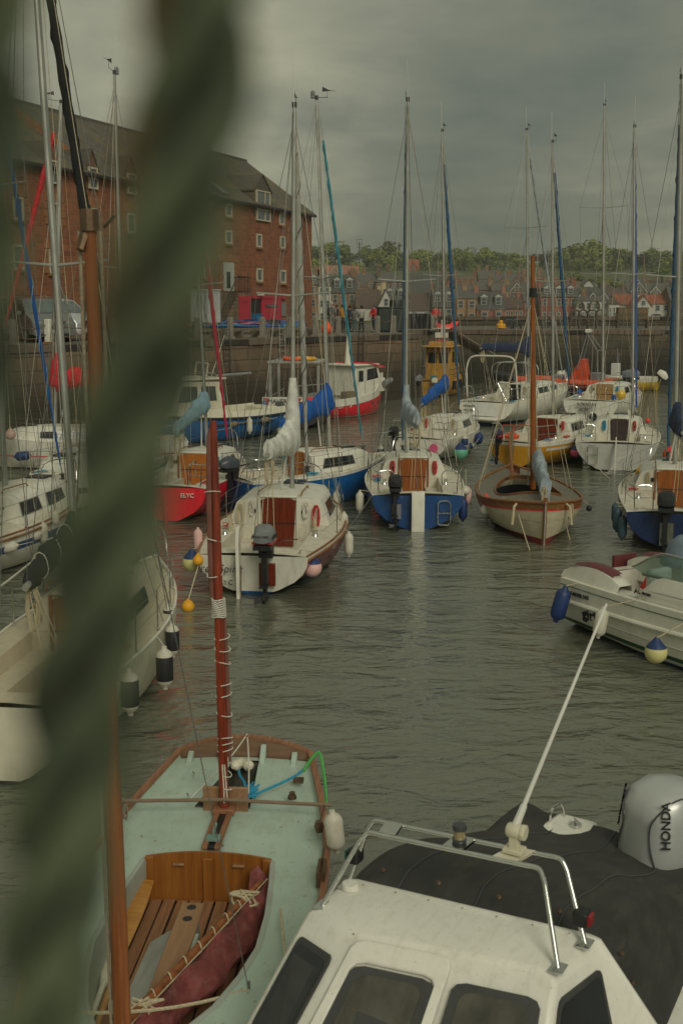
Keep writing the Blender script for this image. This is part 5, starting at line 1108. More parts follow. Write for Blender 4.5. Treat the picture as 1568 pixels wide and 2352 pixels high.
fender(1063, 1170, yb(tB, .5, -1.35), 58, 'navy fender at the quarter beside the stern ladder', FENB, rope=world(tB, hB.deck(.08, -.97)))
fender(1075, 1140, yb(tB, 1.2, -1.4), 46, 'dull pink white fender behind the navy one', PINKW, rope=world(tB, hB.deck(.2, -.97)))
ballfender(1069, 1128, yb(tB, .8, -1.4), 20, 'small cream ball above the navy fender', FENW)
fender(826, 1152, yb(tB, .6, 1.35), 54, 'white fender on the far quarter of the royal blue boat', FENW, rope=world(tB, hB.deck(.1, .97)))
ballfender(1057, 1039, yb(tC, .2, -1.35), 35, 'seafoam green ball fender', GRNP, FENB, rope=world(tC, hC.deck(.06, -.97)))
fender(1099, 1007, yb(tC, 2.6, -1.45), 30, 'short navy fender nearest the bow of the white boat', FENB, FENB, ar=1.6, tilt=.2, rope=world(tC, hC.deck(.5, -.97)))
fender(1081, 1024, yb(tC, 1.6, -1.45), 15, 'stubby navy and white fender lying sideways', FENB, FENW, ar=1.1, tilt=1.3, rope=world(tC, hC.deck(.3, -.97)))
fender(1067, 1014, yb(tC, 1.0, -1.42), 28, 'navy and white fender tucked behind the green ball', FENB, FENW, ar=1.8, rope=world(tC, hC.deck(.2, -.97)))
fender(874, 1042, yb(tC, .1, 1.3), 42, 'black fender with white top at the outboard corner', FENK, FENW, rope=world(tC, hC.deck(.02, .97)))
ballfender(1321, 1038, yb(tE, .9, 1.5), 23, 'bright pink ball between the yellow and cream hulls', PINK, FENB, rope=world(tE, hE.deck(.12, .97)))
ballfender(1537, 1045, yb(tE, 1.3, -1.6), 32, 'orange red ball at the cream hull', ORANGE, REDP, rope=world(tE, hE.deck(.18, -.97)))
ballfender(1469, 1084, yb(tF, 3.5, 1.6), 20, 'small amber ball floating by the net', AMBER)
fender(1294, 1030, yb(tD, 3.0, -1.4), 36, 'slim cream fender on the yellow side', FENW, rope=world(tD, hD.deck(.48, -.97)))
fender(1133, 1035, yb(tD, .2, 1.2), 34, 'cream fender behind the red outboard', FENW, rope=world(tD, hD.deck(.04, .97)))
ballfender(1210, 934, yb(tH, 2.2, -1.7), 21, 'coral red ball against the big white yacht', REDP, REDP, rope=world(tH, hH.deck(.25, -.97)))
ballfender(1116, 1148, yb(tG, 2.2, 1.25), 22, 'fluorescent red ball at the clinker boat', REDP, REDP, rope=world(tG, hG.deck(.4, .97)))
ballfender(1113, 1172, yb(tG, 1.9, 1.35), 24, 'grey cream ball under the fluorescent red one', FENW, rope=world(tG, hG.deck(.35, .97)))
ballfender(1352, 1168, yb(tG, 2.2, -1.3), 13, 'little black ball on the clinker rail', FENK, rope=world(tG, hG.deck(.4, -.97)))
for k, (px, py, hp, s) in enumerate([(1412, 1178, 50, 'highest'), (1417, 1193, 62, 'middle'), (1429, 1212, 62, 'lowest')]):
    fender(px, py, yb(tF, .9 - .35 * k, 1.35), hp, 'slate blue fender, %s of three at the navy boat' % s, FENT, rope=world(tF, hF.deck(.16 - .05 * k, .97)))
for k, (px, py, hp, lb) in enumerate([(298, 1590, 118, 'black and white fender hanging lowest on the cream hull beside the rope'), (378, 1534, 108, 'black and white fender in the middle of the cream side'), (396, 1470, 86, 'black and white fender further up the cream side'), (386, 1416, 60, 'black and white fender by the bow of the cream boat')]):
    x_ = (1.75, 2.7, 3.4, 4.1)[k]; fender(px, py, yb(tT, x_, -1.3) - .35, hp, lb, FENK, FENW, ar=2.6, rope=world(tT, hT.deck(x_ / 6.5, -.99)), rope_m=ROPEW)
for k, (px, py, hp, lb, ti, ar) in enumerate([(75, 1232, 46, 'fat white fender lying along the blue stripe', 1.2, 1.9), (100, 1224, 54, 'cream fender hanging upright at the blue striped side', 0, 2.6), (20, 1257, 48, 'white fender lowest at the blue striped side', 1.35, 1.9), (128, 1190, 36, 'grey white fender further forward on the blue striped side', 0, 2.2)]):
    fender(px, py, yb(tS, 2.6 - .5 * k if k != 1 else 2.8, -1.35), hp, lb, FENW, ar=ar, tilt=ti)
fender(52, 1047, yb(tR, 4.6, 1.3), 40, 'dark blue fender lying against the white hull with the red line', FENB, ar=1.9, tilt=1.45)
ballfender(24, 998, yb(tR, 6.2, 1.2), 24, 'coral ball at the bow of the boat with the red sail', PINKW)
fender(573, 977, yb(tO, 2.2, 1.45), 40, 'white fender in the middle of the blue motor boat side', FENW, rope=world(tO, hO.deck(.3, .99)))
fender(652, 958, yb(tO, -.2, 1.3), 34, 'white fender at the stern of the blue motor boat', FENW)
for px, py, lb in ((535, 974, 'near'), (608, 964, 'far')): fender(px, py, yb(tO, 2.8 if px < 570 else 1.2, 1.5), 24, 'brownish rolled tube fender %s the white fender of the motor boat' % ('before' if lb == 'near' else 'after'), mat('tube_tan', (.2, .16, .1), .8), ar=2, tilt=1.4)
for px, py, hp, lb in ((1443, 953, 26, 'upright'), (1462, 970, 24, 'dark topped')): fender(px, py, 44.2, hp, lb + ' little white fender on the far white boat', FENW, FENB if 'dark' in lb else FENW)
ballfender(1487, 966, 44, 11, 'tiny coral ball on the far white boat', REDP)
# ------------------------------------------------------------------ mooring lines
line(D(1190, 1180, yb(tG, .5)), G(1216, 1264), 'rope running down from the clinker bow towards the outboards', ROPE, .012, .02)
line(world(tG, V((.4, .35, .85))), G(1207, 1252), 'frayed rope left of the clinker sternpost', ROPE, .014) if False else None
line(world(tG, V((.5, -.45, .8))), G(1308, 1240), 'rope falling from the clinker rail into the water on the yacht side', ROPE, .014)
line(world(tA, hA.deck(.06, -.9)), world(tB, hB.deck(.05, .95)), 'dark line between the maroon boat and the royal blue boat', WIRE, .01, .25)
line(world(tC, hC.deck(.02, -.9)), world(tB, hB.deck(.2, -.95)), 'slack line from the ladder boat to its green fendered neighbour', ROPEW, .009, .3)
line(world(tE, hE.deck(.02, .9)), G(1400, 1100), 'bow shaped line down the cream stern to the water', ROPE, .012, .1)
line(world(tD, hD.deck(.01, .9)), G(1108, 1085), 'slanting rope from the red outboard corner to the water', ROPE, .012, .02)
line(V((-7.2, 16, 0.9)), D(420, 1000, 32), 'thin rope', ROPE) if False else None
line(D(-20, 1362, 12), D(150, 1215, 20), 'white rope rising past the cream cockpit towards the blue striped boat', ROPEW, .014, .05)
line(D(290, 1000, 28.5), D(388, 1300, 17), 'grey warp slanting down behind the hanging rope', WIRE, .01)
# fishing net hung at the navy boat
mb = MB()
for i in range(12):
    a, b = V(D(1390 + 6 * i, 1090 - 1.5 * i, 27.6)), V(D(1425 + 4 * i, 1040 - 1.0 * i, 27.8)); mb.tube(sag(a, b, .06, 5), .005, 3); a2, b2 = V(D(1460 - 5 * i, 1085 - 3 * i, 27.7)), V(D(1390 + 5 * i, 1085 - 4 * i, 27.6)); mb.tube(sag(a2, b2, .05, 5), .005, 3)
o = mb.build('fishing_net', ROPEW); tag(o, 'pale netting draped over the rail of the navy boat', 'net')
# ================================================================== GRANARY AND QUAY
gd = V((13, 32.4, 0)).normalized(); GR = V((-2.35, 92, 0))           # right hand front corner; facade runs back to the left along -gd
GA = math.atan2(gd.y, gd.x); GL = 62.0; GO = GR - gd * GL; gin = V((-gd.y, gd.x, 0))   # local x along the front, y inwards
brickM = blocks('granary_rubble', ((.31, .098, .044), (.20, .066, .031), (.26, .115, .05)), (.27, .145, .085), .62, .27, 0, .022, wob=.30, bmp=.6)
slateM = blocks('granary_slates', ((.125, .112, .088), (.09, .085, .07), (.15, .115, .06)), (.025, .024, .022), .34, .24, 0, .012, wob=.05, plane='xy', moss=((.20, .14, .045), .35, .52), bmp=.5)
dress = mat('dressed_orange_stone', (.30, .13, .055), .85, .25, 3, bmp=.3)
def wallM(): return Matrix.Translation(V((GO.x, GO.y, QZ))) @ Matrix.Rotation(GA, 4, 'Z')
GI = wallM().inverted()
def FA(px, py):
    """pixel -> facade coordinates (x along, z)"""
    r = ray(px, py); n = gin; k = (GO - CAM).dot(n) / r.dot(n); p = GI @ (CAM + r * k); return p.x, p.z
gt = thing('granary', 'red sandstone granary with slate roof and rows of small windows', 'building', (GO.x, GO.y, QZ), GA)
EV = FA(708, 489)[1]; HW = 5.8; RG = EV + 4.15
w = MB(); w.prism([(0, .0, -.3), (0, 0, EV), (GL, 0, EV), (GL, 0, -.3)], (0, .001, 0)); w = MB()
w.grid([[(x, 0, z) for x in (0, GL)] for z in (-.3, EV)]); w.face([(GL, 0, -.3), (GL, 2 * HW, -.3), (GL, 2 * HW, EV), (GL, HW, RG), (GL, 0, EV)]); w.face([(0, 0, -.3), (0, 2 * HW, -.3), (0, 2 * HW, EV), (0, HW, RG), (0, 0, EV)]); w.face([(0, 2 * HW, -.3), (GL, 2 * HW, -.3), (GL, 2 * HW, EV), (0, 2 * HW, EV)])
w.build('wall', brickM, gt, smooth=0)
def slate(parent, pts, name='roof', th=.12):
    """a slate slope: own frame so that the courses run along it; pts[0]->pts[1] is the eave"""
    a, b, c = V(pts[0]), V(pts[1]), V(pts[2]); ex = (b - a).normalized(); nz = ex.cross(c - b).normalized(); ey = nz.cross(ex)
    M = Matrix(((ex.x, ey.x, nz.x, a.x), (ex.y, ey.y, nz.y, a.y), (ex.z, ey.z, nz.z, a.z), (0, 0, 0, 1))); I = M.inverted()
    w = MB(); w.prism([I @ V(p) for p in pts], (0, 0, th)); o = w.build(name, slateM, parent, smooth=0); o.matrix_local = M; return o
w = MB(); w.tube([(0, -.36, EV - .22), (GL, -.36, EV - .22)], .09, 6); w.build('gutter', BLACK, gt)
XS = FA(228, 430)[0]
for xa, xb, rg in ((XS, GL + .12, RG), (-.2, XS - .01, RG - .75)):
    slate(gt, [(xa, -.3, EV - .2), (xb, -.3, EV - .2), (xb, HW, rg), (xa, HW, rg)])
    slate(gt, [(xb, 2 * HW + .3, EV - .2), (xa, 2 * HW + .3, EV - .2), (xa, HW, rg), (xb, HW, rg)])
    w = MB(); w.box(((xa + xb) / 2, HW, rg + .12), (xb - xa, .3, .22)); w.build('ridge', mat('ridge_stone', (.10, .09, .08), .9), gt)
w = MB(); w.prism([(XS - .05, -.32, EV - .1), (XS - .05, HW, RG + .1), (XS - .05, 2 * HW + .3, EV - .1)], (.3, 0, 0)); w.build('parted_gable', dress, gt, smooth=0)
for x in (12, 17, 31): w = MB(); w.box((x, HW, RG + (.25 if x > XS else -.5)), (.7, .6, .5)); w.lathe([(.16, 0), (.13, .4)], (x, HW, RG + .5), 8); w.build('chimney', mat('ridge_stone', (0, 0, 0)), gt, smooth=0)
cream = mat('window_frame_cream', (.50, .45, .33), .7, .12, 6)
def gwin(px, py, wpx, hpx, parts=1, m=None, dr=False, glass=PALEGL):
    x, z = FA(px, py); x0 = FA(px - wpx / 2, py)[0]; x1 = FA(px + wpx / 2, py)[0]; z0 = FA(px, py + hpx / 2)[1]; z1 = FA(px, py - hpx / 2)[1]; W_, H_ = (x1 - x0) * .92, z1 - z0; c = ((x0 + x1) / 2, (z0 + z1) / 2)
    f = MB(); b = W_ * .14
    for sx in (-1, 1): f.box((c[0] + sx * (W_ / 2 - b / 2), -.03, c[1]), (b, .10, H_))
    for sz in (-1, 1): f.box((c[0], -.034, c[1] + sz * (H_ / 2 - b / 2)), (W_, .11, b))
    if parts == 2: f.box((c[0], -.02, c[1]), (b * .5, .07, H_ - b)); f.box((c[0], -.022, c[1]), (W_ - b, .06, b * .5))
    o = f.build('window', m or cream, gt, smooth=0)
    g = MB(); g.face([(c[0] - W_ / 2 + b, -.015, c[1] - H_ / 2 + b), (c[0] + W_ / 2 - b, -.015, c[1] - H_ / 2 + b), (c[0] + W_ / 2 - b, -.015, c[1] + H_ / 2 - b), (c[0] - W_ / 2 + b, -.015, c[1] + H_ / 2 - b)]); g.build('pane', glass, o, smooth=0)
    sl = MB(); sl.box((c[0], -.07, c[1] - H_ / 2 - .07), (W_ + .16, .2, .1)); sl.build('sill', dress, o, smooth=0)
    if dr:
        d = MB(); d.box((c[0], -.02, c[1] + H_ / 2 + .28), (W_ + .7, .09, .5)); 
        for sx in (-1, 1):
            for k in range(3): d.box((c[0] + sx * (W_ / 2 + .22 + .06 * (k % 2)), -.02, c[1] - H_ / 2 + (k + .5) * H_ / 3), (.36 + .12 * (k % 2), .08, H_ / 3 - .03))
        d.build('stone_surround', dress, o, smooth=0)
    return o
for px, py, wp, hp in [(524, 482, 16, 31), (594, 552, 13, 31), (524, 544, 16, 31), (646, 501, 12, 30), (648, 556, 12, 28), (595, 631, 15, 31), (649, 635, 14, 31), (474, 624, 15, 33), (472, 538, 16, 31), (470, 474, 16, 31), (420, 530, 17, 32), (420, 465, 17, 32), (370, 520, 18, 34), (370, 452, 18, 34), (420, 618, 17, 34)]: gwin(px, py, wp, hp)
for px, py, wp, hp in [(213, 502, 22, 50), (125, 490, 24, 52), (213, 606, 22, 52), (122, 600, 24, 56), (40, 478, 26, 54), (40, 590, 26, 58), (300, 512, 20, 46), (300, 610, 20, 48)]: gwin(px, py, wp, hp, 1, dr=True)
# dormers (through the eave) and roof lights
def dormer(px, pyb, pyt, wpx, gable, big=False):
    xa, zb = FA(px - wpx / 2, pyb); xb = FA(px + wpx / 2, pyb)[0]; zt = FA(px, pyt)[1]; W_ = xb - xa; c = (xa + xb) / 2; gh = FA(px, gable)[1] - zt; dp = (zt - EV + .2) / (RG - EV + .2) * (HW + .3) - .3; dr_ = (zt + gh - EV + .2) / (RG - EV + .2) * (HW + .3) - .3
    d = MB(); ww = W_ * .62; d.prism([(c - ww, -.05, EV - .9), (c + ww, -.05, EV - .9), (c + ww, -.05, zt), (c, -.05, zt + gh - .05), (c - ww, -.05, zt)], (0, .25, 0)); 
    for s in (-1, 1): d.face([(c + s * ww, .1, EV - .3), (c + s * ww, .1, zt), (c + s * ww, dp + .1, zt)])
    o = d.build('dormer', slateM if big else mat('dormer_stone', (.16, .09, .055), .9, .3, 3), gt, smooth=0)
    for s in (-1, 1):
        r_ = MB(); e = .12; r_.prism([(c + s * (ww + e), -.12, zt - e * gh / ww), (c, -.12, zt + gh), (c, dr_ + .2, zt + gh), (c + s * (ww + e), dp + .2, zt - e * gh / ww)], (0, 0, .09)); r_.build('dormer_roof', mat('dormer_slate', (.085, .075, .055), .85, .3, 2), o, smooth=0)
    zc = (zb + zt) / 2; f = MB(); H_ = zt - zb; bb = .09
    for s in (-1, 1): f.box((c + s * (W_ / 2 - bb / 2), -.1, zc), (bb, .12, H_))
    for zz_ in (zb + bb / 2, zc - (H_ * .12 if big else 0), zt - bb / 2): f.box((c, -.1, zz_), (W_ - .01, .11, bb))
    if big: f.box((c + W_ * .12, -.1, zc), (bb * .6, .10, H_ - .02))
    fo = f.build('window', cream, o, smooth=0); g = MB(); g.face([(c - W_ / 2, -.085, zb), (c + W_ / 2, -.085, zb), (c + W_ / 2, -.085, zt), (c - W_ / 2, -.085, zt)]); g.build('pane', PALEGL, fo, smooth=0)
dormer(602, 505, 438, 31, 402, True); dormer(211, 432, 384, 20, 344); dormer(122, 420, 368, 22, 325); dormer(300, 444, 398, 20, 360)
for px, py in ((520, 438), (482, 441), (430, 428)):
    x, z = FA(px, py + 8); y = (z - EV + .2) / (RG - EV + .2) * (HW + .3) - .3; sl_ = (RG - EV + .2) / (HW + .3); d = MB(); d.prism([(x - .45, y - .25, z - .25 * sl_ + .18), (x + .45, y - .25, z - .25 * sl_ + .18), (x + .45, y + .9, z + .9 * sl_ + .18), (x - .45, y + .9, z + .9 * sl_ + .18)], (0, -.04, .07)); o = d.build('roof_light', GREY, gt, smooth=0)
    d = MB(); d.face([(x - .34, y - .15, z - .15 * sl_ + .27), (x + .34, y - .15, z - .15 * sl_ + .27), (x + .34, y + .78, z + .78 * sl_ + .27), (x - .34, y + .78, z + .78 * sl_ + .27)]); d.build('pane', PALEGL, o, smooth=0)
# first floor door, its stone surround, stair and landing
x0, z0 = FA(512, 668); x1, z1 = FA(535, 603)
d = MB(); d.box(((x0 + x1) / 2, -.03, (z0 + z1) / 2), (x1 - x0, .1, z1 - z0)); dd = d.build('door', mat('door_white', (.5, .5, .46), .6), gt, smooth=0)
d = MB(); d.box(((x0 + x1) / 2 - .1, -.09, z0 + .75), ((x1 - x0) * .35, .02, 1.1)); d.build('door_glass', GLASS, dd)
d = MB(); 
for s, xx in ((-1, x0), (1, x1)):
    for k in range(5): d.box((xx + s * .22, -.025, lerp(z0, z1, (k + .5) / 5)), (.40 + .2 * (k % 2), .09, (z1 - z0) / 5 - .02))
d.box(((x0 + x1) / 2, -.024, z1 + .28), (x1 - x0 + 1.5, .092, .5)); d.build('stone_surround', dress, dd, smooth=0)
def FO(px, py, off=1.4):
    r = ray(px, py); o_ = GO - gin * off; p = GI @ (CAM + r * ((o_ - CAM).dot(gin) / r.dot(gin))); return p.x, p.z
xa_, zl = FO(547, 673); xb_ = FO(577, 673)[0]; xs0 = FO(506, 745)[0]
st = MB(); st.box(((xa_ + xb_) / 2, -.7, zl / 2 - .15), (xb_ - xa_, 1.38, zl + .3)); nst = 9; sw_ = (xa_ - xs0) / nst
for k in range(nst): h_ = zl * (1 - (k + 1) / (nst + 1)) + .3; st.box((xa_ - (k + .5) * sw_, -.7, h_ / 2 - .3), (sw_ + .005, 1.30, h_))
st.build('outside_stair', blocks('stair_rubble', ((.24, .16, .09), (.16, .115, .075)), (.08, .06, .04), .5, .26, wob=.3), gt, smooth=0)
rl = MB(); pts = [V((xb_, -1.36, zl)), V((xa_, -1.36, zl)), V((xs0, -1.36, -.1))]
for a, b, n in ((pts[0], pts[1], 12), (pts[1], pts[2], 16), (pts[0], pts[0] + V((0, 1.3, 0)), 6)):
    up = V((0, 0, 1.1)); rl.tube([a + up, b + up], .035, 5); rl.tube([a + up * .12, b + up * .12], .02, 5)
    for k in range(n + 1): p = a.lerp(b, k / n); rl.tube([p, p + up], .014, 4)
rl.build('stair_railing', BLACK, gt)
# red store doors, lintel beam, sign, window, downpipe, cctv
PR = mat('door_cerise', (.46, .022, .05), .55, .12, 3, dirt=(.2, .02, .02))
def fbox(pa, pb, y, m, nm, parent=gt, dep=.08):
    xa, za = FA(*pa); xb, zb = FA(*pb); d = MB(); d.box(((xa + xb) / 2, y, (za + zb) / 2), (abs(xb - xa), dep, abs(zb - za))); return d.build(nm, m, parent, smooth=0)
xa, za = FO(549, 746); xb, zb = FO(572, 680); d = MB(); d.box(((xa + xb) / 2, -1.42, (za + zb) / 2), (xb - xa, .08, zb - za)); rd_ = d.build('red_door', PR, gt, smooth=0)
xa, za = FO(549, 692); xb, zb = FO(573, 680); d = MB(); d.box(((xa + xb) / 2, -1.46, (za + zb) / 2), (xb - xa, .06, zb - za)); d.build('door_head', PR, rd_, smooth=0)
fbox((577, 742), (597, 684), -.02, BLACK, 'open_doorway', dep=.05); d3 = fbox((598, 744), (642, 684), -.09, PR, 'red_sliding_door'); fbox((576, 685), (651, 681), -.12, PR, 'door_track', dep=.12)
s_ = fbox((606, 705), (633, 699), -.15, DGREY, 'name_plate', d3, .03); fbox((609, 703), (630, 701), -.17, GREY, 'plate_band', d3, .03)
fbox((645, 726), (656, 694), -.03, GREY, 'side_window', dep=.06); fbox((677.5, 745), (681, 500), -.1, mat('downpipe', (.30, .27, .21), .6), 'downpipe', dep=.1)
fbox((588, 678), (596, 675), -.25, WHITE, 'camera_housing', dep=.3)
# the tall narrow drainpipes and vent slots give the wall some incident
fbox((700, 500), (702, 745), -.08, mat('downpipe2', (.22, .13, .09), .7), 'downpipe', dep=.1)
# --- blue wheelie bin and cones
def onq(px, py, z=None): return G(px, py, QZ if z is None else z)
def atd(px, y, z=QZ + .01): r = ray(px, 700); return V((r.x * y / r.y, y, z))
p = atd(586, 80); t = thing('wheelie_bin', 'blue wheeled bin standing in the open granary doorway', 'bin', p, GA); d = MB(); d.box((0, 0, .5), (.62, .6, .95), 0, None, 1.18); d.build('body', mat('bin_blue', (.02, .16, .34), .5), t, bevel=.03)
d = MB(); d.box((0, 0, 1.02), (.78, .78, .08)); d.build('lid', mat('bin_blue', (0, 0, 0)), t, bevel=.03); d = MB(); d.box((-.08, -.33, .42), (.12, .02, .22)); d.box((.12, -.33, .42), (.12, .02, .22)); d.build('white_mark', WHITE, t)
for s in (-1, 1): d = MB(); d.lathe([(.1, -.04), (.1, .04)], (s * .28, .28, .1), 10, axis=V((1, 0, 0))); d.build('wheel', BLACK, t)
for px, y, lb in ((546, 78, 'orange traffic cone beside the red narrow door'), (606, 82.4, 'orange traffic cone by the sliding red door')):
    t = thing('traffic_cone', lb, 'cone', atd(px, y)); d = MB(); d.lathe([(.16, .04), (.03, .7)], n=10); d.build('cone', ORANGE, t); d = MB(); d.box((0, 0, .02), (.4, .4, .04)); d.build('base', BLACK, t); d = MB(); d.lathe([(.115, .28), (.085, .42)], n=10); d.build('band', WHITE, t)
# --- box lorry
p = onq(470, 752); t = thing('box_lorry', 'white box lorry parked tail out by the granary stair', 'lorry', atd(472, 66), math.atan2(.97, -.22), None); t.scale = (.88, .88, .88)
LW = mat('lorry_white', (.48, .50, .50), .4, .08, 3, dirt=(.25, .24, .2))
d = MB(); d.box((2.6, 0, 1.75), (5.0, 2.05, 2.25)); d.build('box_body', LW, t, bevel=.05); d = MB(); d.box((6.0, 0, 1.3), (1.6, 1.9, 1.7)); d.build('cab', LW, t, bevel=.2)
d = MB(); 
for y in (-.98, -.05, .05, .98): d.box((.085, y, 1.75), (.03, .03, 2.1))
for z in (.72, 2.78): d.box((.083, 0, z), (.03, 1.98, .03))
d.build('door_trim', DGREY, t); d = MB(); d.box((.3, 0, .52), (.5, 2.0, .2)); b = d.build('bumper', LW, t, bevel=.03)
for i, (y, m_) in enumerate(((-.85, REDP), (-.6, AMBER), (.6, AMBER), (.85, REDP))): d = MB(); d.lathe([(.07, 0), (.06, .03)], (.04, y, .52), 8, axis=V((-1, 0, 0))); d.build('tail_light', m_, b)
d = MB(); d.box((.045, -.15, .52), (.02, .5, .12)); d.build('number_plate', AMBER, b)
for x in (1.2, 5.8):
    for s in (-1, 1): d = MB(); d.lathe([(.2, -.12), (.4, -.12), (.4, .12), (.2, .12)], (x, s * .85, .4), 14, axis=V((0, 1, 0))); d.build('wheel', BLACK, t)
# --- vans
def van(label, p, rz, m, L=5.0, H=1.95, Wd=1.95, plate=None, rack=False):
    t = thing('van', label, 'van', p, rz, None); hw = Wd / 2
    prof = [(0, .35), (0, .95), (.05, 1.9), (.35, H), (3.0, H), (3.45, H - .1), (4.15, 1.25), (4.8, 1.02), (5.0, .8), (5.02, .35)]
    rows = []
    for f, dy in ((-1, 0), (-.97, .0), (0, 0), (.97, 0), (1, 0)):
        rows.append([V((lerp(2.5, x, .985 if abs(f) == 1 else 1), f * (hw - (max(0, z - 1.0) * .16)), lerp(1.1, z, .985 if abs(f) == 1 else 1))) for x, z in prof])
    mb = MB(); mb.grid(rows, 0); mb.face(rows[0]); mb.face(rows[-1][::-1]); mb.grid([[r[0] for r in rows], [r[-1] for r in rows]]); o = mb.build('body', m, t, smooth=30)
    yy = lambda z, s: s * (hw - max(0, z - 1.0) * .16 + .012)
    for s in (-1, 1):
        for q in ([(.2, 1.22), (.22, 1.72), (1.35, 1.74), (1.35, 1.22)], [(1.5, 1.22), (1.5, 1.74), (2.55, 1.74), (2.55, 1.22)], [(2.68, 1.22), (2.68, 1.74), (3.28, 1.72), (3.92, 1.24)]):
            w = MB(); w.face([(x, yy(z, s), z) for x, z in q]); w.build('side_window', GLASS, t, smooth=0)
        w = MB(); w.box((3.7, s * (hw + .12), 1.28), (.14, .24, .2)); w.build('wing_mirror', m, t, bevel=.05)
        for x in (.95, 4.15): w = MB(); w.lathe([(.0, .0), (.2, .02), (.33, .0), (.34, -.2)], (x, s * (hw + .015), .34), 18, axis=V((0, s, 0)), mfun=lambda a, c: 1 if a < 1 else 0); w.build('wheel', [BLACK, GREY], t)
        w = MB(); w.box((2.4, s * (hw + .01), .98), (4.2, .02, .03)); w.build('side_moulding', DGREY, t)
        w = MB(); w.prism([(4.70, s * hw * .60, 1.0), (4.55, s * hw * .98, 1.05), (4.72, s * hw * .98, .82), (4.96, s * hw * .62, .82)], (.04, 0, .03)); w.build('headlight', mat('headlight_glass', (.4, .42, .42), .1), t)
    w = MB(); w.face([(4.12, -.72, 1.30), (4.12, .72, 1.30), (3.52, .66, 1.82), (3.52, -.66, 1.82)]); w.build('windscreen', mat('screen_glass', (.10, .13, .12), .08, .3, 1.5, spec=.8), t, smooth=0)
    g = MB(); g.prism([(5.01, -.5, .92), (5.01, .5, .92), (5.03, .42, .64), (5.03, -.42, .64)], (.03, 0, 0)); g_ = g.build('grille', BLACK, t)
    g = MB(); g.tube([(5.07, -.5, .93), (5.07, .5, .93), (5.07, .42, .63), (5.07, -.42, .63)], .018, 5, closed=True); g.tube([(5.075, -.45, .78), (5.075, .45, .78)], .016, 5); g.build('grille_trim', STEEL, g_)
    g = MB(); g.tube([(5.09, .13 * cos(a), .78 + .13 * sin(a)) for a in [2 * pi * k / 20 for k in range(20)]], .014, 5, closed=True)
    for k in range(3): a = pi / 2 + k * 2 * pi / 3; g.tube([(5.09, 0, .78), (5.09, .13 * cos(a), .78 + .13 * sin(a))], [.022, .008], 5)
    g.build('star_emblem', STEEL, g_)
    g = MB(); g.box((5.0, 0, .42), (.14, Wd * .95, .28)); b = g.build('bumper', m, t, bevel=.04); g = MB(); g.box((5.075, 0, .34), (.02, 1.3, .12)); g.build('lower_grille', BLACK, b)
    if plate: g = MB(); g.box((5.085, 0, .50), (.015, .52, .12)); pl = g.build('number_plate', WHITE, b); text(plate, .10, (5.095, 0, .465), (0, 1, 0), (0, 0, 1), LETB, 'plate_letters', pl, ext=.002)
    if rack:
        g = MB()
        for s in (-1, 1): g.tube([(.3, s * .7, H + .03), (.4, s * .7, H + .12), (3.0, s * .7, H + .12), (3.1, s * .7, H + .03)], .025, 6)
        g.build('roof_rail', STEEL, t)
van('dark grey van facing out with a star on its grille', V((-15.5, 54.4, QZ)), -.95, mat('van_graphite', (.17, .175, .17), .3, .1, 2, metal=.3), plate='W8 HEX')
van('silver van with dark side windows behind the grey van', V((-16.2, 55.6, QZ)), -.45, mat('van_silver', (.50, .52, .53), .3, .06, 2, metal=.3), rack=True)
# --- white bollards with chains along the left quay edge
def edge_pt(px, back=.0):
    r = ray(px, 700); d = V((r.x, r.y, 0)); n = ln; k = (LA - ln * back).dot(n) / d.dot(n); p = d * k; return V((p.x, p.y, QZ + .03))
bm_ = mat('bollard_concrete', (.24, .22, .18), .9, .2, 4, dirt=(.12, .11, .07)); CG = 'bollards along the granary quay'
bx = [-60, 25, 108, 260, 350, 452, 528, 602, 664, 724, 745, 777, 803, 833, 867, 904, 935]
names = {108: 'white tar topped bollard in front of the grey van', 528: 'grey bollard in front of the kayaks, first of the pair by the granary', 602: 'grey bollard before the red sliding door', 724: 'grey bollard just past the granary corner', 777: 'grey bollard by the yellow jacket', 867: 'grey bollard at the end of the dark tank', 904: 'grey bollard before the dark tank', 664: 'grey bollard before the granary downpipe'}
bp = []
for i, px in enumerate(bx):
    if px in (745, 803, 833, 935): continue
    p = edge_pt(px, .55); bp.append(p); t = thing('bollard', names.get(px, 'grey chain bollard of the row, standing near column %d of the quay edge' % i if False else ['plain grey bollard beyond the vans', 'grey bollard at the bonnet of the grey van', '', 'grey bollard hidden behind the thick rope', 'grey bollard at the edge of the thick rope', 'grey bollard by the white lorry'][min(i, 5)]), 'bollard', p, GA, CG)
    d = MB(); d.box((0, 0, .5), (.26, .26, 1.06), 0, None, .9); d.build('post', WHITE if px == 108 else bm_, t, bevel=.03); d = MB(); d.box((0, 0, .06), (.34, .34, .1)); d.build('base', dress if px == 108 else bm_, t)
for i, (a, b) in enumerate(zip(bp, bp[1:])):
    d = MB()
    for z in (.85, .45) if i < 4 else (.9,): d.tube(sag(a + V((0, 0, z)), b + V((0, 0, z)), .22 if (b - a).length < 6 else .35, 10), .022, 4)
    o = d.build('chain', mat('chain_rust', (.14, .10, .07), .8), smooth=0); tag(o, 'sagging chain between quayside bollards', 'chain', 'chains between the quayside bollards')
p = D(992, 748, 76.4); t = thing('bollard', 'grey wooden post beside the man in the red jacket', 'bollard', (p.x, p.y, QZ), 0, CG); d = MB(); d.box((0, 0, .5), (.26, .26, 1.06)); d.build('post', bm_, t, bevel=.03); d = MB(); d.box((0, 0, .06), (.34, .34, .1)); d.build('base', bm_, t)
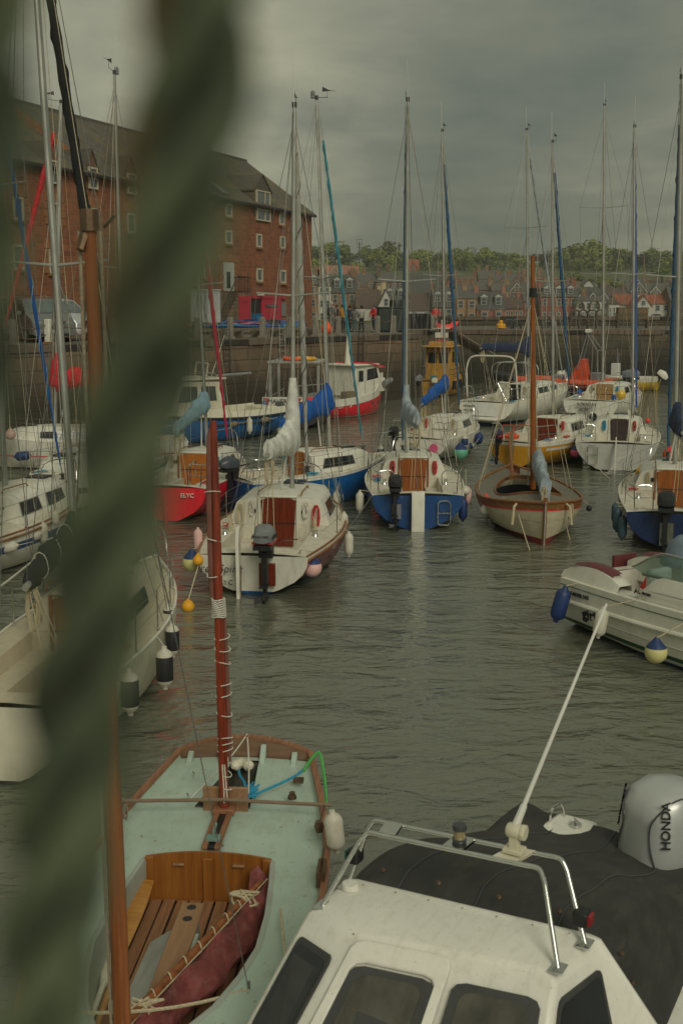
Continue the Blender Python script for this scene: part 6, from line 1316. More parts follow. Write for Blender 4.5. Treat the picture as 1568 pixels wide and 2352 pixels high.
# --- kayaks
def kayak(px, py, Y, L, rz, m, label, roll=0):
    p = D(px, py, Y); t = thing('kayak', label, 'kayak', p, rz, 'kayaks stacked on the quay'); t.rotation_euler.x = roll; mb = MB(); rows = []
    for i in range(15):
        q = i / 14; wv = .33 * sin(pi * min(1, max(0, q))) ** .7 + .004; zz_ = .12 * (2 * q - 1) ** 4
        rows.append([V((L * (q - .5), wv * cos(a), zz_ + (.16 if sin(a) < 0 else .10) * sin(a) * (wv / .33))) for a in [2 * pi * k / 12 for k in range(12)]])
    mb.grid(rows, 0, True, True, True); mb.build('shell', m, t, smooth=50)
    c = MB(); c.tube([(.45 * cos(a), .2 * sin(a), .115) for a in [2 * pi * k / 16 for k in range(16)]], .03, 6, closed=True); c.build('cockpit_rim', BLACK, t); c = MB(); c.face([(.42 * cos(a), .17 * sin(a), .118) for a in [2 * pi * k / 16 for k in range(16)]]); c.build('seat_well', BLACK, t); return t
KB = mat('kayak_blue', (.02, .08, .30), .4, .2, 2); KB2 = mat('kayak_sky', (.02, .16, .36), .4, .2, 2); KR = mat('kayak_coral', (.62, .08, .07), .45, .2, 2)
kayak(515, 747, 66, 4.4, .55, KB2, 'sky blue kayak lowest in front of the lorry'); kayak(500, 741, 67, 4.0, .6, KB, 'dark blue kayak on the pile by the lorry'); kayak(552, 744, 67.5, 4.2, .5, KR, 'coral kayak between two blue ones'); kayak(590, 749, 67, 3.8, .62, KB, 'blue kayak beside the first bollard of the granary')
kayak(628, 742, 68.5, 4.2, .45, KB, 'long blue kayak propped before the sliding red door', .5); kayak(632, 749, 68, 4.3, .5, KB2, 'sky blue kayak below the propped one'); kayak(462, 746, 66, 3.8, .5, KR, 'coral kayak half hidden by the rope'); kayak(575, 739, 69.5, 4.0, .5, KB, 'dark blue kayak behind, by the wheeled bin')
p = D(1020, 745, 78.6); t = kayak(1020, 747, 78.6, 2.0, .12, mat('dinghy_red', (.75, .06, .05), .45, .12, 2), 'bright red dinghy lying upside down at the gangway head', .3); t.scale = (1, 2.0, 2.6); t.name = 'upturned_dinghy'; t['category'] = 'dinghy'; del t['group']
# wooden trestle, pallet and ladder clutter
gw = wood('weathered_wood', (.20, .16, .11), (.11, .09, .065), 0, .85)
t = thing('wooden_rack', 'long low weathered timber rack under the kayaks', 'rack', edge_pt(600, 1.6), math.atan2(ld.y, ld.x)); d = MB(); d.box((0, 0, .4), (9, .12, .14)); d.box((0, .6, .4), (9, .12, .14)); d.build('rail', gw, t)
for k in range(7): d = MB(); d.box((-4.3 + k * 1.43, .3, .2), (.12, .8, .4)); d.build('leg', gw, t)
# --- dark tank
p = D(898, 752, 71); t = thing('storage_tank', 'big dark green plastic tank on the quay', 'tank', (p.x, p.y, QZ), .2); DT = mat('tank_green', (.022, .032, .028), .5, .2, 2)
d = MB(); d.box((0, 0, .75), (1.9, 1.2, 1.5)); d.build('body', DT, t, bevel=.12); d = MB()
for x in (-.7, -.25, .2, .65): d.box((x, -.6, .75), (.1, .08, 1.45))
d.build('rib_mould', DT, t, bevel=.02); d = MB(); d.lathe([(.42, 0), (.42, .42), (.38, .5), (0, .5)], (.3, 0, 1.48), 18); d.build('filler_cap', DT, t); d = MB(); d.box((0, 0, 1.5), (2.0, 1.3, .10)); d.build('lid_rim', DT, t, bevel=.03)
# rack hung with dark wetsuits
p = D(962, 752, 73); t = thing('drying_rack', 'rail hung with dark wet gear beside the tank', 'rack', (p.x, p.y, QZ), .1); d = MB()
for s in (-1, 1): d.tube([(s * .75, 0, 0), (s * .75, 0, 1.15)], .03, 6)
d.tube([(-.8, 0, 1.12), (.8, 0, 1.12)], .025, 6); d.build('rail', GREY, t)
for k in range(9): d = MB(); x = -.68 + k * .17; d.grid([[(x + dx * (1 + .2 * z), .05 * sin(k + z * 5) + dy, 1.12 - z) for dx, dy in ((-.07, -.05), (0, -.08), (.07, -.05), (.07, .05), (0, .08), (-.07, .05))] for z in (0, .2, .45, .75, .95)], 0, True); d.build('hanging_suit', CBLK, t)
# orange ball on the chain, orange buoy float, pots
ballfender(750, 755, edge_pt(750, .3).y, 27, 'orange ball hung on the quay chain', ORANGE, name='ball_fender')
p = D(1150, 750, 80.5); t = thing('marker_buoy', 'flat orange buoy with knob top resting on the far quay', 'buoy', (p.x, p.y, QZ + .02)); d = MB(); d.lathe([(.25, 0), (.33, .06), (.33, .3), (.25, .36), (.1, .38)], n=16); d.build('body', AMBER, t); d = MB(); d.ball((0, 0, .48), .14, 10); d.build('knob', AMBER, t)
CRM = mat('creel_net', (.10, .085, .06), .9, .3, 20); CRK = mat('creel_dark', (.035, .045, .05), .9, .3, 20)
def creel(px, pyb, Y, wpx, hpx, label, m=CRM, turn=0):
    p = D(px, pyb, Y); t = thing('lobster_creel', label, 'creel', p, turn, 'lobster creels on the far quay'); W_ = wpx / FPX * Y; H_ = hpx / FPX * Y; dpt = W_ * .8
    hoop = lambda y: [(-W_ / 2, y, 0)] + [(-W_ / 2 * cos(a), y, H_ * (.35 + .65 * sin(a))) for a in [pi * k / 8 for k in range(9)]] + [(W_ / 2, y, 0)]
    d = MB()
    for y in (-dpt / 2, 0, dpt / 2): d.tube(hoop(y), .03, 5)
    for s in (-1, 1): d.tube([(s * W_ / 2, -dpt / 2, 0), (s * W_ / 2, dpt / 2, 0)], .035, 5); d.tube([(s * W_ / 2, -dpt / 2, H_ * .35), (s * W_ / 2, dpt / 2, H_ * .35)], .02, 5)
    d.tube([(0, -dpt / 2, H_), (0, dpt / 2, H_)], .02, 5); d.tube([(-W_ / 2, -dpt / 2, 0), (W_ / 2, -dpt / 2, 0)], .035, 5); d.build('frame', gw if m is CRM else DGREY, t)
    n = MB(); rr = random.Random(int(px * 7 + pyb))
    for y in (-dpt / 2, dpt / 2):
        hp = [V(q) for q in hoop(y)]
        for k in range(9): a, b = rr.choice(hp), rr.choice(hp); n.tube([a, b], .011, 3)
        n.tube([(.16 * W_ * cos(a), y, H_ * .45 + .2 * H_ * sin(a)) for a in [2 * pi * k / 10 for k in range(10)]], .02, 4, closed=True)
    for k in range(12):
        i = rr.randrange(11); n.tube([hoop(-dpt / 2)[i], hoop(dpt / 2)[min(10, max(0, i + rr.choice((-1, 1))))]], .011, 3)
    n.build('netting', m, t); return t
for i, (px, pyb, wp, hp, lb, m_) in enumerate([(1167, 757, 22, 24, 'dark creel next to the flat orange buoy', CRK), (1184, 757, 22, 24, 'dark creel on the pile further from the orange buoy', CRK), (1256, 757, 22, 20, 'dark creel standing alone below the brown mast', CRK),
    (1318, 756, 21, 26, 'bottom creel of the first tall stack', CRM), (1339, 756, 20, 26, 'bottom creel between the two tall stacks', CRM), (1358, 756, 20, 26, 'bottom creel of the second tall stack', CRM), (1378, 756, 18, 26, 'bottom creel beyond the second tall stack', CRM), (1320, 731, 21, 20, 'middle creel of the first tall stack', CRM), (1339, 731, 20, 20, 'middle creel between the tall stacks', CRM), (1359, 731, 20, 20, 'middle creel of the second tall stack', CRM), (1377, 731, 18, 20, 'middle creel beyond the second stack', CRM), (1330, 713, 20, 20, 'top creel crowning the first tall stack', CRM), (1364, 713, 22, 22, 'top creel crowning the second tall stack', CRM)]): creel(px, pyb, 82, wp, hp, lb, m_)
# bench with planks
p = D(1450, 757, 84); t = thing('bench', 'long slatted bench against the parapet wall', 'bench', (p.x, p.y, QZ)); bw = wood('bench_wood', (.13, .11, .06), (.08, .07, .04), 0, .85)
d = MB(); d.box((0, 0, .42), (2.3, .5, .05)); d.build('seat', bw, t); d = MB()
for k in range(18): d.box((-1.1 + k * .13, .25, .7), (.05, .03, .55))
d.box((0, .25, .98), (2.35, .05, .08)); d.build('backrest', bw, t)
for s in (-1, 1): d = MB(); d.box((s * 1.08, 0, .3), (.08, .5, .6)); d.build('leg', bw, t); 
for k in range(2):
    p2 = D(1450 - 1 + 2 * k, 738 - 14 * k, 86); t = thing('fish_box', ('lower' if k == 0 else 'upper') + ' long tan crate behind the slatted bench', 'crate', (p2.x, p2.y, QZ + .65 + .42 * k)); d = MB(); d.box((0, 0, .2), (2.25, .8, .40)); d.build('crate_body', wood('crate_tan', (.22, .14, .07), (.15, .10, .05), 0, .85), t, bevel=.02); d = MB(); d.box((0, 0, .40), (2.31, .86, .05)); d.build('rim', gw, t)
# --- gangway and wall ladders
a, b = D(1036, 762, 70.5), D(1120, 812, 73); dv = b - a; t = thing('gangway', 'weathered timber gangway sloping down from the quay', 'gangway', a, math.atan2(dv.y, dv.x)); L_ = sqrt(dv.x ** 2 + dv.y ** 2); ga = math.atan2(dv.z, L_); M_ = Matrix.Rotation(-ga, 4, 'Y')
d = MB()
for k in range(16): d.box(M_ @ V((k * .22 * L_ / 3.4, 0, 0)), (.19, 1.2, .05), 0, M_.to_3x3())
d.build('deck_planks', gw, t)
for s in (-1, 1): d = MB(); d.tube([M_ @ V((0, s * .6, -.1)), M_ @ V((L_ * 1.15, s * .6, -.1))], .1, 4); d.build('beam', gw, t)
for px, y0, y1, lb, Yo in [(500 + 20, 772, 860, 'rusty iron ladder on the wall below the kayaks', None), (829, 765, 850, 'iron ladder on the wall below the tank', None), (1343, 763, 870, 'iron ladder on the far wall by the yacht with the porthole', 76.2), (648, 768, 830, 'aluminium ladder leaning at the quay edge', None)]:
    Y = Yo or edge_pt(px, -.15).y; a, b = D(px, y0, Y), D(px + 4, y1, Y - .1); t = thing('wall_ladder', lb, 'ladder', a, math.atan2(ld.y, ld.x) if not Yo else 0, 'ladders on the quay walls'); h_ = (a - b).z
    for s in (-1, 1): d = MB(); d.tube([(s * .2, 0, .5), (s * .2, 0, -h_)], .028, 6); d.build('rail', DGREY if 'iron' in lb else ALU, t)
    d = MB(); k = 0
    while k * .28 < h_: d.tube([(-.2, 0, .3 - k * .28), (.2, 0, .3 - k * .28)], .018, 5); k += 1
    d.build('rungs', DGREY if 'iron' in lb else ALU, t)
# ------------------------------------------------------------------ people
SKIN = mat('skin', (.42, .24, .16), .6, .08, 8)
def skinbody(name, verts, edges, radii, m, parent, sub=1, root=0):
    me = bpy.data.meshes.new(name); me.from_pydata(verts, edges, []); o = bpy.data.objects.new(name, me); COL.objects.link(o)
    md = o.modifiers.new('skin', 'SKIN'); md.use_smooth_shade = True
    for i, r_ in enumerate(radii): me.skin_vertices[0].data[i].radius = (r_, r_) if not isinstance(r_, tuple) else r_; me.skin_vertices[0].data[i].use_root = (i == root)
    s = o.modifiers.new('s', 'SUBSURF'); s.levels = sub; s.render_levels = sub
    dg = bpy.context.evaluated_depsgraph_get(); dg.update(); n = bpy.data.meshes.new_from_object(o.evaluated_get(dg)); n.name = name; n.materials.clear(); n.materials.append(m); bpy.data.objects.remove(o); bpy.data.meshes.remove(me)
    q = bpy.data.objects.new(name, n); COL.objects.link(q); q.parent = parent; return q
def person(px, Y, top, label, jacket, trousers, hair, face=0, hat=None, hood=False, arms=(0.1, .1), pack=None, stride=.08):
    p0 = atd(px, Y, QZ); hgt = D(px, top, Y).z - QZ; k = hgt / 1.75; t = thing('person', label, 'person', p0, face, 'people standing on the quay'); t.scale = (k, k, k)
    # facing -y
    J = {'pel': (0, 0, .95), 'ch': (0, .0, 1.30), 'nk': (0, 0, 1.50), 'hd': (0, -.02, 1.60), 'ht': (0, 0, 1.70)}
    vs, es, rs = [], [], []
    def add(p, r, prev=None):
        vs.append(V(p)); rs.append(r); 
        if prev is not None: es.append((prev, len(vs) - 1))
        return len(vs) - 1
    pel = add(J['pel'], (.15, .11)); w = add((0, 0, 1.12), (.14, .10), pel); ch = add(J['ch'], (.17, .115), w); nk0 = add((0, 0, 1.45), .075, ch); nk = add(J['nk'], .055, nk0); hd = add((0, -.015, 1.58), (.078, .09), nk); ht = add((0, 0, 1.69), (.07, .08), hd)
    add((0, -.105, 1.585), .012, hd)
    for s, ab in zip((-1, 1), arms):
        sh = add((s * .17, 0, 1.42), .065, ch); el = add((s * (.25 + .03 * ab), -.02 - ab * .10, 1.16), .045, sh); wr = add((s * (.25 - ab * .18), -.06 - ab * .28, .93 + ab * .18), .032, el); pm = add((s * (.25 - ab * .20), -.075 - ab * .31, .86 + ab * .20), (.018, .036), wr)
        for f in range(4): a = add((s * .25 - s * ab * .2, -.105 - ab * .31 + f * .02, .80 + ab * .2), .009, pm); add((s * .245 - s * ab * .2, -.11 - ab * .32 + f * .02, .76 + ab * .2 + abs(f - 1.5) * .006), .007, a)
        add((s * .22 - s * ab * .2, -.12 - ab * .31, .84 + ab * .2), .01, pm)
    for s in (-1, 1):
        hp = add((s * .09, 0, .88), .095, pel); kn = add((s * .10, -.02 - s * stride * .4, .50), .062, hp); an = add((s * .10, .02 - s * stride, .09), .042, kn); add((s * .11, -.13 - s * stride, .04), .035, an)
    body = skinbody('body', vs, es, rs, SKIN, t)
    # clothes
    def chain(pts, rad, m, nm, edges=None): return skinbody(nm, [V(p) for p in pts], edges or [(i, i + 1) for i in range(len(pts) - 1)], rad, m, t)
    pts = [(0, 0, .84), (0, 0, 1.1), (0, 0, 1.30), (0, 0, 1.46)]; rad = [(.19, .15), (.175, .135), (.20, .145), (.095, .085)]; ed = [(0, 1), (1, 2), (2, 3)]
    for s, ab in zip((-1, 1), arms):
        n0 = len(pts); pts += [(s * .18, 0, 1.42), (s * (.26 + .03 * ab), -.02 - ab * .10, 1.16), (s * (.25 - ab * .17), -.06 - ab * .26, .95 + ab * .17)]; rad += [.088, .068, .05]; ed += [(2, n0), (n0, n0 + 1), (n0 + 1, n0 + 2)]
    if hood: pts += [(0, .03, 1.56), (0, .03, 1.70)]; rad += [(.10, .10), (.095, .10)]; ed += [(3, len(pts) - 2), (len(pts) - 2, len(pts) - 1)]
    chain(pts, rad, jacket, 'jacket', ed)
    pts = [(0, 0, .98), (0, 0, .90)]; rad = [(.17, .125), (.165, .13)]; ed = [(0, 1)]
    for s in (-1, 1): n0 = len(pts); pts += [(s * .095, 0, .82), (s * .10, -.02 - s * stride * .4, .50), (s * .10, .02 - s * stride, .10)]; rad += [.105, .078, .066]; ed += [(1, n0), (n0, n0 + 1), (n0 + 1, n0 + 2)]
    chain(pts, rad, trousers, 'trousers', ed)
    for s in (-1, 1): b = MB(); b.box((s * .105, -.06 - s * stride, .04), (.09, .25, .08)); b.build('shoe', DGREY, t, bevel=.02)
    h_ = MB(); h_.lathe([(.088, -.05), (.10, .0), (.10, .05), (.075, .11), (.02, .135)], (0, .022, 1.62), 12); h_.build('hat' if hat else 'hair', hat or hair, t, smooth=60)
    if hat: b = MB(); b.box((0, -.10, 1.645), (.14, .10, .015)); b.build('brim', hat, t)
    if pack: b = MB(); b.box((0, .22, 1.2), (.30, .18, .46)); b.build('backpack', pack, t, bevel=.06)
    for s in (-1, 1): b = MB(); b.ball((s * .032, -.088, 1.60), .010, 6); b.build('eye', LETB, t)
cl = lambda n, c: mat('cloth_' + n, c, .85, .15, 8)
person(761, 70.5, 692, 'person in pale hat and grey top with dark backpack', cl('greybeige', (.20, .19, .165)), cl('greygreen', (.11, .13, .12)), None, 2.6, cl('oatmeal', (.38, .34, .27)), hood=False, pack=cl('black', (.02, .02, .025)))
person(774, 72.5, 700, 'person in dark clothes behind the yellow jacket', cl('darknavy', (.02, .022, .03)), cl('denim', (.03, .045, .08)), cl('darkhair', (.02, .015, .012)), .4)
person(787, 71, 699, 'person in mustard yellow jacket with the hood up', cl('mustard', (.46, .22, .02)), cl('blacktrouser', (.022, .022, .026)), cl('brownhair', (.05, .03, .02)), 2.8, hood=True)
person(803, 72, 701, 'person in navy jacket turned away beside the grey hooded one', cl('navy', (.03, .04, .065)), cl('khakigrey', (.1, .095, .085)), cl('darkhair', (0, 0, 0)), 2.4)
person(814, 71, 704, 'person in grey hooded coat and teal trousers', cl('greycoat', (.14, .14, .13)), cl('teal', (.06, .11, .12)), cl('darkhair', (0, 0, 0)), 3.0, arms=(.2, .3), hood=True)
person(830, 71.5, 701, 'person with long dark hair in a cream coat', cl('creamcoat', (.42, .40, .33)), cl('blacktrouser', (0, 0, 0)), cl('darkhair', (0, 0, 0)), -2.4)
person(859, 70.5, 698, 'person in red jacket and navy cap before the tank', cl('redjacket', (.55, .035, .045)), cl('navytrouser', (.03, .038, .055)), None, -1.0, cl('capnavy', (.05, .07, .10)), arms=(.9, .9))
person(1001, 77.6, 701, 'person in red hooded jacket standing by the red dinghy', cl('redjacket', (0, 0, 0)), cl('greytrouser', (.09, .085, .08)), None, .3, cl('hoodgrey', (.07, .06, .06)), arms=(.5, .8))
# ================================================================== TOWN ON THE FAR SHORE
def stone(n, c, c2): c, c2 = tuple(x * k for x, k in zip(c, (1.55, 1.3, 1.2))), tuple(x * k for x, k in zip(c2, (1.55, 1.3, 1.2))); return blocks('town_' + n, (c, c2), tuple(x * .8 for x in c), .9, .4, 0, .02, wob=.25, bmp=.2)
TW = dict(brown=stone('brown', (.17, .115, .07), (.13, .085, .055)), buff=stone('buff', (.24, .175, .10), (.19, .135, .08)), red=stone('red', (.20, .085, .055), (.15, .065, .045)), dark=stone('dark', (.105, .08, .06), (.08, .062, .048)), rose=stone('rose', (.24, .12, .085), (.19, .095, .07)),
          white=mat('town_white', (.50, .49, .43), .8, .08, .3, dirt=(.3, .27, .2), dscale=(.2, .2, .2)), cream=mat('town_cream', (.52, .43, .22), .8, .08, .3), grey=stone('grey', (.15, .14, .125), (.115, .11, .10)))
TR_ = dict(slate=mat('town_slate', (.098, .092, .080), .75, .25, 1.2, bmp=.2), dslate=mat('town_slate_dark', (.07, .068, .062), .75, .25, 1.2, bmp=.2), brown=mat('town_tile_brown', (.095, .065, .048), .85, .25, 1.2, bmp=.2), red=mat('town_pantile', (.27, .08, .04), .85, .25, 1.0, bmp=.2), pink=mat('town_tile_pink', (.30, .13, .085), .85, .2, 1.0, bmp=.2))
TWH = mat('town_joinery', (.44, .44, .39), .6, .08, 1); TGL = mat('town_glass', (.05, .06, .065), .12, .5, .6, spec=.8)
HG = 'houses of the town across the bay'
def hwin(t, x, z, w, h, y=0):
    m = MB(); b = .10
    for s in (-1, 1): m.box((x + s * (w / 2), y - .05, z), (b, .14, h + b))
    for zz_ in (-h / 2, 0, h / 2): m.box((x, y - .045, z + zz_), (w + b, .12, b * .8))
    m.face([(x - w / 2, y - .02, z - h / 2), (x + w / 2, y - .02, z - h / 2), (x + w / 2, y - .02, z + h / 2), (x - w / 2, y - .02, z + h / 2)], 1)
    m.build('window', [TWH, TGL], t, smooth=0)
def house(x0, x1, yb, ye, yr, Y0, label, wall='brown', roof='slate', gable=False, nw=2, floors=2, dorm=0, ch=(0.08, .92), dmt=None, deep=None, gables=0, hip=0, name='house', bays=0, turn=0, chm=None):
    """x0..x1, base yb, eave ye, ridge yr in frame units, at distance Y; gable: gable end to us; dorm: dormers on the slope; gables: cross gables"""
    Y = Y0; sh_ = 9 if Y > 350 else 4 if Y > 290 else 0; yb, ye, yr = yb + sh_, ye + sh_, yr + sh_; a, b = D(x0, yb, Y), D(x1, yb, Y); W_ = b.x - a.x; he = (yb - ye) / FPX * Y; hr = (yb - yr) / FPX * Y - he; dp = deep or max(7, min(10, W_ * .8)); base = min(a.z, hillz(Y)) - 1.5; t = thing(name, label, 'house', ((a.x + b.x) / 2, Y, a.z), turn, HG); ex = a.z - base; c = W_ / 2
    wm, rm = TW[wall], TR_[roof]; m = MB()
    if gable: m.prism([(-c, 0, -ex), (c, 0, -ex), (c, 0, he), (0, 0, he + hr), (-c, 0, he)], (0, dp, 0))
    else: m.prism([(-c, 0, -ex), (-c, dp, -ex), (-c, dp, he), (-c + hip * 0, dp / 2, he + (hr if not hip else 0)), (-c, 0, he)], (W_, 0, 0))
    m.build('wall', wm, t, smooth=0); m = MB(); e = .25
    if gable:
        for s in (-1, 1): m.prism([(s * (c + e), -e, he - e * hr / c), (0, -e, he + hr), (0, dp + e, he + hr), (s * (c + e), dp + e, he - e * hr / c)], (0, 0, .18))
    elif hip:
        i = min(c * .95, dp / 2 * hip); R0, R1 = V((-c + i, dp / 2, he + hr)), V((c - i, dp / 2, he + hr)); A_, B_, C_, D__ = V((-c - e, -e, he - .05)), V((c + e, -e, he - .05)), V((c + e, dp + e, he - .05)), V((-c - e, dp + e, he - .05)); m.face([A_, B_, R1, R0]); m.face([B_, C_, R1]); m.face([C_, D__, R0, R1]); m.face([D__, A_, R0])
    else:
        for y0_, y1_ in ((-e, dp / 2), (dp + e, dp / 2)): m.prism([(-c - .1, y0_, he - e * hr / dp * 2), (c + .1, y0_, he - e * hr / dp * 2), (c + .1, y1_, he + hr), (-c - .1, y1_, he + hr)], (0, 0, .18))
    rf_ = m.build('roof', rm, t, smooth=0)
    for f in ch:
        cx = -c + W_ * f; hh = .9 + .25 * ((int(x0) * 7) % 4); cz = he + hr * (.75 if not gable else .4); m = MB(); m.box((cx, dp * .5, cz + hh / 2), (1.0, .75, hh + hr * .5)); top = cz + hh / 2 + (hh + hr * .5) / 2; m.box((cx, dp * .5, top), (1.15, .9, .16))
        for k in (-.4, 0, .4): m.lathe([(.16, 0), (.12, .55)], (cx + k, dp * .5, top + .08), 6, 1)
        m.build('chimney', [chm or (TW['cream'] if wall == 'cream' else TW['brown'] if wall == 'white' else wm), mat('chimney_pot', (.24, .17, .10), .8)], rf_, smooth=0)
    fh = he / floors
    for fl in range(floors):
        for k in range(nw):
            x = -c + W_ * (k + .5) / nw; hwin(t, x, fh * (fl + .55), min(1.15, W_ / nw * .5), fh * .52)
    if gable and hr > 2.2: hwin(t, 0, he + hr * .32, .9, min(1.5, hr * .4))
    for k in range(dorm):
        x = -c + W_ * (k + .5) / dorm; yy = dp / 2 * .18; zb = he + hr * .2; m = MB(); dh = min(1.9, hr * .62); m.box((x, yy + .9, zb + dh / 2), (1.7, 1.9, dh)); 
        m.prism([(x - 1.05, yy - .15, zb + dh), (x + 1.05, yy - .15, zb + dh), (x, yy - .15, zb + dh + .75)], (0, 2.4, 0), 0)
        do = m.build('dormer', dmt or TR_[roof], t, smooth=0); m = MB(); m.face([(x - .95, yy - .17, zb + dh), (x + .95, yy - .17, zb + dh), (x, yy - .17, zb + dh + .6)]); m.build('dormer_gable', TWH, do, smooth=0); hwin(do, x, zb + dh * .52, 1.15, dh * .78, yy - .06)
    for k in range(gables):
        x = -c + W_ * (k + .5) / gables; gw_ = W_ / gables * .36; m = MB(); zb = he; gh = min(hr * .95, gw_ * 1.3); m.prism([(x - gw_, -.15, he - 1.2), (x + gw_, -.15, he - 1.2), (x + gw_, -.15, zb + .2), (x, -.15, zb + gh), (x - gw_, -.15, zb + .2)], (0, .3, 0)); go = m.build('front_gable', wm, t, smooth=0); m = MB()
        for s in (-1, 1): m.prism([(x + s * (gw_ + .2), -.3, zb), (x, -.3, zb + gh + .15), (x, dp / 2 * gh / hr, zb + gh + .15), (x + s * (gw_ + .2), .1, zb)], (0, 0, .16))
        m.build('gable_roof', rm, go, smooth=0); m = MB()
        for s in (-1, 1): m.prism([(x + s * (gw_ + .2), -.33, zb - .1), (x, -.33, zb + gh + .1), (x, -.33, zb + gh - .25), (x + s * (gw_ + .2), -.33, zb - .45)], (0, .04, 0))
        m.build('barge_board', dmt or TWH, go, smooth=0); hwin(go, x, zb - .1 + gh * .15, .9, 1.3, -.16)
    for k in range(bays):
        x = -c + W_ * (k + .5) / bays; m = MB(); m.prism([(x - 1.3, 0, -.3), (x - .8, -.8, -.3), (x + .8, -.8, -.3), (x + 1.3, 0, -.3)], (0, 0, he * .92 + .3)); bo = m.build('bay', wm, t, smooth=0)
        for fl in range(floors): hwin(bo, x, fh * (fl + .5), 1.2, fh * .55, -.82)
    return t
Hs = house
# --- front row on the shore road
Hs(706, 731, 742, 655, 636, 262, 'narrow brown house with white dormer at the granary corner', 'brown', 'slate', nw=1, floors=3, dorm=1, ch=(.9,))
Hs(731, 760, 742, 658, 634, 262, 'tall white house squeezed between two brown ones', 'white', 'slate', nw=2, floors=3, dorm=1, ch=(.1,), chm=TW['brown'])
Hs(760, 817, 742, 672, 636, 262, 'brown stone house with two white dormers on a dark mansard', 'brown', 'dslate', nw=3, floors=2, dorm=2, ch=(.95,))
Hs(817, 872, 742, 706, 668, 256, 'low cottage with broad brown tiled roof', 'white', 'brown', nw=2, floors=1, ch=())
Hs(866, 906, 742, 708, 668, 251, 'white cottage turned gable end to the sea', 'white', 'brown', True, 1, 1, ch=())
Hs(882, 932, 722, 690, 664, 285, 'cream house with two white dormers', 'cream', 'slate', nw=2, floors=1, dorm=2, ch=(0,), chm=TW['cream'])
Hs(839, 874, 700, 676, 664, 292, 'yellow flat topped house with tall cream chimney', 'cream', 'slate', nw=2, floors=1, ch=(.9,), chm=TW['cream'])
Hs(938, 993, 742, 712, 676, 258, 'long low white shed house with brown roof', 'white', 'brown', nw=2, floors=1, ch=())
Hs(992, 1042, 742, 704, 664, 256, 'stone house with white peaked dormers on dark slates', 'dark', 'dslate', nw=2, floors=1, dorm=2, ch=(.05,))
Hs(1043, 1094, 742, 686, 668, 256, 'buff house with two tall bay windows', 'buff', 'slate', nw=2, floors=2, ch=(.5,), bays=2)
Hs(1094, 1160, 742, 710, 674, 255, 'rosy stone house with two bays and white dormers', 'rose', 'dslate', nw=2, floors=1, dorm=2, ch=(.02, .98), bays=2)
Hs(1158, 1200, 742, 708, 686, 257, 'red brick house with a white sunroom under a lean roof', 'red', 'brown', nw=4, floors=1, ch=(.85,), dorm=0)
Hs(1200, 1242, 742, 692, 662, 262, 'plain red stone house before the brown mast', 'red', 'slate', nw=2, floors=2, dorm=1, ch=(.9,))
Hs(1241, 1322, 742, 682, 660, 258, 'long red sandstone terrace with three dormers', 'red', 'slate', nw=5, floors=2, dorm=3, ch=(.02, .5, .98))
Hs(1322, 1396, 742, 692, 684, 256, 'white flat fronted hotel by the creel stacks', 'white', 'slate', nw=4, floors=2, ch=(.3,))
Hs(1322, 1398, 700, 684, 664, 285, 'grey house with white edged gables above the white hotel', 'grey', 'dslate', nw=2, floors=1, gables=3, ch=(.1, .9))
Hs(1397, 1420, 742, 699, 690, 254, 'small white house with three windows in a row', 'white', 'brown', nw=3, floors=1, ch=())
Hs(1414, 1478, 742, 700, 678, 262, 'white bungalow with red pantile roof', 'white', 'red', nw=2, floors=1, ch=())
Hs(1456, 1494, 742, 704, 681, 254, 'white gable end joined to the red roof', 'white', 'red', True, 1, 1, ch=(.5,), chm=TW['white'])
Hs(1480, 1536, 742, 698, 680, 260, 'red roofed house with white and red window bands', 'white', 'red', nw=3, floors=2, ch=(.9,))
Hs(1536, 1580, 742, 690, 660, 258, 'dark stone house at the far end of the shore road', 'dark', 'slate', nw=2, floors=2, ch=(.3,))
Hs(1580, 1660, 742, 690, 662, 260, 'buff terrace beyond the far mast', 'buff', 'slate', nw=4, floors=2, ch=(.1, .9), dorm=2)
# --- second row
Hs(712, 768, 690, 655, 636, 325, 'brown house behind the white one by the granary', 'brown', 'slate', nw=3, floors=1, ch=(.2, .8))
Hs(768, 806, 680, 652, 628, 330, 'stone villa with one yellow edged gable', 'buff', 'slate', nw=2, floors=1, gables=1, ch=(.9,), dmt=TW['buff'])
Hs(806, 866, 682, 654, 626, 328, 'stone house with twin yellow edged gables', 'brown', 'slate', nw=2, floors=1, gables=2, ch=(.05, .5), dmt=TW['buff'])
Hs(862, 930, 682, 644, 620, 326, 'large dark villa with hipped roof and corner bay', 'dark', 'slate', nw=4, floors=2, ch=(.1, .45), hip=1)
Hs(936, 1024, 700, 676, 626, 312, 'hall with a huge plain slate roof', 'dark', 'dslate', nw=3, floors=1, ch=(.98,), deep=16)
Hs(1016, 1048, 704, 672, 634, 312, 'steep red gable at the end of the huge slate roof', 'red', 'slate', True, 1, 1, ch=(.2,))
Hs(1046, 1096, 700, 664, 650, 305, 'row of brown houses under many chimney pots', 'brown', 'slate', nw=3, floors=1, ch=(.1, .35, .6, .85))
Hs(1094, 1130, 690, 662, 644, 318, 'brown house with slate roof and skylight above the bay windows', 'brown', 'slate', nw=2, floors=1, ch=(.95,))
Hs(1128, 1168, 690, 664, 650, 315, 'buff house with a chimney at each end above the rosy one', 'buff', 'slate', nw=2, floors=1, ch=(0, 1))
Hs(1166, 1204, 690, 664, 646, 316, 'slate roofed house with a small white gable', 'dark', 'slate', nw=2, floors=1, gables=1, ch=(.9,))
Hs(1204, 1262, 686, 660, 644, 318, 'long roof behind the brown mast with three chimneys', 'buff', 'slate', nw=3, floors=1, ch=(.1, .5, .9))
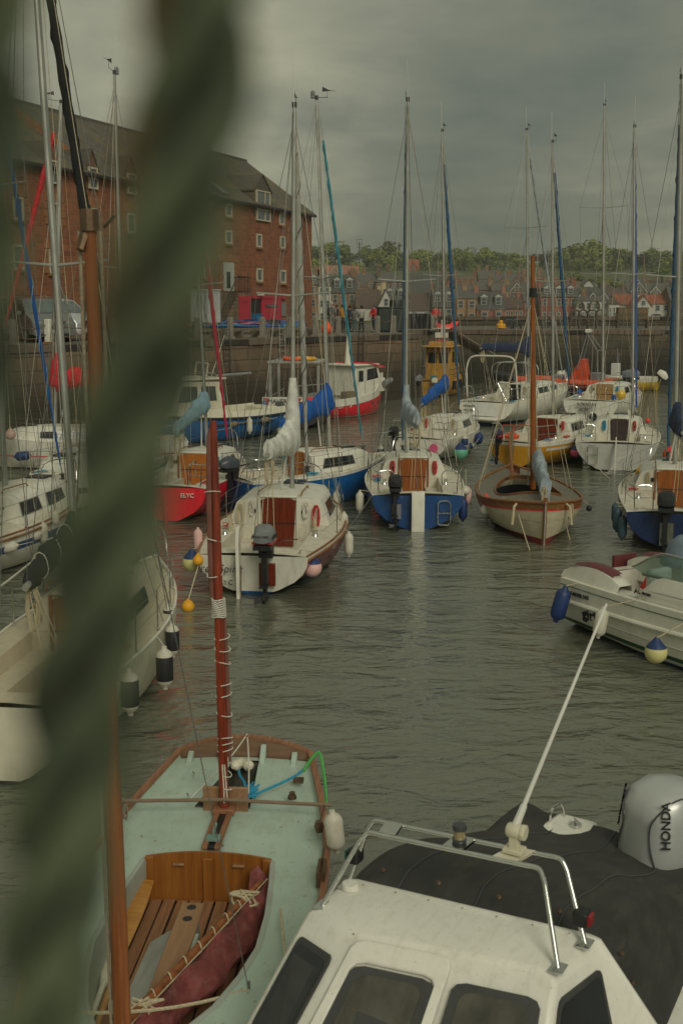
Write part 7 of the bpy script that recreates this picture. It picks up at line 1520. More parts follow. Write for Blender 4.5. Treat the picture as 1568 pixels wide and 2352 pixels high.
Hs(1262, 1318, 684, 662, 648, 320, 'brown roof ridge behind the red terrace', 'brown', 'slate', nw=3, floors=1, ch=(.2, .8))
Hs(1396, 1440, 700, 676, 660, 300, 'dark brown house between the white hotel and the bungalow', 'dark', 'brown', nw=2, floors=1, ch=(.1, .9))
Hs(1440, 1490, 690, 666, 644, 310, 'steep slate roof behind the red bungalow', 'grey', 'slate', nw=2, floors=1, gables=1, ch=(.9,))
Hs(1488, 1550, 690, 668, 648, 310, 'two slate gables behind the banded house', 'brown', 'slate', nw=2, floors=1, gables=2, ch=(.05, .98))
Hs(1550, 1620, 690, 664, 646, 312, 'slate roof beyond the far mast', 'grey', 'slate', nw=3, floors=1, ch=(.4,))
# --- third and fourth rows
Hs(744, 792, 650, 626, 602, 392, 'pink roofed villa with a grey gable', 'buff', 'pink', nw=2, floors=1, ch=(), gables=1)
Hs(794, 824, 648, 622, 603, 396, 'pink roofed house with a roof light', 'white', 'pink', nw=2, floors=1, ch=())
Hs(712, 748, 652, 628, 612, 380, 'small house behind the granary corner higher up', 'white', 'slate', nw=2, floors=1, ch=(.3,))
Hs(1008, 1050, 660, 640, 626, 385, 'brown house above the huge slate roof', 'brown', 'slate', nw=2, floors=1, ch=(.1, .6))
Hs(1046, 1094, 664, 642, 626, 380, 'red house with three small red gables', 'red', 'slate', nw=3, floors=1, gables=3, ch=(.05, .95), dmt=TW['red'])
Hs(1098, 1142, 660, 632, 614, 384, 'tall brown chimneyed mansion on the slope', 'brown', 'slate', nw=3, floors=2, ch=(.06, .5))
Hs(1140, 1200, 662, 642, 622, 382, 'red villa with two red gables and tall chimneys', 'red', 'slate', nw=3, floors=1, gables=2, ch=(.1, .5, .9), dmt=TW['red'])
Hs(1198, 1250, 658, 640, 622, 386, 'red roofed villa behind the brown mast', 'rose', 'brown', nw=2, floors=1, ch=(.15, .85))
Hs(1290, 1322, 640, 626, 616, 430, 'brown villa with a white end under the high trees', 'white', 'brown', nw=2, floors=1, ch=())
Hs(1358, 1400, 650, 636, 626, 420, 'house with orange pantile roof on the wooded slope', 'brown', 'red', nw=2, floors=1, ch=(.7,))
Hs(1424, 1492, 658, 642, 632, 385, 'grey terrace high on the slope below the copper beech', 'grey', 'slate', nw=6, floors=1, ch=(.2, .6), gables=1)
Hs(1492, 1556, 660, 646, 634, 385, 'brown roofed house by the copper beech', 'brown', 'brown', nw=3, floors=1, ch=(.3, .8))
Hs(936, 962, 628, 608, 588, 440, 'red gabled house among the trees on the hill', 'red', 'red', nw=1, floors=1, gables=1, ch=(), dmt=TW['red'])
Hs(1340, 1362, 662, 646, 634, 360, 'little white gable between the two town trees', 'white', 'slate', True, 1, 1, ch=())
# radio mast
p = D(825, 618, 450); t = thing('radio_mast', 'thin lattice radio mast on the wooded skyline', 'mast', p); hm = 60 / FPX * 450
m = MB(); m.tube([(0, 0, -3), (0, 0, hm)], .22, 6); m.build('pole', DGREY, t); m = MB(); m.tube([(-1, 0, hm - 1), (1, 0, hm - 1), (1, 0, hm + 1), (-1, 0, hm + 1)], .13, 5, closed=True); m.tube([(-1.2, 0, hm - 2), (1.2, 0, hm - 2)], .12, 5); m.build('antenna_head', DGREY, t)
# car on the shore road
def car(px, Y, label, m):
    p = D(px, 733, Y); t = thing('parked_car', label, 'car', (p.x, p.y, p.z - .2), .1, 'cars on the shore road'); b = MB(); b.prism([(-2, -.85, .3), (2, -.85, .3), (2, -.85, .8), (1.2, -.85, .95), (.6, -.8, 1.4), (-1.2, -.8, 1.42), (-1.9, -.85, .95)], (0, 1.7, 0)); b.build('body', m, t, bevel=.08)
    b = MB(); b.prism([(1.0, -.87, .95), (.5, -.82, 1.33), (-1.1, -.82, 1.35), (-1.6, -.87, .95)], (0, 1.74, 0)); b.build('window_band', GLASS, t)
    for x in (-1.25, 1.25):
        for s in (-1, 1): b = MB(); b.lathe([(.32, -.1), (.32, .1)], (x, s * .8, .32), 12, axis=V((0, 1, 0))); b.build('wheel', BLACK, t)
car(1506, 243, 'white car on the road in front of the red roofed house', mat('car_white', (.5, .5, .48), .3)); car(1492, 246, 'red car behind the white one', mat('car_red', (.35, .03, .03), .3))
# ================================================================== PALE BLUE-GREEN LUGGER (near, stern away from us)
MINT = mat('lugger_mint', (.415, .51, .43), .5, .06, 2, dirt=(.25, .27, .17), dscale=(2, 2, 2), damt=.45, bmp=.02); MINTIN = mat('lugger_inside', (.36, .39, .34), .55, .08, 2, dirt=(.2, .2, .15), dscale=(2, 2, 2), damt=.5)
RAILW = wood('rail_mahogany', (.34, .15, .075), (.19, .08, .04), 0, .55, 1.2, wear=(.36, .25, .16)); TRANS = wood('transom_wood', (.26, .15, .085), (.15, .085, .05), 1, .65, 1.2, wear=(.30, .24, .17))
FLOORW = wood('floor_teak', (.36, .18, .085), (.20, .09, .042), 0, .6, 1.3, wear=(.30, .17, .09)); PLY = wood('bulkhead_ply', (.33, .125, .022), (.20, .065, .010), 2, .4, .7, wear=(.40, .17, .035)); CASEW = wood('case_plank', (.34, .19, .095), (.22, .115, .055), 0, .55, .9)
MAST1 = wood('mast_pine', (.36, .11, .025), (.13, .035, .008), 2, .35, .45, wear=(.06, .022, .012)); MAST2 = wood('mizzen_red', (.34, .05, .018), (.10, .016, .007), 2, .25, .7, wear=(.045, .012, .008))
bronze = mat('bronze', (.17, .11, .07), .45, .3, 20, metal=.8); VERD = mat('verdigris', (.16, .26, .22), .6, .25, 12)
LH = math.atan2(-5.5, -.33); LS = V((-1.0, 11.02, 0))
lug = thing('lugger', 'pale mint green open lugger with varnished masts and plank floor', 'sailing boat', LS, LH, None)
lh = Hull(6.2, 2.04, 1.36, .66, .63, .92, tm=.42, p=2.5, kd=.3, tb=.02, rs=.05, rb=.5, p1=2.0, p2=1.1, camber=0)
hull_mesh(lh, [ANTI, MINT], [(.06, 0), (None, 1)]).build('hull', [ANTI, MINT], lug, smooth=50)
def cockw(x):
    P = [(2.12, .54), (2.5, .575), (3.0, .605), (3.5, .60), (3.9, .53), (4.3, .42), (4.6, .28), (4.78, .12), (4.82, .0)]
    for (a, wa), (b2, wb) in zip(P, P[1:]):
        if a <= x <= b2: return lerp(wa, wb, (x - a) / (b2 - a))
    return 0
dz = -.055
def dpt(x, y): t = lh.t_of(x); return V((x, y, lh.sh(t) + dz + .035 * (1 - (y / max(.2, lh.b(t))) ** 2)))
mb = MB(); xs = [0.03, .1, .25, .5, .8, 1.1, 1.14, 1.6, 2.0, 2.119, 2.12, 2.3, 2.5, 2.8, 3.0, 3.3, 3.5, 3.7, 3.9, 4.1, 4.3, 4.45, 4.6, 4.7, 4.78, 4.82, 5.0, 5.4, 5.8, 6.1]
for a, b in zip(xs, xs[1:]):
    ba, bb_ = lh.b(lh.t_of(a)) - .03, lh.b(lh.t_of(b)) - .03
    if .1 <= a and b <= 1.14: sl_ = lambda x: -.09 - .20 * (x - .1); sr_ = lambda x: .165 + .05 * (x - .1); segs = [((-ba, sl_(a)), (-bb_, sl_(b))), ((sr_(a), ba), (sr_(b), bb_))]
    elif a >= 2.12 and b <= 4.82: segs = [((-ba, -cockw(a)), (-bb_, -cockw(b))), ((cockw(a), ba), (cockw(b), bb_))]
    else: segs = [((-ba, ba), (-bb_, bb_))]
    for (l0, r0), (l1, r1) in segs: mb.grid([[dpt(a, lerp(l0, r0, i / 6)) for i in range(7)], [dpt(b, lerp(l1, r1, i / 6)) for i in range(7)]])
o = mb.build('deck', MINT, lug, smooth=40)
# bulwark inside of the rail, rounded coaming lip and cockpit walls
mb = MB()
for s in (-1, 1): mb.grid([[dpt(x, s * (lh.b(lh.t_of(x)) - .032)), V((x, s * (lh.b(lh.t_of(x)) - .02), lh.sh(lh.t_of(x)) + .01))] for x in [.03 + i * .2 for i in range(31)]])
mb.build('bulwark', MINT, lug)
xc = [2.12, 2.3, 2.5, 2.8, 3.0, 3.3, 3.5, 3.7, 3.9, 4.1, 4.3, 4.45, 4.6, 4.7, 4.78, 4.82]
mb = MB()
for s in (-1, 1):
    mb.grid([[dpt(x, s * (cockw(x) + .03)) + V((0, 0, .002)), dpt(x, s * (cockw(x) + .012)) + V((0, 0, .012)), dpt(x, s * (cockw(x) - .012)) + V((0, 0, .008)), dpt(x, s * (cockw(x) - .02)) - V((0, 0, .02)), V((x, s * (cockw(x) - .015) * 1.0, .40)), V((x, s * (cockw(x) * .97), .20))] for x in xc])
mb.build('cockpit_side', MINTIN, lug, smooth=60)
mb = MB(); q_ = [(.1, -.09), (1.14, -.298), (1.14, .217), (.1, .165)]; mb.grid([[(x, y, .12), (x, y, .612)] for x, y in q_ + q_[:1]]); mb.face([(x, y, .12) for x, y in q_]); mb.build('rudder_trunk', mat('trunk_dark', (.09, .09, .07), .5), lug)
# rails and transom
for s in (-1, 1):
    mb = MB(); rows = []
    for i in range(33):
        x = i / 32 * 6.15; t = lh.t_of(x); b = lh.b(t); z = lh.sh(t); xx = lh.x(t, z); rows.append([V((xx, s * (b + .022), z - .05)), V((xx, s * (b + .026), z + .028)), V((xx, s * (b - .030), z + .030)), V((xx, s * (b - .034), z - .01))])
    mb.grid(rows, 0, True, True, True); mb.build('rail', RAILW, lug, smooth=30)
tz = lambda y: lh.fs + .01 + .155 * (1 - (y / .68) ** 2)
ys = [-.68 + 1.36 * i / 16 for i in range(17)]
mb = MB(); mb.grid([[(-.065, y, .0) for y in ys], [(-.085, y, tz(y)) for y in ys], [(-.03, y, tz(y)) for y in ys], [(-.01, y, .42) for y in ys]]); mb.build('transom', TRANS, lug, smooth=30)
mb = MB(); mb.grid([[(-.092, y, tz(y) - .005) for y in ys], [(-.092, y, tz(y) + .018) for y in ys], [(-.022, y, tz(y) + .018) for y in ys], [(-.022, y, tz(y) - .005) for y in ys]]); mb.build('transom_cap', RAILW, lug, smooth=30)
for y in (-.55, -.22, .2, .52): mb = MB(); mb.prism([(-.01, y - .03, .60), (.22, y - .03, .60), (-.012, y - .03, tz(y) - .04)], (0, .06, 0)); mb.build('transom_knee', MINT, lug, bevel=.01)
# mizzen: board, step, mast, rolled sail, whipping
mb = MB(); mb.box((1.19, .0, .70), (.035, .42, .26)); mb.build('step_board', CASEW, lug, bevel=.01)
mb = MB(); mb.box((1.27, 0, .645), (.14, .2, .05)); mb.box((1.64, -.056, .632), (.74, .05, .03)); mb.box((1.64, .056, .632), (.74, .05, .03)); mb.build('mast_step_plank', RAILW, lug, bevel=.006)
mb = MB(); mb.box((1.64, 0, .622), (.72, .06, .02)); mb.build('step_slot', BLACK, lug); mb = MB(); mb.box((1.86, 0, .655), (.11, .12, .018)); mb.tube([(1.86, 0, .66), (1.86, 0, .70), (1.72, 0, .72)], .014, 6); mb.build('bronze_latch', VERD, lug)
f = V((1.27, 0, .66)); wf = world(lug, f); wt = D(490, 966, wf.y + .25); tp = local(lug, wt); tp.z = wt.z; axm = (tp - f).normalized()
mb = MB(); mb.tube([f, f.lerp(tp, .35), f.lerp(tp, .8), tp], [.043, .043, .038, .028], 14); mb.build('mizzen_mast', MAST2, lug)
pl = lambda k, dx=0, dy=0: f.lerp(tp, k) + V((dx, dy, 0))
rs_ = canvas('furled_brown', (.19, .075, .055))
mb = MB(); mb.tube([pl(.52, -.02, -.05), pl(.6, -.02, -.058), pl(.8, -.02, -.056), pl(.96, -.01, -.04), pl(.995, 0, -.02)], [.02, .032, .034, .028, .006], 8); mb.build('rolled_sail', rs_, lug)
mb = MB(); mb.tube([pl(.51, -.02, .05), pl(.4, -.02, .052), pl(.2, -.03, .055), pl(.12, -.03, .06)], [.012, .02, .024, .012], 8); mb.build('rolled_sail', rs_, lug)
mb = MB()
for k in [.505 + .0055 * i for i in range(9)]: mb.tube([pl(k) + V((.058 * cos(a), .062 * sin(a), .006 * sin(3 * a + k * 90))) for a in [2 * pi * q / 14 for q in range(14)]], .0065, 5, closed=True)
mb.build('rope_whipping', ROPEW, lug)
for k in (.05, .09, .155, .17, .185, .25, .30, .325, .385, .42, .45, .61, .70, .82): 
    mb = MB(); dyo = -.028 if k > .5 else .022; mb.tube([pl(k, -.01, dyo) + V((.052 * cos(a), (.072 if k > .13 else .052) * sin(a), .018 * sin(a + k * 40))) for a in [2 * pi * q / 14 for q in range(14)]], .0045, 5, closed=True); mb.build('lashing', ROPEW, lug)
mb = MB(); mb.tube([pl(.12, .045, .0), pl(.05, .05, .01), pl(.02, .06, .01)], .006, 5); mb.tube([pl(.12, .045, .02), pl(.03, .06, .04)], .006, 5); mb.build('mizzen_halyard', ROPEW, lug)
# rod across the boat
mb = MB(); mb.tube([(1.36, -.985, .74), (1.33, 0, .765), (1.32, .985, .735)], .018, 8); mb.build('cross_spar', wood('spar_grey', (.24, .17, .11), (.14, .095, .06), 1, .7), lug)
# main mast
f2 = V((5.45, -.02, .55)); wf = world(lug, f2); wt = D(205, 505, wf.y - .05); q = D(263, 1700, wf.y - .02); tp2 = local(lug, wt); tp2.z = wt.z
wfb = D(281, 2352, wf.y); k_ = (wfb - wt); foot = wt + k_ * ((wt.z - .5) / (wt.z - wfb.z)); f2 = local(lug, foot); f2.z = foot.z
mb = MB(); mb.tube([f2, f2.lerp(tp2, .5), f2.lerp(tp2, .9), tp2], [.050, .045, .033, .028], 14); mb.build('main_mast', MAST1, lug)
mb = MB(); mb.tube([tp2 + V((0, 0, -.05)), tp2 + V((0, 0, .05))], .045, 10); mb.tube([tp2 + V((-.04, .06, -.03)), tp2 + V((0, .12, .02))], .008, 5); mb.tube([tp2 + V((0, -.02, -.06)), tp2 + V((.03, -.04, -.14))], [.03, .022], 8); mb.build('masthead_block', bronze, lug)
mb = MB(); mb.tube([f2 + V((0, -.062, 0)), f2.lerp(tp2, .5) + V((.0, -.06, 0)), tp2 + V((0, -.05, -.05))], .009, 6); mb.tube([f2.lerp(tp2, .55) + V((-.0, .052, 0)), tp2 + V((0, .05, -.05))], .009, 6); mb.build('main_halyard', mat('rope_tan', (.30, .25, .17), .85, .3, 60), lug)
mb = MB(); mb.tube([tp2, V((4.05, .62, .64))], .0035, 4); mb.tube([V((4.05, .62, .62)), V((4.05, .62, .72))], .01, 6); mb.build('shroud', WIRE, lug)
mb = MB(); mb.tube([tp2, V((4.1, -.70, .64))], .0035, 4); mb.build('shroud', WIRE, lug)
# cockpit inside: aft bulkhead, posts, handles, floor
bk = lambda y: .60 + .055 * (1 - (y / .54) ** 2)
yb_ = [-.54 + 1.08 * i / 12 for i in range(13)]
mb = MB(); mb.grid([[(2.125, y, .2) for y in yb_], [(2.125, y, bk(y)) for y in yb_], [(2.10, y, bk(y)) for y in yb_]]); bo = mb.build('aft_bulkhead', PLY, lug, smooth=0)
for y, w_ in ((-.50, .075), (.0, .085), (.50, .07)): mb = MB(); mb.box((2.143, y, .40), (.035, w_, .42)); mb.build('post', PLY, bo, bevel=.006)
for y in (-.25, .26): mb = MB(); mb.box((2.142, y, .545), (.03, .10, .02)); mb.build('handle', CASEW, bo, bevel=.006)
for j in range(11):
    y = -.56 + j * .112; mb = MB(); x1 = max([x for x in xc if cockw(x) > abs(y) - .02] or [2.6]); mb.box(((2.14 + x1) / 2, y, .205 + .004 * (j % 3)), (x1 - 2.14, .092 if j % 2 else .098, .022)); mb.build('floor_plank', FLOORW, lug, bevel=.003)
mb = MB(); mb.face([(2.13, -.58, .17), (4.8, -.58, .17), (4.8, .58, .17), (2.13, .58, .17)]); mb.build('bilge', mat('bilge_dark', (.03, .028, .022), .7), lug)
# centreboard case
mb = MB(); mb.box((3.52, -.01, .35), (1.5, .11, .28)); cs = mb.build('centreboard_case', MINTIN, lug, bevel=.02); mb = MB(); mb.box((3.5, -.02, .50), (1.62, .19, .028)); pk = mb.build('case_top', CASEW, cs, bevel=.012)
for x in (2.77, 2.94): mb = MB(); mb.lathe([(.038, 0), (.038, .002), (0, .002)], (x, -.02, .514), 14); mb.build('finger_hole', BLACK, pk)
mb = MB(); mb.box((4.02, -.02, .5155), (.34, .025, .004)); mb.build('board_slot', BLACK, pk)
mb = MB(); mb.prism([(2.9, .05, .22), (3.9, .05, .22), (3.9, .05, .49), (3.1, .05, .49)], (0, .05, 0)); mb.build('case_cheek', MINTIN, cs, bevel=.01)
# deck fittings
for p, s_ in ((V((.62, .62, .66)), .05), (V((1.02, .60, .655)), .045)): mb = MB(); mb.box(p, (s_ * 1.8, s_ * 2, .03)) if p.x < .7 else mb.lathe([(.045, 0), (.04, .03), (.025, .04), (.03, .06), (0, .065)], p, 10); mb.build('deck_fitting', bronze, lug)
for x, y in ((.55, -.42), (1.98, .1), (1.05, -.38)): mb = MB(); mb.tube([V((x - .05, y - .02, .67)), V((x, y, .675)), V((x + .05, y + .015, .67))], [.006, .01, .006], 6); mb.tube([V((x, y, .64)), V((x, y, .67))], .008, 5); mb.build('cleat', STEEL, lug)
mb = MB(); mb.lathe([(.03, 0), (.045, .05), (.03, .1), (0, .1)], (1.62, .90, .62), 8); mb.tube(sag((1.36, .93, .75), (1.62, .90, .72), .03), .008, 5); mb.build('hanging_shackle', bronze, lug)
mb = MB(); mb.tube([(2.35, .98, .68), (2.35, 1.0, .84), (2.52, 1.0, .84), (2.52, .98, .68)], .012, 6); mb.box((2.43, .985, .66), (.26, .07, .12)); mb.build('rowlock', bronze, lug)
# ropes on the lugger
mb = MB(); mb.tube(catmull([(-.09, .02, .84), (.45, -.08, .80), (1.1, -.33, .68), (1.2, -.30, .7)], 6), .007, 5); mb.tube(catmull([(-.09, .02, .84), (.5, .12, .75), (1.12, .20, .66)], 6), .007, 5); mb.build('mizzen_sheet', ROPEW, lug)
o = MB().tube([world(lug, p) for p in catmull([(.25, -.02, .60), (.45, .02, .62), (.7, .1, .66), (1.05, .20, .68), (.95, .32, .69), (.6, .62, .72), (.18, .74, .74)], 8)], .014, 6).build('mooring_line', ROPEB); tag(o, 'blue rope knotted across the stern deck of the mint green lugger', 'rope', 'mooring lines')
o = MB().tube([world(lug, p) for p in catmull([(.55, .66, .725), (.18, .75, .75), (.15, .80, .72), (.35, .86, .5), (.45, .88, .3)], 8)], .016, 6).build('mooring_line', ROPEG); tag(o, 'bright green rope bent over the rail of the mint green lugger', 'rope', 'mooring lines')
mb = MB(); 
for k in range(26): a = k * .9; mb.tube([world(lug, V((.85 + .12 * sin(a) + .04 * R.uniform(-1, 1), .20 + .06 * cos(a * 1.3), .66 + .02 * R.random()))), world(lug, V((1.0 + .1 * cos(a * 1.7), .2 + .06 * sin(a), .665 + .02 * R.random())))], .008, 4)
o = mb.build('rope_knot', ROPEB); tag(o, 'tangled blue knot beside the red mizzen mast', 'rope')
mb = MB(); pts = []
for k in range(60): pts.append(world(lug, V((1.36 + R.uniform(-.05, .06), -.93 + R.uniform(-.04, .05), .62 + R.uniform(-.12, .12)))))
mb.tube(catmull(pts[:22], 4), .007, 5); o = mb.build('rope_coil', mat('rope_grey', (.22, .2, .16), .9, .3, 40)); tag(o, 'dark tangle of cord tied at the end of the cross spar', 'rope')
for k in (0, 1): mb = MB(); p = V((.22, -.03 + .09 * k, .64)); mb.lathe([(.03, -.10), (.055, -.05), (.055, .05), (.02, .09)], p, 10, axis=V((.5, -.3 + .6 * k, 0))); mb.build('cork_float', CREAM, lug)
# oars, gaff with sail, grey board, rope heap
def oar(a, b, label, m, blade_first=True):
    a, b = V(a), V(b); d = (b - a); L = d.length; t = thing('oar', label, 'oar', world(lug, a), 0, 'oars stowed in the lugger'); d = (world(lug, b) - world(lug, a)).normalized()
    mb = MB(); mb.tube([d * 0, d * L * .55], .022, 8); mb.build('shaft', m, t); s = d.cross(V((0, 0, 1))).normalized(); u = s.cross(d); mb = MB(); n = 8
    mb.grid([[d * (L * (.5 + .5 * i / n)) + s * (w * (.02 + .06 * sin(pi * min(1, i / n * 1.1) * .55))) + u * (h * .012) for w, h in ((-1, 0), (0, 1), (1, 0), (0, -1))] for i in range(n + 1)], 0, True, True, True); mb.build('blade', m, t, smooth=60)
    mb = MB(); mb.tube([d * L * .10, d * L * .18], .03, 8); mb.build('collar', BLACK, t); return t
oar((4.45, -.42, .30), (2.2, -.53, .42), 'honey varnished oar with its blade against the bulkhead', wood('oar_honey', (.50, .24, .05), (.34, .14, .025), 0, .35)); oar((4.4, -.50, .28), (2.75, -.56, .33), 'cream painted oar lying beside the honey one', CREAM)
t = thing('gaff_spar', 'wooden spar with maroon sail lashed along it in the lugger cockpit', 'spar', world(lug, (2.35, .48, .42)), LH); a, b = V((0, 0, .10)), V((2.25, -.62, .26))
mb = MB(); mb.tube([a, b], [.028, .04], 10); mb.build('spar', MAST1, t)
mb = MB(); n = 26; rows = []
for i in range(n + 1):
    k = i / n; c = a.lerp(b, k); w_ = .09 + .11 * sin(pi * min(1, k * 1.05)) + .025 * sin(k * 23) ; rows.append([c + V((0, .035, -.02))] + [c + V((.025 * sin(i * .9 + j), .05 + w_ * (j / 8) ** .8, .03 - .20 * (j / 8) ** 1.6 + .042 * abs(sin(j * 1.35 + i * .55)) - .02)) for j in range(1, 9)] + [c + V((0, .02 + w_ * .8, -.24)), c + V((0, -.05, -.2))])
mb.grid(rows); 
rows = [[V((-.12 + .05 * j, -.10 + .055 * i, .14 + .05 * sin(i * 1.7 + j) - .012 * i * i * .4 - .03 * j)) for i in range(7)] for j in range(8)]; mb.grid(rows)
mb.build('sail', mat('sail_maroon', (.20, .045, .04), .8, .45, 6, bmp=.9, dirt=(.34, .17, .15), dscale=(4, 4, 4), damt=.6), t, smooth=60)
mb = MB()
for k in (.2, .3, .4, .5, .6, .7, .8): c = a.lerp(b, k); mb.tube([c + V((.05 * cos(q) * .6, .05 * cos(q) * .5, .05 * sin(q))) for q in [2 * pi * z / 10 for z in range(10)]], .006, 4, closed=True)
mb.tube([a + V((0, .05, .03)), a.lerp(b, .5) + V((0, .055, .02)), b + V((0, .05, .02))], .006, 4); mb.build('lacing', ROPE, t)
for k, n_ in ((.16, 7), (.86, 9)):
    mb = MB(); c = a.lerp(b, k); pts = [c + V((R.uniform(-.10, .10), R.uniform(-.12, .14), R.uniform(-.03, .06))) for _ in range(n_ * 3)]; mb.tube(catmull(pts, 4), .010, 5); mb.build('rope_binding', ROPE, t)
t = thing('loose_board', 'grey sheet leaning on the case inside the lugger', 'board', world(lug, (3.25, -.24, .24)), LH); mb = MB(); mb.prism([(-.40, -.10, .0), (.42, -.12, .0), (.42, .12, .10), (-.40, .15, .16)], (0, .0, .012)); mb.build('panel', mat('sheet_grey', (.36, .36, .32), .6, .1, 4), t); mb = MB(); mb.box((.50, -.02, .06), (.05, .34, .05)); mb.build('batten', GREYW, t)
mb = MB(); pts = [world(lug, V((3.75 + R.uniform(-.28, .34), -.66 + R.uniform(-.05, .08), .34 + R.uniform(-.08, .16)))) for _ in range(48)]; mb.tube(catmull(pts, 4), .011, 5); o = mb.build('rope_coil', mat('rope_grey', (0, 0, 0))); tag(o, 'heap of grey rope stuffed along the cockpit side of the lugger', 'rope')
line(world(lug, V((3.05, .72, .68))), D(660, 2243, 7.0), 'short grey rope from the lugger side deck towards the white cabin boat', ROPE, .012)
line(D(100, 2320, 6.3), world(lug, V((4.05, .62, .66))), 'rope stretched across the bottom of the lugger cockpit', ROPE, .012, .08)
line(D(60, 2215, 7.4), world(lug, V((3.45, -.72, .6))), 'knotted rope over the far side deck of the lugger', ROPE, .014, .04)
fender(768, 1910, world(lug, V((2.0, 1.05, 0))).y, 112, 'long grimy white fender on the rail of the mint green lugger', FENW, ar=2.4, tilt=-.12, rope=world(lug, V((1.45, 1.0, .70))), rope_m=ROPEG)
# ================================================================== WHITE CABIN BOAT WITH BLACK COVER (bow towards us, right of the lugger)
VH = math.atan2(-.866, -.5); VO = V((.79, 6.45, 0)); vb = thing('cabin_boat', 'white cabin motor boat with black canvas cover and steel roof rail', 'motor boat', VO, VH, None)
VW = mat('cabin_white', (.74, .72, .64), .35, .04, 2, dirt=(.42, .38, .28), dscale=(6, 6, 6), damt=.35); specks(VW, (.26, .24, .17), 55, .70, .6); specks(MINT, (.22, .17, .09), 20, .68); VG = lambda px, py, z: local(vb, G(px, py, z))
vh = Hull(5.6, 2.3, 1.7, .86, .88, 1.05, tm=.45, p=2.4, kd=.3, rs=.0, rb=.7, p1=2.6); off = V((-2.62, .14, 0))
m_ = hull_mesh(vh, [ANTI, VW], [(.08, 0), (None, 1)]); m_.v = [tuple(V(p) + off) for p in m_.v]; m_.build('hull', [ANTI, VW], vb, smooth=50)
m_ = add_deck(MB(), vh, [0, .03, .12, .2, .3, .4, .5, .6, .7, .8, .9, 1], (.03, .5), .85, .4, .55, .2); m_.v = [tuple(V(p) + off) for p in m_.v]; m_.build('deck', VW, vb, smooth=40)
BL, BR, A_, TL, TR2, B2 = VG(800, 2018, 1.55), VG(1384, 2156, 1.55), VG(702, 2098, 1.53), VG(806, 2160, 1.52), VG(1276, 2254, 1.52), VG(1374, 2182, 1.52)
lx, ly = V((1, 0, 0)), V((0, 1, 0))
bA, bTL, bTR, bB = A_ + lx * .42 - ly * .20 - V((0, 0, .62)), TL + lx * .55 - ly * .16 - V((0, 0, .60)), TR2 + lx * .62 + ly * .12 - V((0, 0, .60)), VG(1436, 2440, .93)
bBL, bBR = BL - ly * .22 - V((0, 0, .68)), VG(1560, 2420, .93)
mb = MB(); top = [BL, A_, TL, TR2, B2, BR]; c = sum(top, V()) / 6; ins = [p.lerp(c, .10) + V((0, 0, .035)) for p in top]; ins2 = [p.lerp(c, .55) + V((0, 0, .055)) for p in top]
bot = [bBL, bA, bTL, bTR, bB, bBR]; low = [p + V((.12, 0, -.35)) for p in bot]
mb.grid([low, bot, top, ins, ins2], 0, True); mb.face(ins2)
cb = mb.build('cabin', VW, vb, smooth=40, bevel=.025)
def quad(P, u0, u1, v0, v1, o_=.012, rim=None):
    """window on the panel P = (top a, top b, bottom b, bottom a); returns corner points"""
    f_ = lambda u, v: P[0].lerp(P[1], u).lerp(P[3].lerp(P[2], u), v); n = (P[1] - P[0]).cross(P[3] - P[0]).normalized(); n = n if n.dot(P[0] - (c - V((0, 0, .6)))) > 0 else -n
    r_ = .06; pts = []
    for (u, v, du, dv) in ((u0, v0, 1, 1), (u1, v0, -1, 1), (u1, v1, -1, -1), (u0, v1, 1, -1)):
        a_ = [(u + du * r_, v), (u + du * r_ * .3, v + dv * r_ * .3), (u, v + dv * r_)]
        if du * dv > 0: a_ = a_[::-1]
        pts += [f_(*q_) + n * o_ for q_ in a_]
    return pts, n
FG_ = mat('windscreen_grey', (.085, .08, .06), .12, .5, 2.2, spec=.6, dirt=(.03, .028, .022), dscale=(1.5, 3, 1), damt=.8); 
for nm, P, u0, u1, v0, v1, g_ in (('front_window', (TL, TR2, bTR, bTL), .07, .47, .16, 1.0, FG_), ('front_window', (TL, TR2, bTR, bTL), .55, .95, .13, 1.0, FG_), ('side_window', (A_, TL, bTL, bA), .14, .86, .16, .93, GLASS), ('side_window', (TR2, B2, bB, bTR), .10, .92, .14, .95, GLASS)):
    pts, n = quad(P, u0, u1, v0, v1, .018); e_ = MB(); e_.prism(pts, -n * .02); fo = e_.build(nm, mat('window_rubber', (.045, .047, .045), .6), vb, smooth=0)
    pts, n = quad(P, u0 + .045, u1 - .045, v0 + .05, v1 - .05, .0195 + .003); e_ = MB(); e_.face(pts); e_.build('pane', g_, fo, smooth=0)
# the raised frame of the opening screen and its hinge
e_ = MB(); pts, n = quad((TL, TR2, bTR, bTL), .02, .515, -.02, 1.05, .03); pts2, _ = quad((TL, TR2, bTR, bTL), .07, .47, .14, 1.02, .03); e_.grid([pts, pts2], 0, True); q3, _ = quad((TL, TR2, bTR, bTL), .02, .515, -.02, 1.05, .0); e_.grid([q3, pts], 0, True); q4, _ = quad((TL, TR2, bTR, bTL), .07, .47, .14, 1.02, .0); e_.grid([pts2, q4], 0, True); e_.build('opening_frame', VW, vb, smooth=30, bevel=.012)
hp = TL.lerp(TR2, .525).lerp(bTL.lerp(bTR, .525), .82) + n * .04; e_ = MB(); e_.box(hp, (.06, .14, .02), 0, None); e_.tube([hp + V((.02, 0, .02)), hp + V((-.02, 0, -.02))], .012, 6); e_.build('hinge', STEEL, vb, bevel=.008)
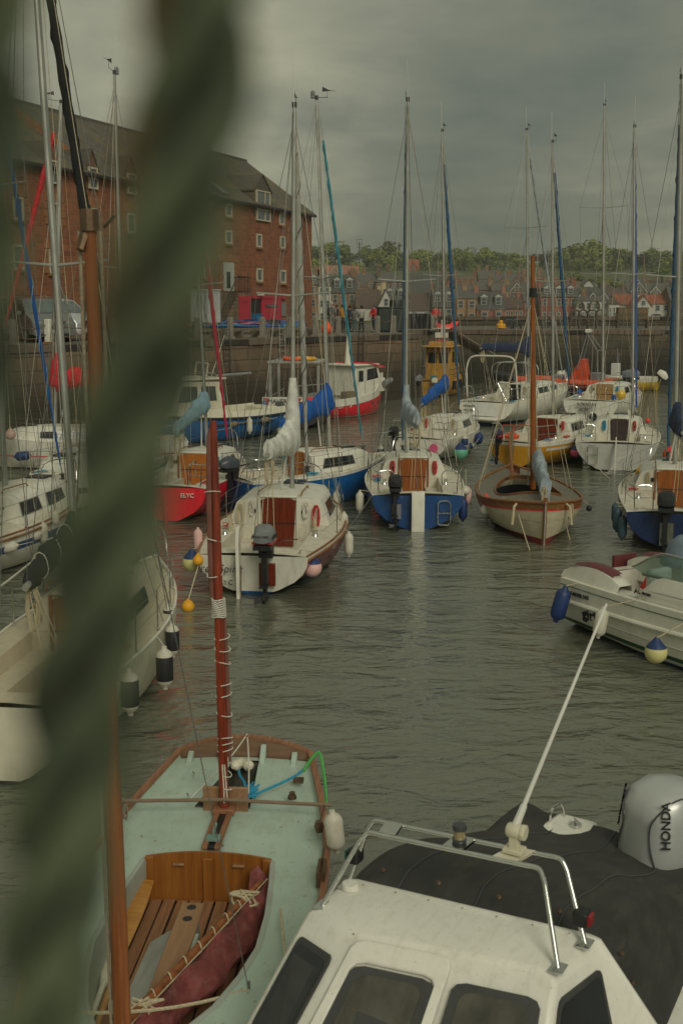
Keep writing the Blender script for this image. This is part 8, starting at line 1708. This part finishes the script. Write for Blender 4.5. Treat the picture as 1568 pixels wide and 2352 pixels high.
# wipers, roof vent, bolts
e_ = MB(); p = BL.lerp(BR, .06) + lx * .16; e_.lathe([(.055, 0), (.055, .02), (.05, .035), (0, .04)], p + V((0, 0, .03)), 16); e_.build('roof_vent', VW, vb)
e_ = MB()
for k in range(9): q = TL.lerp(TR2, k / 8) + V((-.03, 0, .022)); e_.lathe([(.007, 0), (.006, .004), (0, .005)], q, 6)
for k in range(7): q = BL.lerp(BR, .1 + k / 7.5) + V((.11, 0, .045)); e_.lathe([(.006, 0), (.005, .003), (0, .004)], q, 6)
e_.build('screw', mat('screw_dull', (.18, .16, .12), .6), vb)
# roof rail of two hoops
F1L, F1R, F2L, F2R = VG(740, 2080, 1.56), VG(1281, 2225, 1.56), VG(797, 2034, 1.57), VG(1343, 2168, 1.57)
T1L, T1R, T2L, T2R = VG(838, 1911, 1.98), VG(1245, 1996, 1.98), VG(852, 1884, 1.98), VG(1295, 1974, 1.98)
def hoop(a, ta, tb, b):
    pts = [a, a.lerp(ta, .80)] + catmull([a.lerp(ta, .86), a.lerp(ta, .97) + (tb - ta) * .012, ta.lerp(tb, .035), ta.lerp(tb, .09)], 5) + catmull([ta.lerp(tb, .91), ta.lerp(tb, .965), b.lerp(tb, .97) + (ta - tb) * .012, b.lerp(tb, .86)], 5) + [b.lerp(tb, .80), b]; mb = MB(); mb.tube(pts, .0155, 10); o = mb.build('roof_rail', STEEL, vb, smooth=60)
    for p in (a, b): mb = MB(); mb.box(p + V((0, 0, .0)), (.12, .08, .012)); mb.build('foot_plate', STEEL, o, bevel=.004)
    return o
hoop(F1L, T1L, T1R, F1R); hoop(F2L, T2L, T2R, F2R)
for k, w_ in ((.13, .11), (.51, .13), (.80, .15)):
    a, b = T1L.lerp(T1R, k), T2L.lerp(T2R, k); d = (T1R - T1L).normalized() * w_ / 2; mb = MB(); mb.face([a - d, a + d, b + d, b - d]); mb.prism([a - d + V((0, 0, .014)), a + d + V((0, 0, .014)), b + d + V((0, 0, .014)), b - d + V((0, 0, .014))], (0, 0, .004)); mb.build('rail_plate', STEEL if k < .7 else CREAM, vb, smooth=0)
p = T1L.lerp(T1R, .51).lerp(T2L.lerp(T2R, .51), .5) + V((0, 0, .02)); mb = MB(); mb.lathe([(.042, 0), (.045, .02), (.036, .022), (.036, .075), (.044, .08), (.042, .11), (0, .113)], p, 16, mfun=lambda a, c_: 1 if a == 3 - 1 else 0); mb.build('stern_light', [DGREY, mat('lamp_amber_glass', (.30, .24, .12), .1, .2, 3, spec=.8)], vb)
p = T1L.lerp(T1R, .80).lerp(T2L.lerp(T2R, .80), .5) + V((0, 0, .02)); mb = MB(); mb.box(p + V((0, 0, .02)), (.10, .12, .03)); mb.box(p + V((0, 0, .08)), (.05, .06, .10)); mb.lathe([(.036, -.05), (.045, -.035), (.045, .035), (.036, .05)], p + V((0, 0, .14)), 10, axis=ly); mb.lathe([(.05, -.015), (.05, .015)], p + V((0, .055, .14)), 8, axis=ly); mb.build('aerial_mount', mat('ivory', (.62, .58, .42), .45, .08, 6), vb, bevel=.006)
wp = world(vb, p + V((0, 0, .16))); tw = D(1392, 1388, 7.7); mb = MB(); l1 = local(vb, wp); l2 = local(vb, tw); mb.tube([l1, l1.lerp(l2, .08), l1.lerp(l2, .09), l2], [.026, .022, .015, .009], 8); mb.build('whip_aerial', mat('aerial_white', (.66, .64, .58), .4, .06, 3), vb)
mb = MB(); p = F2R.lerp(T2R, .32) + ly * .02; mb.box(p, (.10, .09, .09)); o = mb.build('side_light', BLACK, vb, bevel=.012); mb = MB(); mb.box(p + V((.0, .055, 0)), (.07, .02, .06)); mb.build('red_lens', mat('lens_red', (.25, .01, .015), .15, .2, 4), o)
mb = MB(); p = F2L.lerp(T2L, .45) - ly * .02; mb.box(p, (.10, .08, .09)); o = mb.build('side_light', BLACK, vb, bevel=.012); mb = MB(); mb.box(p - V((0, .05, 0)), (.06, .02, .06)); mb.build('green_lens', mat('lens_green', (.01, .12, .09), .15, .2, 4), o)
# canvas
CV = mat('cover_black', (.034, .034, .032), .75, .3, 3, bmp=.35, dirt=(.085, .072, .048), dscale=(1.2, 3.5, 3), damt=.75)
Y0, Y1 = BL.y, BR.y; rows = []
for i in range(26):
    k = i / 25; xx = lerp(.03, -3.2, k); zt = 1.50 + .09 * smooth01(k / .08) - .64 * smooth01((k - .12) / .88) ** .9; hw = lerp((Y1 - Y0) / 2 + .02, .74, smooth01(k)); cy = lerp((Y0 + Y1) / 2, .16, k); gz = .84
    row = []
    for j in range(27):
        u = -1 + 2 * j / 26; a_ = abs(u); 
        if a_ < .74: y = cy + hw * u / .74; z = zt - .05 * (u / .74) ** 2 - .035 * (sin(k * 9) * .5 + .5) * (1 - a_) 
        else: q_ = (a_ - .74) / .26; y = cy + (hw + .30 * q_ * (1 - k * .4)) * (1 if u > 0 else -1); z = lerp(zt - .05, gz + .03, q_ ** 1.1)
        xx = lerp(.03, -lerp(2.95, 2.35, (u + 1) / 2), k); w_ = .010 * sin(u * 7 + k * 9) + .022 * abs(sin(u * 7 - k * 11)) + .010 * sin(k * 13 + u * 3); row.append(V((xx + (lerp(BL.x, BR.x, (u + 1) / 2)) * (1 - k), y, z + w_ * (1 if i > 1 else .2))))
    rows.append(row)
mb = MB(); mb.grid(rows); cvo = mb.build('canvas_cover', CV, vb, smooth=50)
for j_ in (7, 13, 19): mb = MB(); mb.tube([r_[j_] + V((0, 0, .004)) for r_ in rows], .007, 5); mb.build('seam', DGREY, cvo)
for k in (.13, .36, .60, .83): mb = MB(); p = BL.lerp(BR, k) + V((-.06, 0, .075)); mb.lathe([(.018, 0), (.016, .008), (.008, .012), (0, .012)], p, 10, axis=V((.6, 0, .8))); mb.build('press_stud', bronze, cvo)
for k in range(4): mb = MB(); p = BR + V((-.08 - .0 * k, .06 + .07 * k, -.1 - .17 * k)); mb.lathe([(.015, 0), (.014, .008), (0, .012)], p + V((.02, .04, .0)), 10, axis=V((.3, .8, .3))); mb.build('press_stud', bronze, cvo)
# stern corner with cleat and hoop
p = VG(1282, 1888, .93); mb = MB(); mb.prism([(p.x + .25, p.y - .13, .80), (p.x + .25, p.y + .35, .80), (p.x - .16, p.y + .30, .80), (p.x - .18, p.y - .06, .80)], (0, 0, .14)); mb.build('stern_corner', VW, vb, bevel=.04)
mb = MB(); mb.tube(catmull([p + V((.05, -.06, .02)), p + V((.03, -.05, .11)), p + V((-.06, .0, .13)), p + V((-.10, .02, .02))], 5), .012, 6); mb.build('stern_hoop', STEEL, vb)
mb = MB(); mb.tube([p + V((-.02, .13, .05)), p + V((.04, .17, .06)), p + V((.10, .20, .05))], [.008, .014, .008], 6); mb.lathe([(.05, 0), (.05, .02), (0, .02)], p + V((.03, .16, .015)), 12); mb.build('stern_cleat', STEEL, vb)
# silver outboard on the transom
wo_ = G(1512, 1925, 1.05); lo = local(vb, wo_); lo.z = .86; HSIL = mat('outboard_silver', (.50, .51, .49), .36, .06, 2, metal=.3)
OR = Matrix.Rotation(-.55, 3, 'Z'); mb = MB(); rows = []
for x, w_, z0_, z1_ in ((-.40, .05, .10, .42), (-.37, .16, .0, .52), (-.24, .235, -.16, .62), (-.02, .25, -.22, .66), (.16, .235, -.20, .62), (.26, .17, -.12, .52), (.285, .08, .02, .40)):
    rows.append([lo + OR @ V((x - .04 * cz, 1.18 * w_ * cx * (1 - .12 * (1 - cz)), lerp(z0_, z1_, cz))) for cx, cz in ((-.7, 0), (-.97, .06), (-1.04, .4), (-1.0, .74), (-.9, .9), (-.7, .975), (-.3, 1), (.3, 1), (.7, .975), (.9, .9), (1.0, .74), (1.04, .4), (.97, .06), (.7, 0))])
mb.grid(rows, 0, True, True, True); ho = mb.build('outboard_motor', HSIL, vb, smooth=70)
mb = MB(); mb.box(lo + V((-.05, 0, -.55)), (.26, .16, .75)); mb.box(lo + V((.12, 0, -.32)), (.2, .4, .24)); mb.build('motor_leg', mat('leg_silver', (.32, .33, .32), .35, .08, 3, metal=.5), ho, bevel=.03)
def SF(i, j):
    i0, j0 = min(int(i), len(rows) - 2), min(int(j), len(rows[0]) - 2); a, b = i - i0, j - j0; p = rows[i0][j0].lerp(rows[i0 + 1][j0], a).lerp(rows[i0][j0 + 1].lerp(rows[i0 + 1][j0 + 1], a), b); return p + (p - lo - V((0, 0, .2))).normalized() * .004
for nm, q in (('cowl_panel_seam', [(2.2, 8.6), (3.6, 8.3), (5.0, 8.8), (5.5, 10), (5.0, 11), (4.2, 11.6), (3.2, 11.4), (2.4, 10.2)]), ('cowl_panel_seam', [(2.2, 4.4), (3.6, 4.7), (5.0, 4.2), (5.5, 3), (5.0, 2), (4.2, 1.4), (3.2, 1.6), (2.4, 2.8)])):
    mb = MB(); mb.tube(catmull([SF(*k) for k in q + q[:1]], 6), .007, 6); mb.build(nm, DGREY, ho)
mb = MB(); mb.tube([SF(lerp(.2, 5.8, k / 20), 12.25) for k in range(21)] + [SF(lerp(5.8, .2, k / 20), .75) for k in range(21)], .010, 6, closed=True); mb.build('cowl_joint', BLACK, ho)
for j0, sg in ((9.7, 1), (3.3, -1)):
    ti, tj = SF(4.6, j0) - SF(4.0, j0), SF(4.3, j0 + .4) - SF(4.3, j0 - .4); n_ = ti.cross(tj).normalized(); n_ = n_ if n_.dot(SF(4.3, j0) - lo) > 0 else -n_; rt = (tj * -sg).normalized()
    text('HONDA', .10, SF(4.35, j0) + n_ * .006 - n_.cross(rt) * .03, rt, n_.cross(rt), LETB, 'lettering', ho, ext=.008)
# ================================================================== CREAM SPORTS BOAT AT THE FRAME EDGE
XH = math.atan2(-.866, .50); xs_ = V((4.36, 18.45, 0)); xb = thing('sports_boat', 'cream sports boat with wrap round tinted windscreen and green stripe', 'motor boat', xs_, XH, None)
xh = Hull(5.3, 2.1, 1.9, .86, .90, .98, tm=.42, p=2.6, kd=.25, tb=-.12, rs=-.05, rb=.9, p1=6, p2=1.0, camber=.03); XW = mat('sports_cream', (.68, .66, .56), .28, .05, 2, dirt=(.40, .36, .26), dscale=(1.5, 1.5, .4), damt=.45, coat=.3)
hull_mesh(xh, [ANTIB, XW, ANTIG, XW], [(.06, 0), (.13, 1), (.21, 2), (None, 3)]).build('hull', [ANTIB, XW, ANTIG, XW], xb, smooth=50)
mb = add_deck(MB(), xh, [0, .04, .12, .2, .3, .42, .5, .58, .66, .74, .82, .9, 1], (.04, .58), .72, .3, .52, .3); mb.build('deck', XW, xb, smooth=40)
for s in (-1, 1):
    mb = MB(); mb.tube([xh.pt(i / 20, lerp(.50, .66, i / 20), s) + V((0, s * .015, 0)) for i in range(21)], .04, 8); mb.build('rubbing_moulding', XW, xb); 
    for zz_, nm in ((-.10, .007), (-.30, .0)): 
        if nm: mb = MB(); mb.tube([xh.pt(i / 20, xh.sh(i / 20) + zz_, s) + V((0, s * .004, 0)) for i in range(21)], nm, 4); mb.build('pinstripe', ANTIG, xb)
    mb = MB(); mb.tube([xh.pt(i / 20 * .9 + .1, .36, s) + V((0, s * .004, 0)) for i in range(21)], .008, 4); mb.build('knuckle_line', GREYW, xb)
    # moulded coaming that sweeps from the stern seat up to the screen
    mb = MB(); rows = []
    for i in range(21):
        x = lerp(1.55, 3.9, i / 20); t_ = xh.t_of(x); h_ = .36 * smooth01(i / 5) * (1 - smooth01((i - 12) / 8) * .55); yo = xh.b(t_) * .90; yi = min(.80, yo - .12); z0_ = xh.sh(t_) + .01; rows.append([V((x, s * yo, z0_)), V((x, s * (yo - .05), z0_ + h_ * .6)), V((x, s * lerp(yo, yi, .7), z0_ + h_)), V((x, s * yi, z0_ + h_)), V((x, s * (yi - .03), z0_ - .1))])
    mb.grid(rows); mb.face(rows[0]); mb.build('side_coaming', XW, xb, smooth=50)
    mb = MB(); rows = []
    for i in range(11): x = lerp(-.02, 1.35, i / 10); h_ = .26 * sin(pi * (i + .6) / 11.2) ** .6; yo = xh.b(xh.t_of(x)) * .93; z0_ = xh.sh(xh.t_of(x)); rows.append([V((x, s * yo, z0_)), V((x, s * (yo - .06), z0_ + h_)), V((x, s * (yo - .30), z0_ + h_)), V((x, s * (yo - .34), z0_ - .2))])
    mb.grid(rows); mb.build('stern_moulding', XW, xb, smooth=50)
    mb = MB(); rows = [[V((lerp(.25, 1.15, i / 8), s * (.86 - y_), .90 + .24 * sin(pi * (lerp(.25, 1.15, i / 8) / 1.35 * 10 + .6) / 11.2) ** .6 + dz_)) for y_, dz_ in ((0, .0), (.06, .04), (.2, .04), (.26, 0))] for i in range(9)]; mb.grid(rows, 0, False); mb.build('stern_cushion', mat('vinyl_maroon', (.13, .025, .028), .45, .15, 4), xb, smooth=50)
    # rail
    pts = [xh.deck(.34, s * .93, .0), xh.deck(.34, s * .93, .14)] + [xh.deck(q, s * .93, .15 + .05 * q) for q in (.37, .5, .65, .8)] + [xh.deck(.98, s * .5, .25)]; mb = MB(); mb.tube(pts, .014, 7)
    for q in (.60, .82): mb.tube([xh.deck(q - .05, s * .95, -.08), xh.deck(q, s * .93, .17)], .012, 6)
    mb.build('grab_rail', STEEL, xb)
# wrap round screen
gl = mat('screen_green_glass', (.30, .42, .36), .04, .1, 2, spec=.6); gln = gl.node_tree.nodes; bs = [n_ for n_ in gln if n_.type == 'BSDF_PRINCIPLED'][0]; bs.inputs['Transmission Weight'].default_value = .72; bs.inputs['IOR'].default_value = 1.05
pth = [V((1.65, -.74, 1.22)), V((2.1, -.76, 1.24)), V((2.7, -.74, 1.22)), V((3.2, -.62, 1.18)), V((3.5, -.34, 1.16)), V((3.58, 0, 1.15)), V((3.5, .34, 1.16)), V((3.2, .62, 1.18)), V((2.7, .74, 1.22)), V((2.1, .76, 1.24)), V((1.65, .74, 1.22))]
cp = catmull(pth, 5); tpz = lambda p: V((p.x - .30, p.y * .90, p.z + .34 * smooth01((p.x - 1.5) / .9) + .02))
mb = MB(); mb.grid([[p, tpz(p)] for p in cp]); mb.build('windscreen', gl, xb, smooth=60)
mb = MB(); mb.tube([tpz(p) for p in cp], .016, 6); mb.build('screen_rail', STEEL, xb); mb = MB(); mb.tube([p + V((0, 0, .0)) for p in cp], .028, 6, flat=.6); mb.build('screen_gasket', mat('gasket_green', (.12, .17, .12), .5), xb)
mb = MB(); mb.prism([(3.0, -.66, 1.0), (3.0, .66, 1.0), (2.75, .6, 1.22), (2.75, -.6, 1.22)], (.45, 0, 0)); mb.build('dashboard', mat('dash_mint', (.33, .42, .34), .5), xb, bevel=.06)
mb = MB(); rows = [[V((lerp(3.1, 5.2, i / 9), u * min(.78, xh.b(xh.t_of(lerp(3.1, 5.2, i / 9))) * .8), xh.sh(xh.t_of(lerp(3.1, 5.2, i / 9))) + .18 * (1 - u * u) * (1 - i / 12) + .02)) for u in (-1, -.6, -.2, .2, .6, 1)] for i in range(10)]; mb.grid(rows); mb.build('foredeck', XW, xb, smooth=60)
for y in (-.4, .4): mb = MB(); mb.box((1.95, y, .72), (.5, .5, .2)); mb.box((1.68, y, 1.0), (.14, .5, .55)); mb.build('seat', mat('seat_pale', (.42, .48, .42), .5), xb, bevel=.06)
mb = MB(); mb.tube([(2.62 + .0, .4 + .16 * cos(a), 1.22 + .15 * sin(a)) for a in [2 * pi * k / 16 for k in range(16)]], .014, 5, closed=True); mb.build('steering_wheel', BLACK, xb)
mb = MB(); mb.lathe([(.34, 0), (.36, .1), (.30, .34), (.16, .47), (0, .5)], (1.25, .62, 1.12), 14); mb.build('seat_cover', canvas('hood_bluegrey', (.16, .21, .25)), xb, smooth=60)
mb = MB(); mb.prism([(1.35, -.55, .85), (1.6, -.5, .85), (1.45, -.45, 1.15)], (0, .45, 0)); mb.build('red_locker_bag', REDP, xb, bevel=.03)
mb = MB(); mb.box((-.12, .60, .86), (.05, .5, .36)); mb.build('maroon_board', mat('vinyl_maroon', (0, 0, 0)), xb)
mb = MB(); mb.tube([(1.75, .8, 1.2), (1.75, .8, 1.95)], .035, 8); mb.build('white_pole', VW, xb)
mb = MB(); p = xh.pt(.36, .99, -1) ; mb.lathe([(.05, 0), (.05, .015), (.03, .02), (0, .02)], (1.85, -.97, 1.02), 12, axis=V((-.1, -1, .3))); mb.build('courtesy_light', STEEL, xb)
p = xh.pt(.05, .32, -1); text('girl', .26, xh.pt(.12, .33, -1) + V((0, -.012, 0)), (1, .0, 0), (0, -.25, 1), LETB, 'boat_name', xb, ext=.012, align='LEFT')
text('LEADER 515', .09, xh.pt(.055, .64, -1) + V((0, -.03, 0)), (1, -.02, .02), (0, -.1, 1), LETB, 'model_lettering', xb, ext=.008, align='LEFT'); text('Jeanneau', .09, (1.72, -.965, .98), (1, 0, 0), (0, .25, 1), LETB, 'maker_lettering', xb, ext=.008, align='LEFT', shear=.2)
Yx = lambda x, y=-1.05: world(xb, V((x, y, 0))).y
fender(1287, 1388, Yx(.35) - .12, 92, 'navy fender hanging at the stern of the cream sports boat', FENB, ar=2.5, tilt=.25, rope=world(xb, V((.55, -.80, 1.05)))); fender(1379, 1430, Yx(1.55) - .1, 78, 'cream fender under the grab rail of the sports boat', FENW, ar=2.5, tilt=.14, rope=world(xb, xh.deck(.36, -.93, .13)))
ballfender(1506, 1498, Yx(3.1) - .05, 54, 'straw yellow ball fender with blue neck on the cream sports boat', FENY, FENB, rope=world(xb, xh.deck(.60, -.93, .15)))
# ================================================================== THICK ROPES CLOSE TO THE CAMERA
m, nr, b = _nodes('rope_green_old'); v_ = coords(nr)
c1 = mixc(nr, ramp(nr, noise(nr, v_, 22, 3, .6), .55, .66), (.115, .14, .075), (.19, .115, .05)); c1 = mixc(nr, ramp(nr, noise(nr, v_, 30, 4, .7), .36, .58, (.0,) * 3, (1,) * 3), (.035, .05, .03), c1)
nr.links.new(c1, b.inputs['Base Color']); b.inputs['Roughness'].default_value = .95
def bigrope(pix, y, r, label, ph=0):
    pts = catmull([D(px, py, y) for px, py in pix], 14); t = thing('hanging_rope', label, 'rope', pts[0], 0, 'old ropes hanging by the camera'); L = [0]
    for a, c_ in zip(pts, pts[1:]): L.append(L[-1] + (c_ - a).length)
    pitch = r * 7.2
    for s in range(3):
        q = []
        for i, p in enumerate(pts):
            d = (pts[min(i + 1, len(pts) - 1)] - pts[max(i - 1, 0)]).normalized(); u = d.cross(V((0, 1, 0))).normalized(); w_ = d.cross(u); a = 2 * pi * L[i] / pitch + s * 2 * pi / 3 + ph; q.append(p - pts[0] + u * (r * .62 * cos(a)) + w_ * (r * .62 * sin(a)))
        MB().tube(catmull(q, 2), r * .40, 10).build('strand', m, t, smooth=60)
    MB().tube([p - pts[0] for p in pts], r * .60, 10).build('groove_shade', mat('rope_groove_shade', (.014, .017, .010), .95, .4, 60), t, smooth=60)  # added near-black tube: shade in the grooves between strands, put into colour
    fz = MB(); rr = random.Random(3)
    for k in range(220):
        i = rr.randrange(len(pts)); p = pts[i] - pts[0]; d = V((rr.gauss(0, 1), rr.gauss(0, 1), rr.gauss(0, 1))).normalized(); fz.tube([p + d * r * .9, p + d * r * (1.15 + rr.random() * .25) + V((0, 0, -r * .15))], r * .02, 3)
    fz.build('loose_fibres', m, t, smooth=0)
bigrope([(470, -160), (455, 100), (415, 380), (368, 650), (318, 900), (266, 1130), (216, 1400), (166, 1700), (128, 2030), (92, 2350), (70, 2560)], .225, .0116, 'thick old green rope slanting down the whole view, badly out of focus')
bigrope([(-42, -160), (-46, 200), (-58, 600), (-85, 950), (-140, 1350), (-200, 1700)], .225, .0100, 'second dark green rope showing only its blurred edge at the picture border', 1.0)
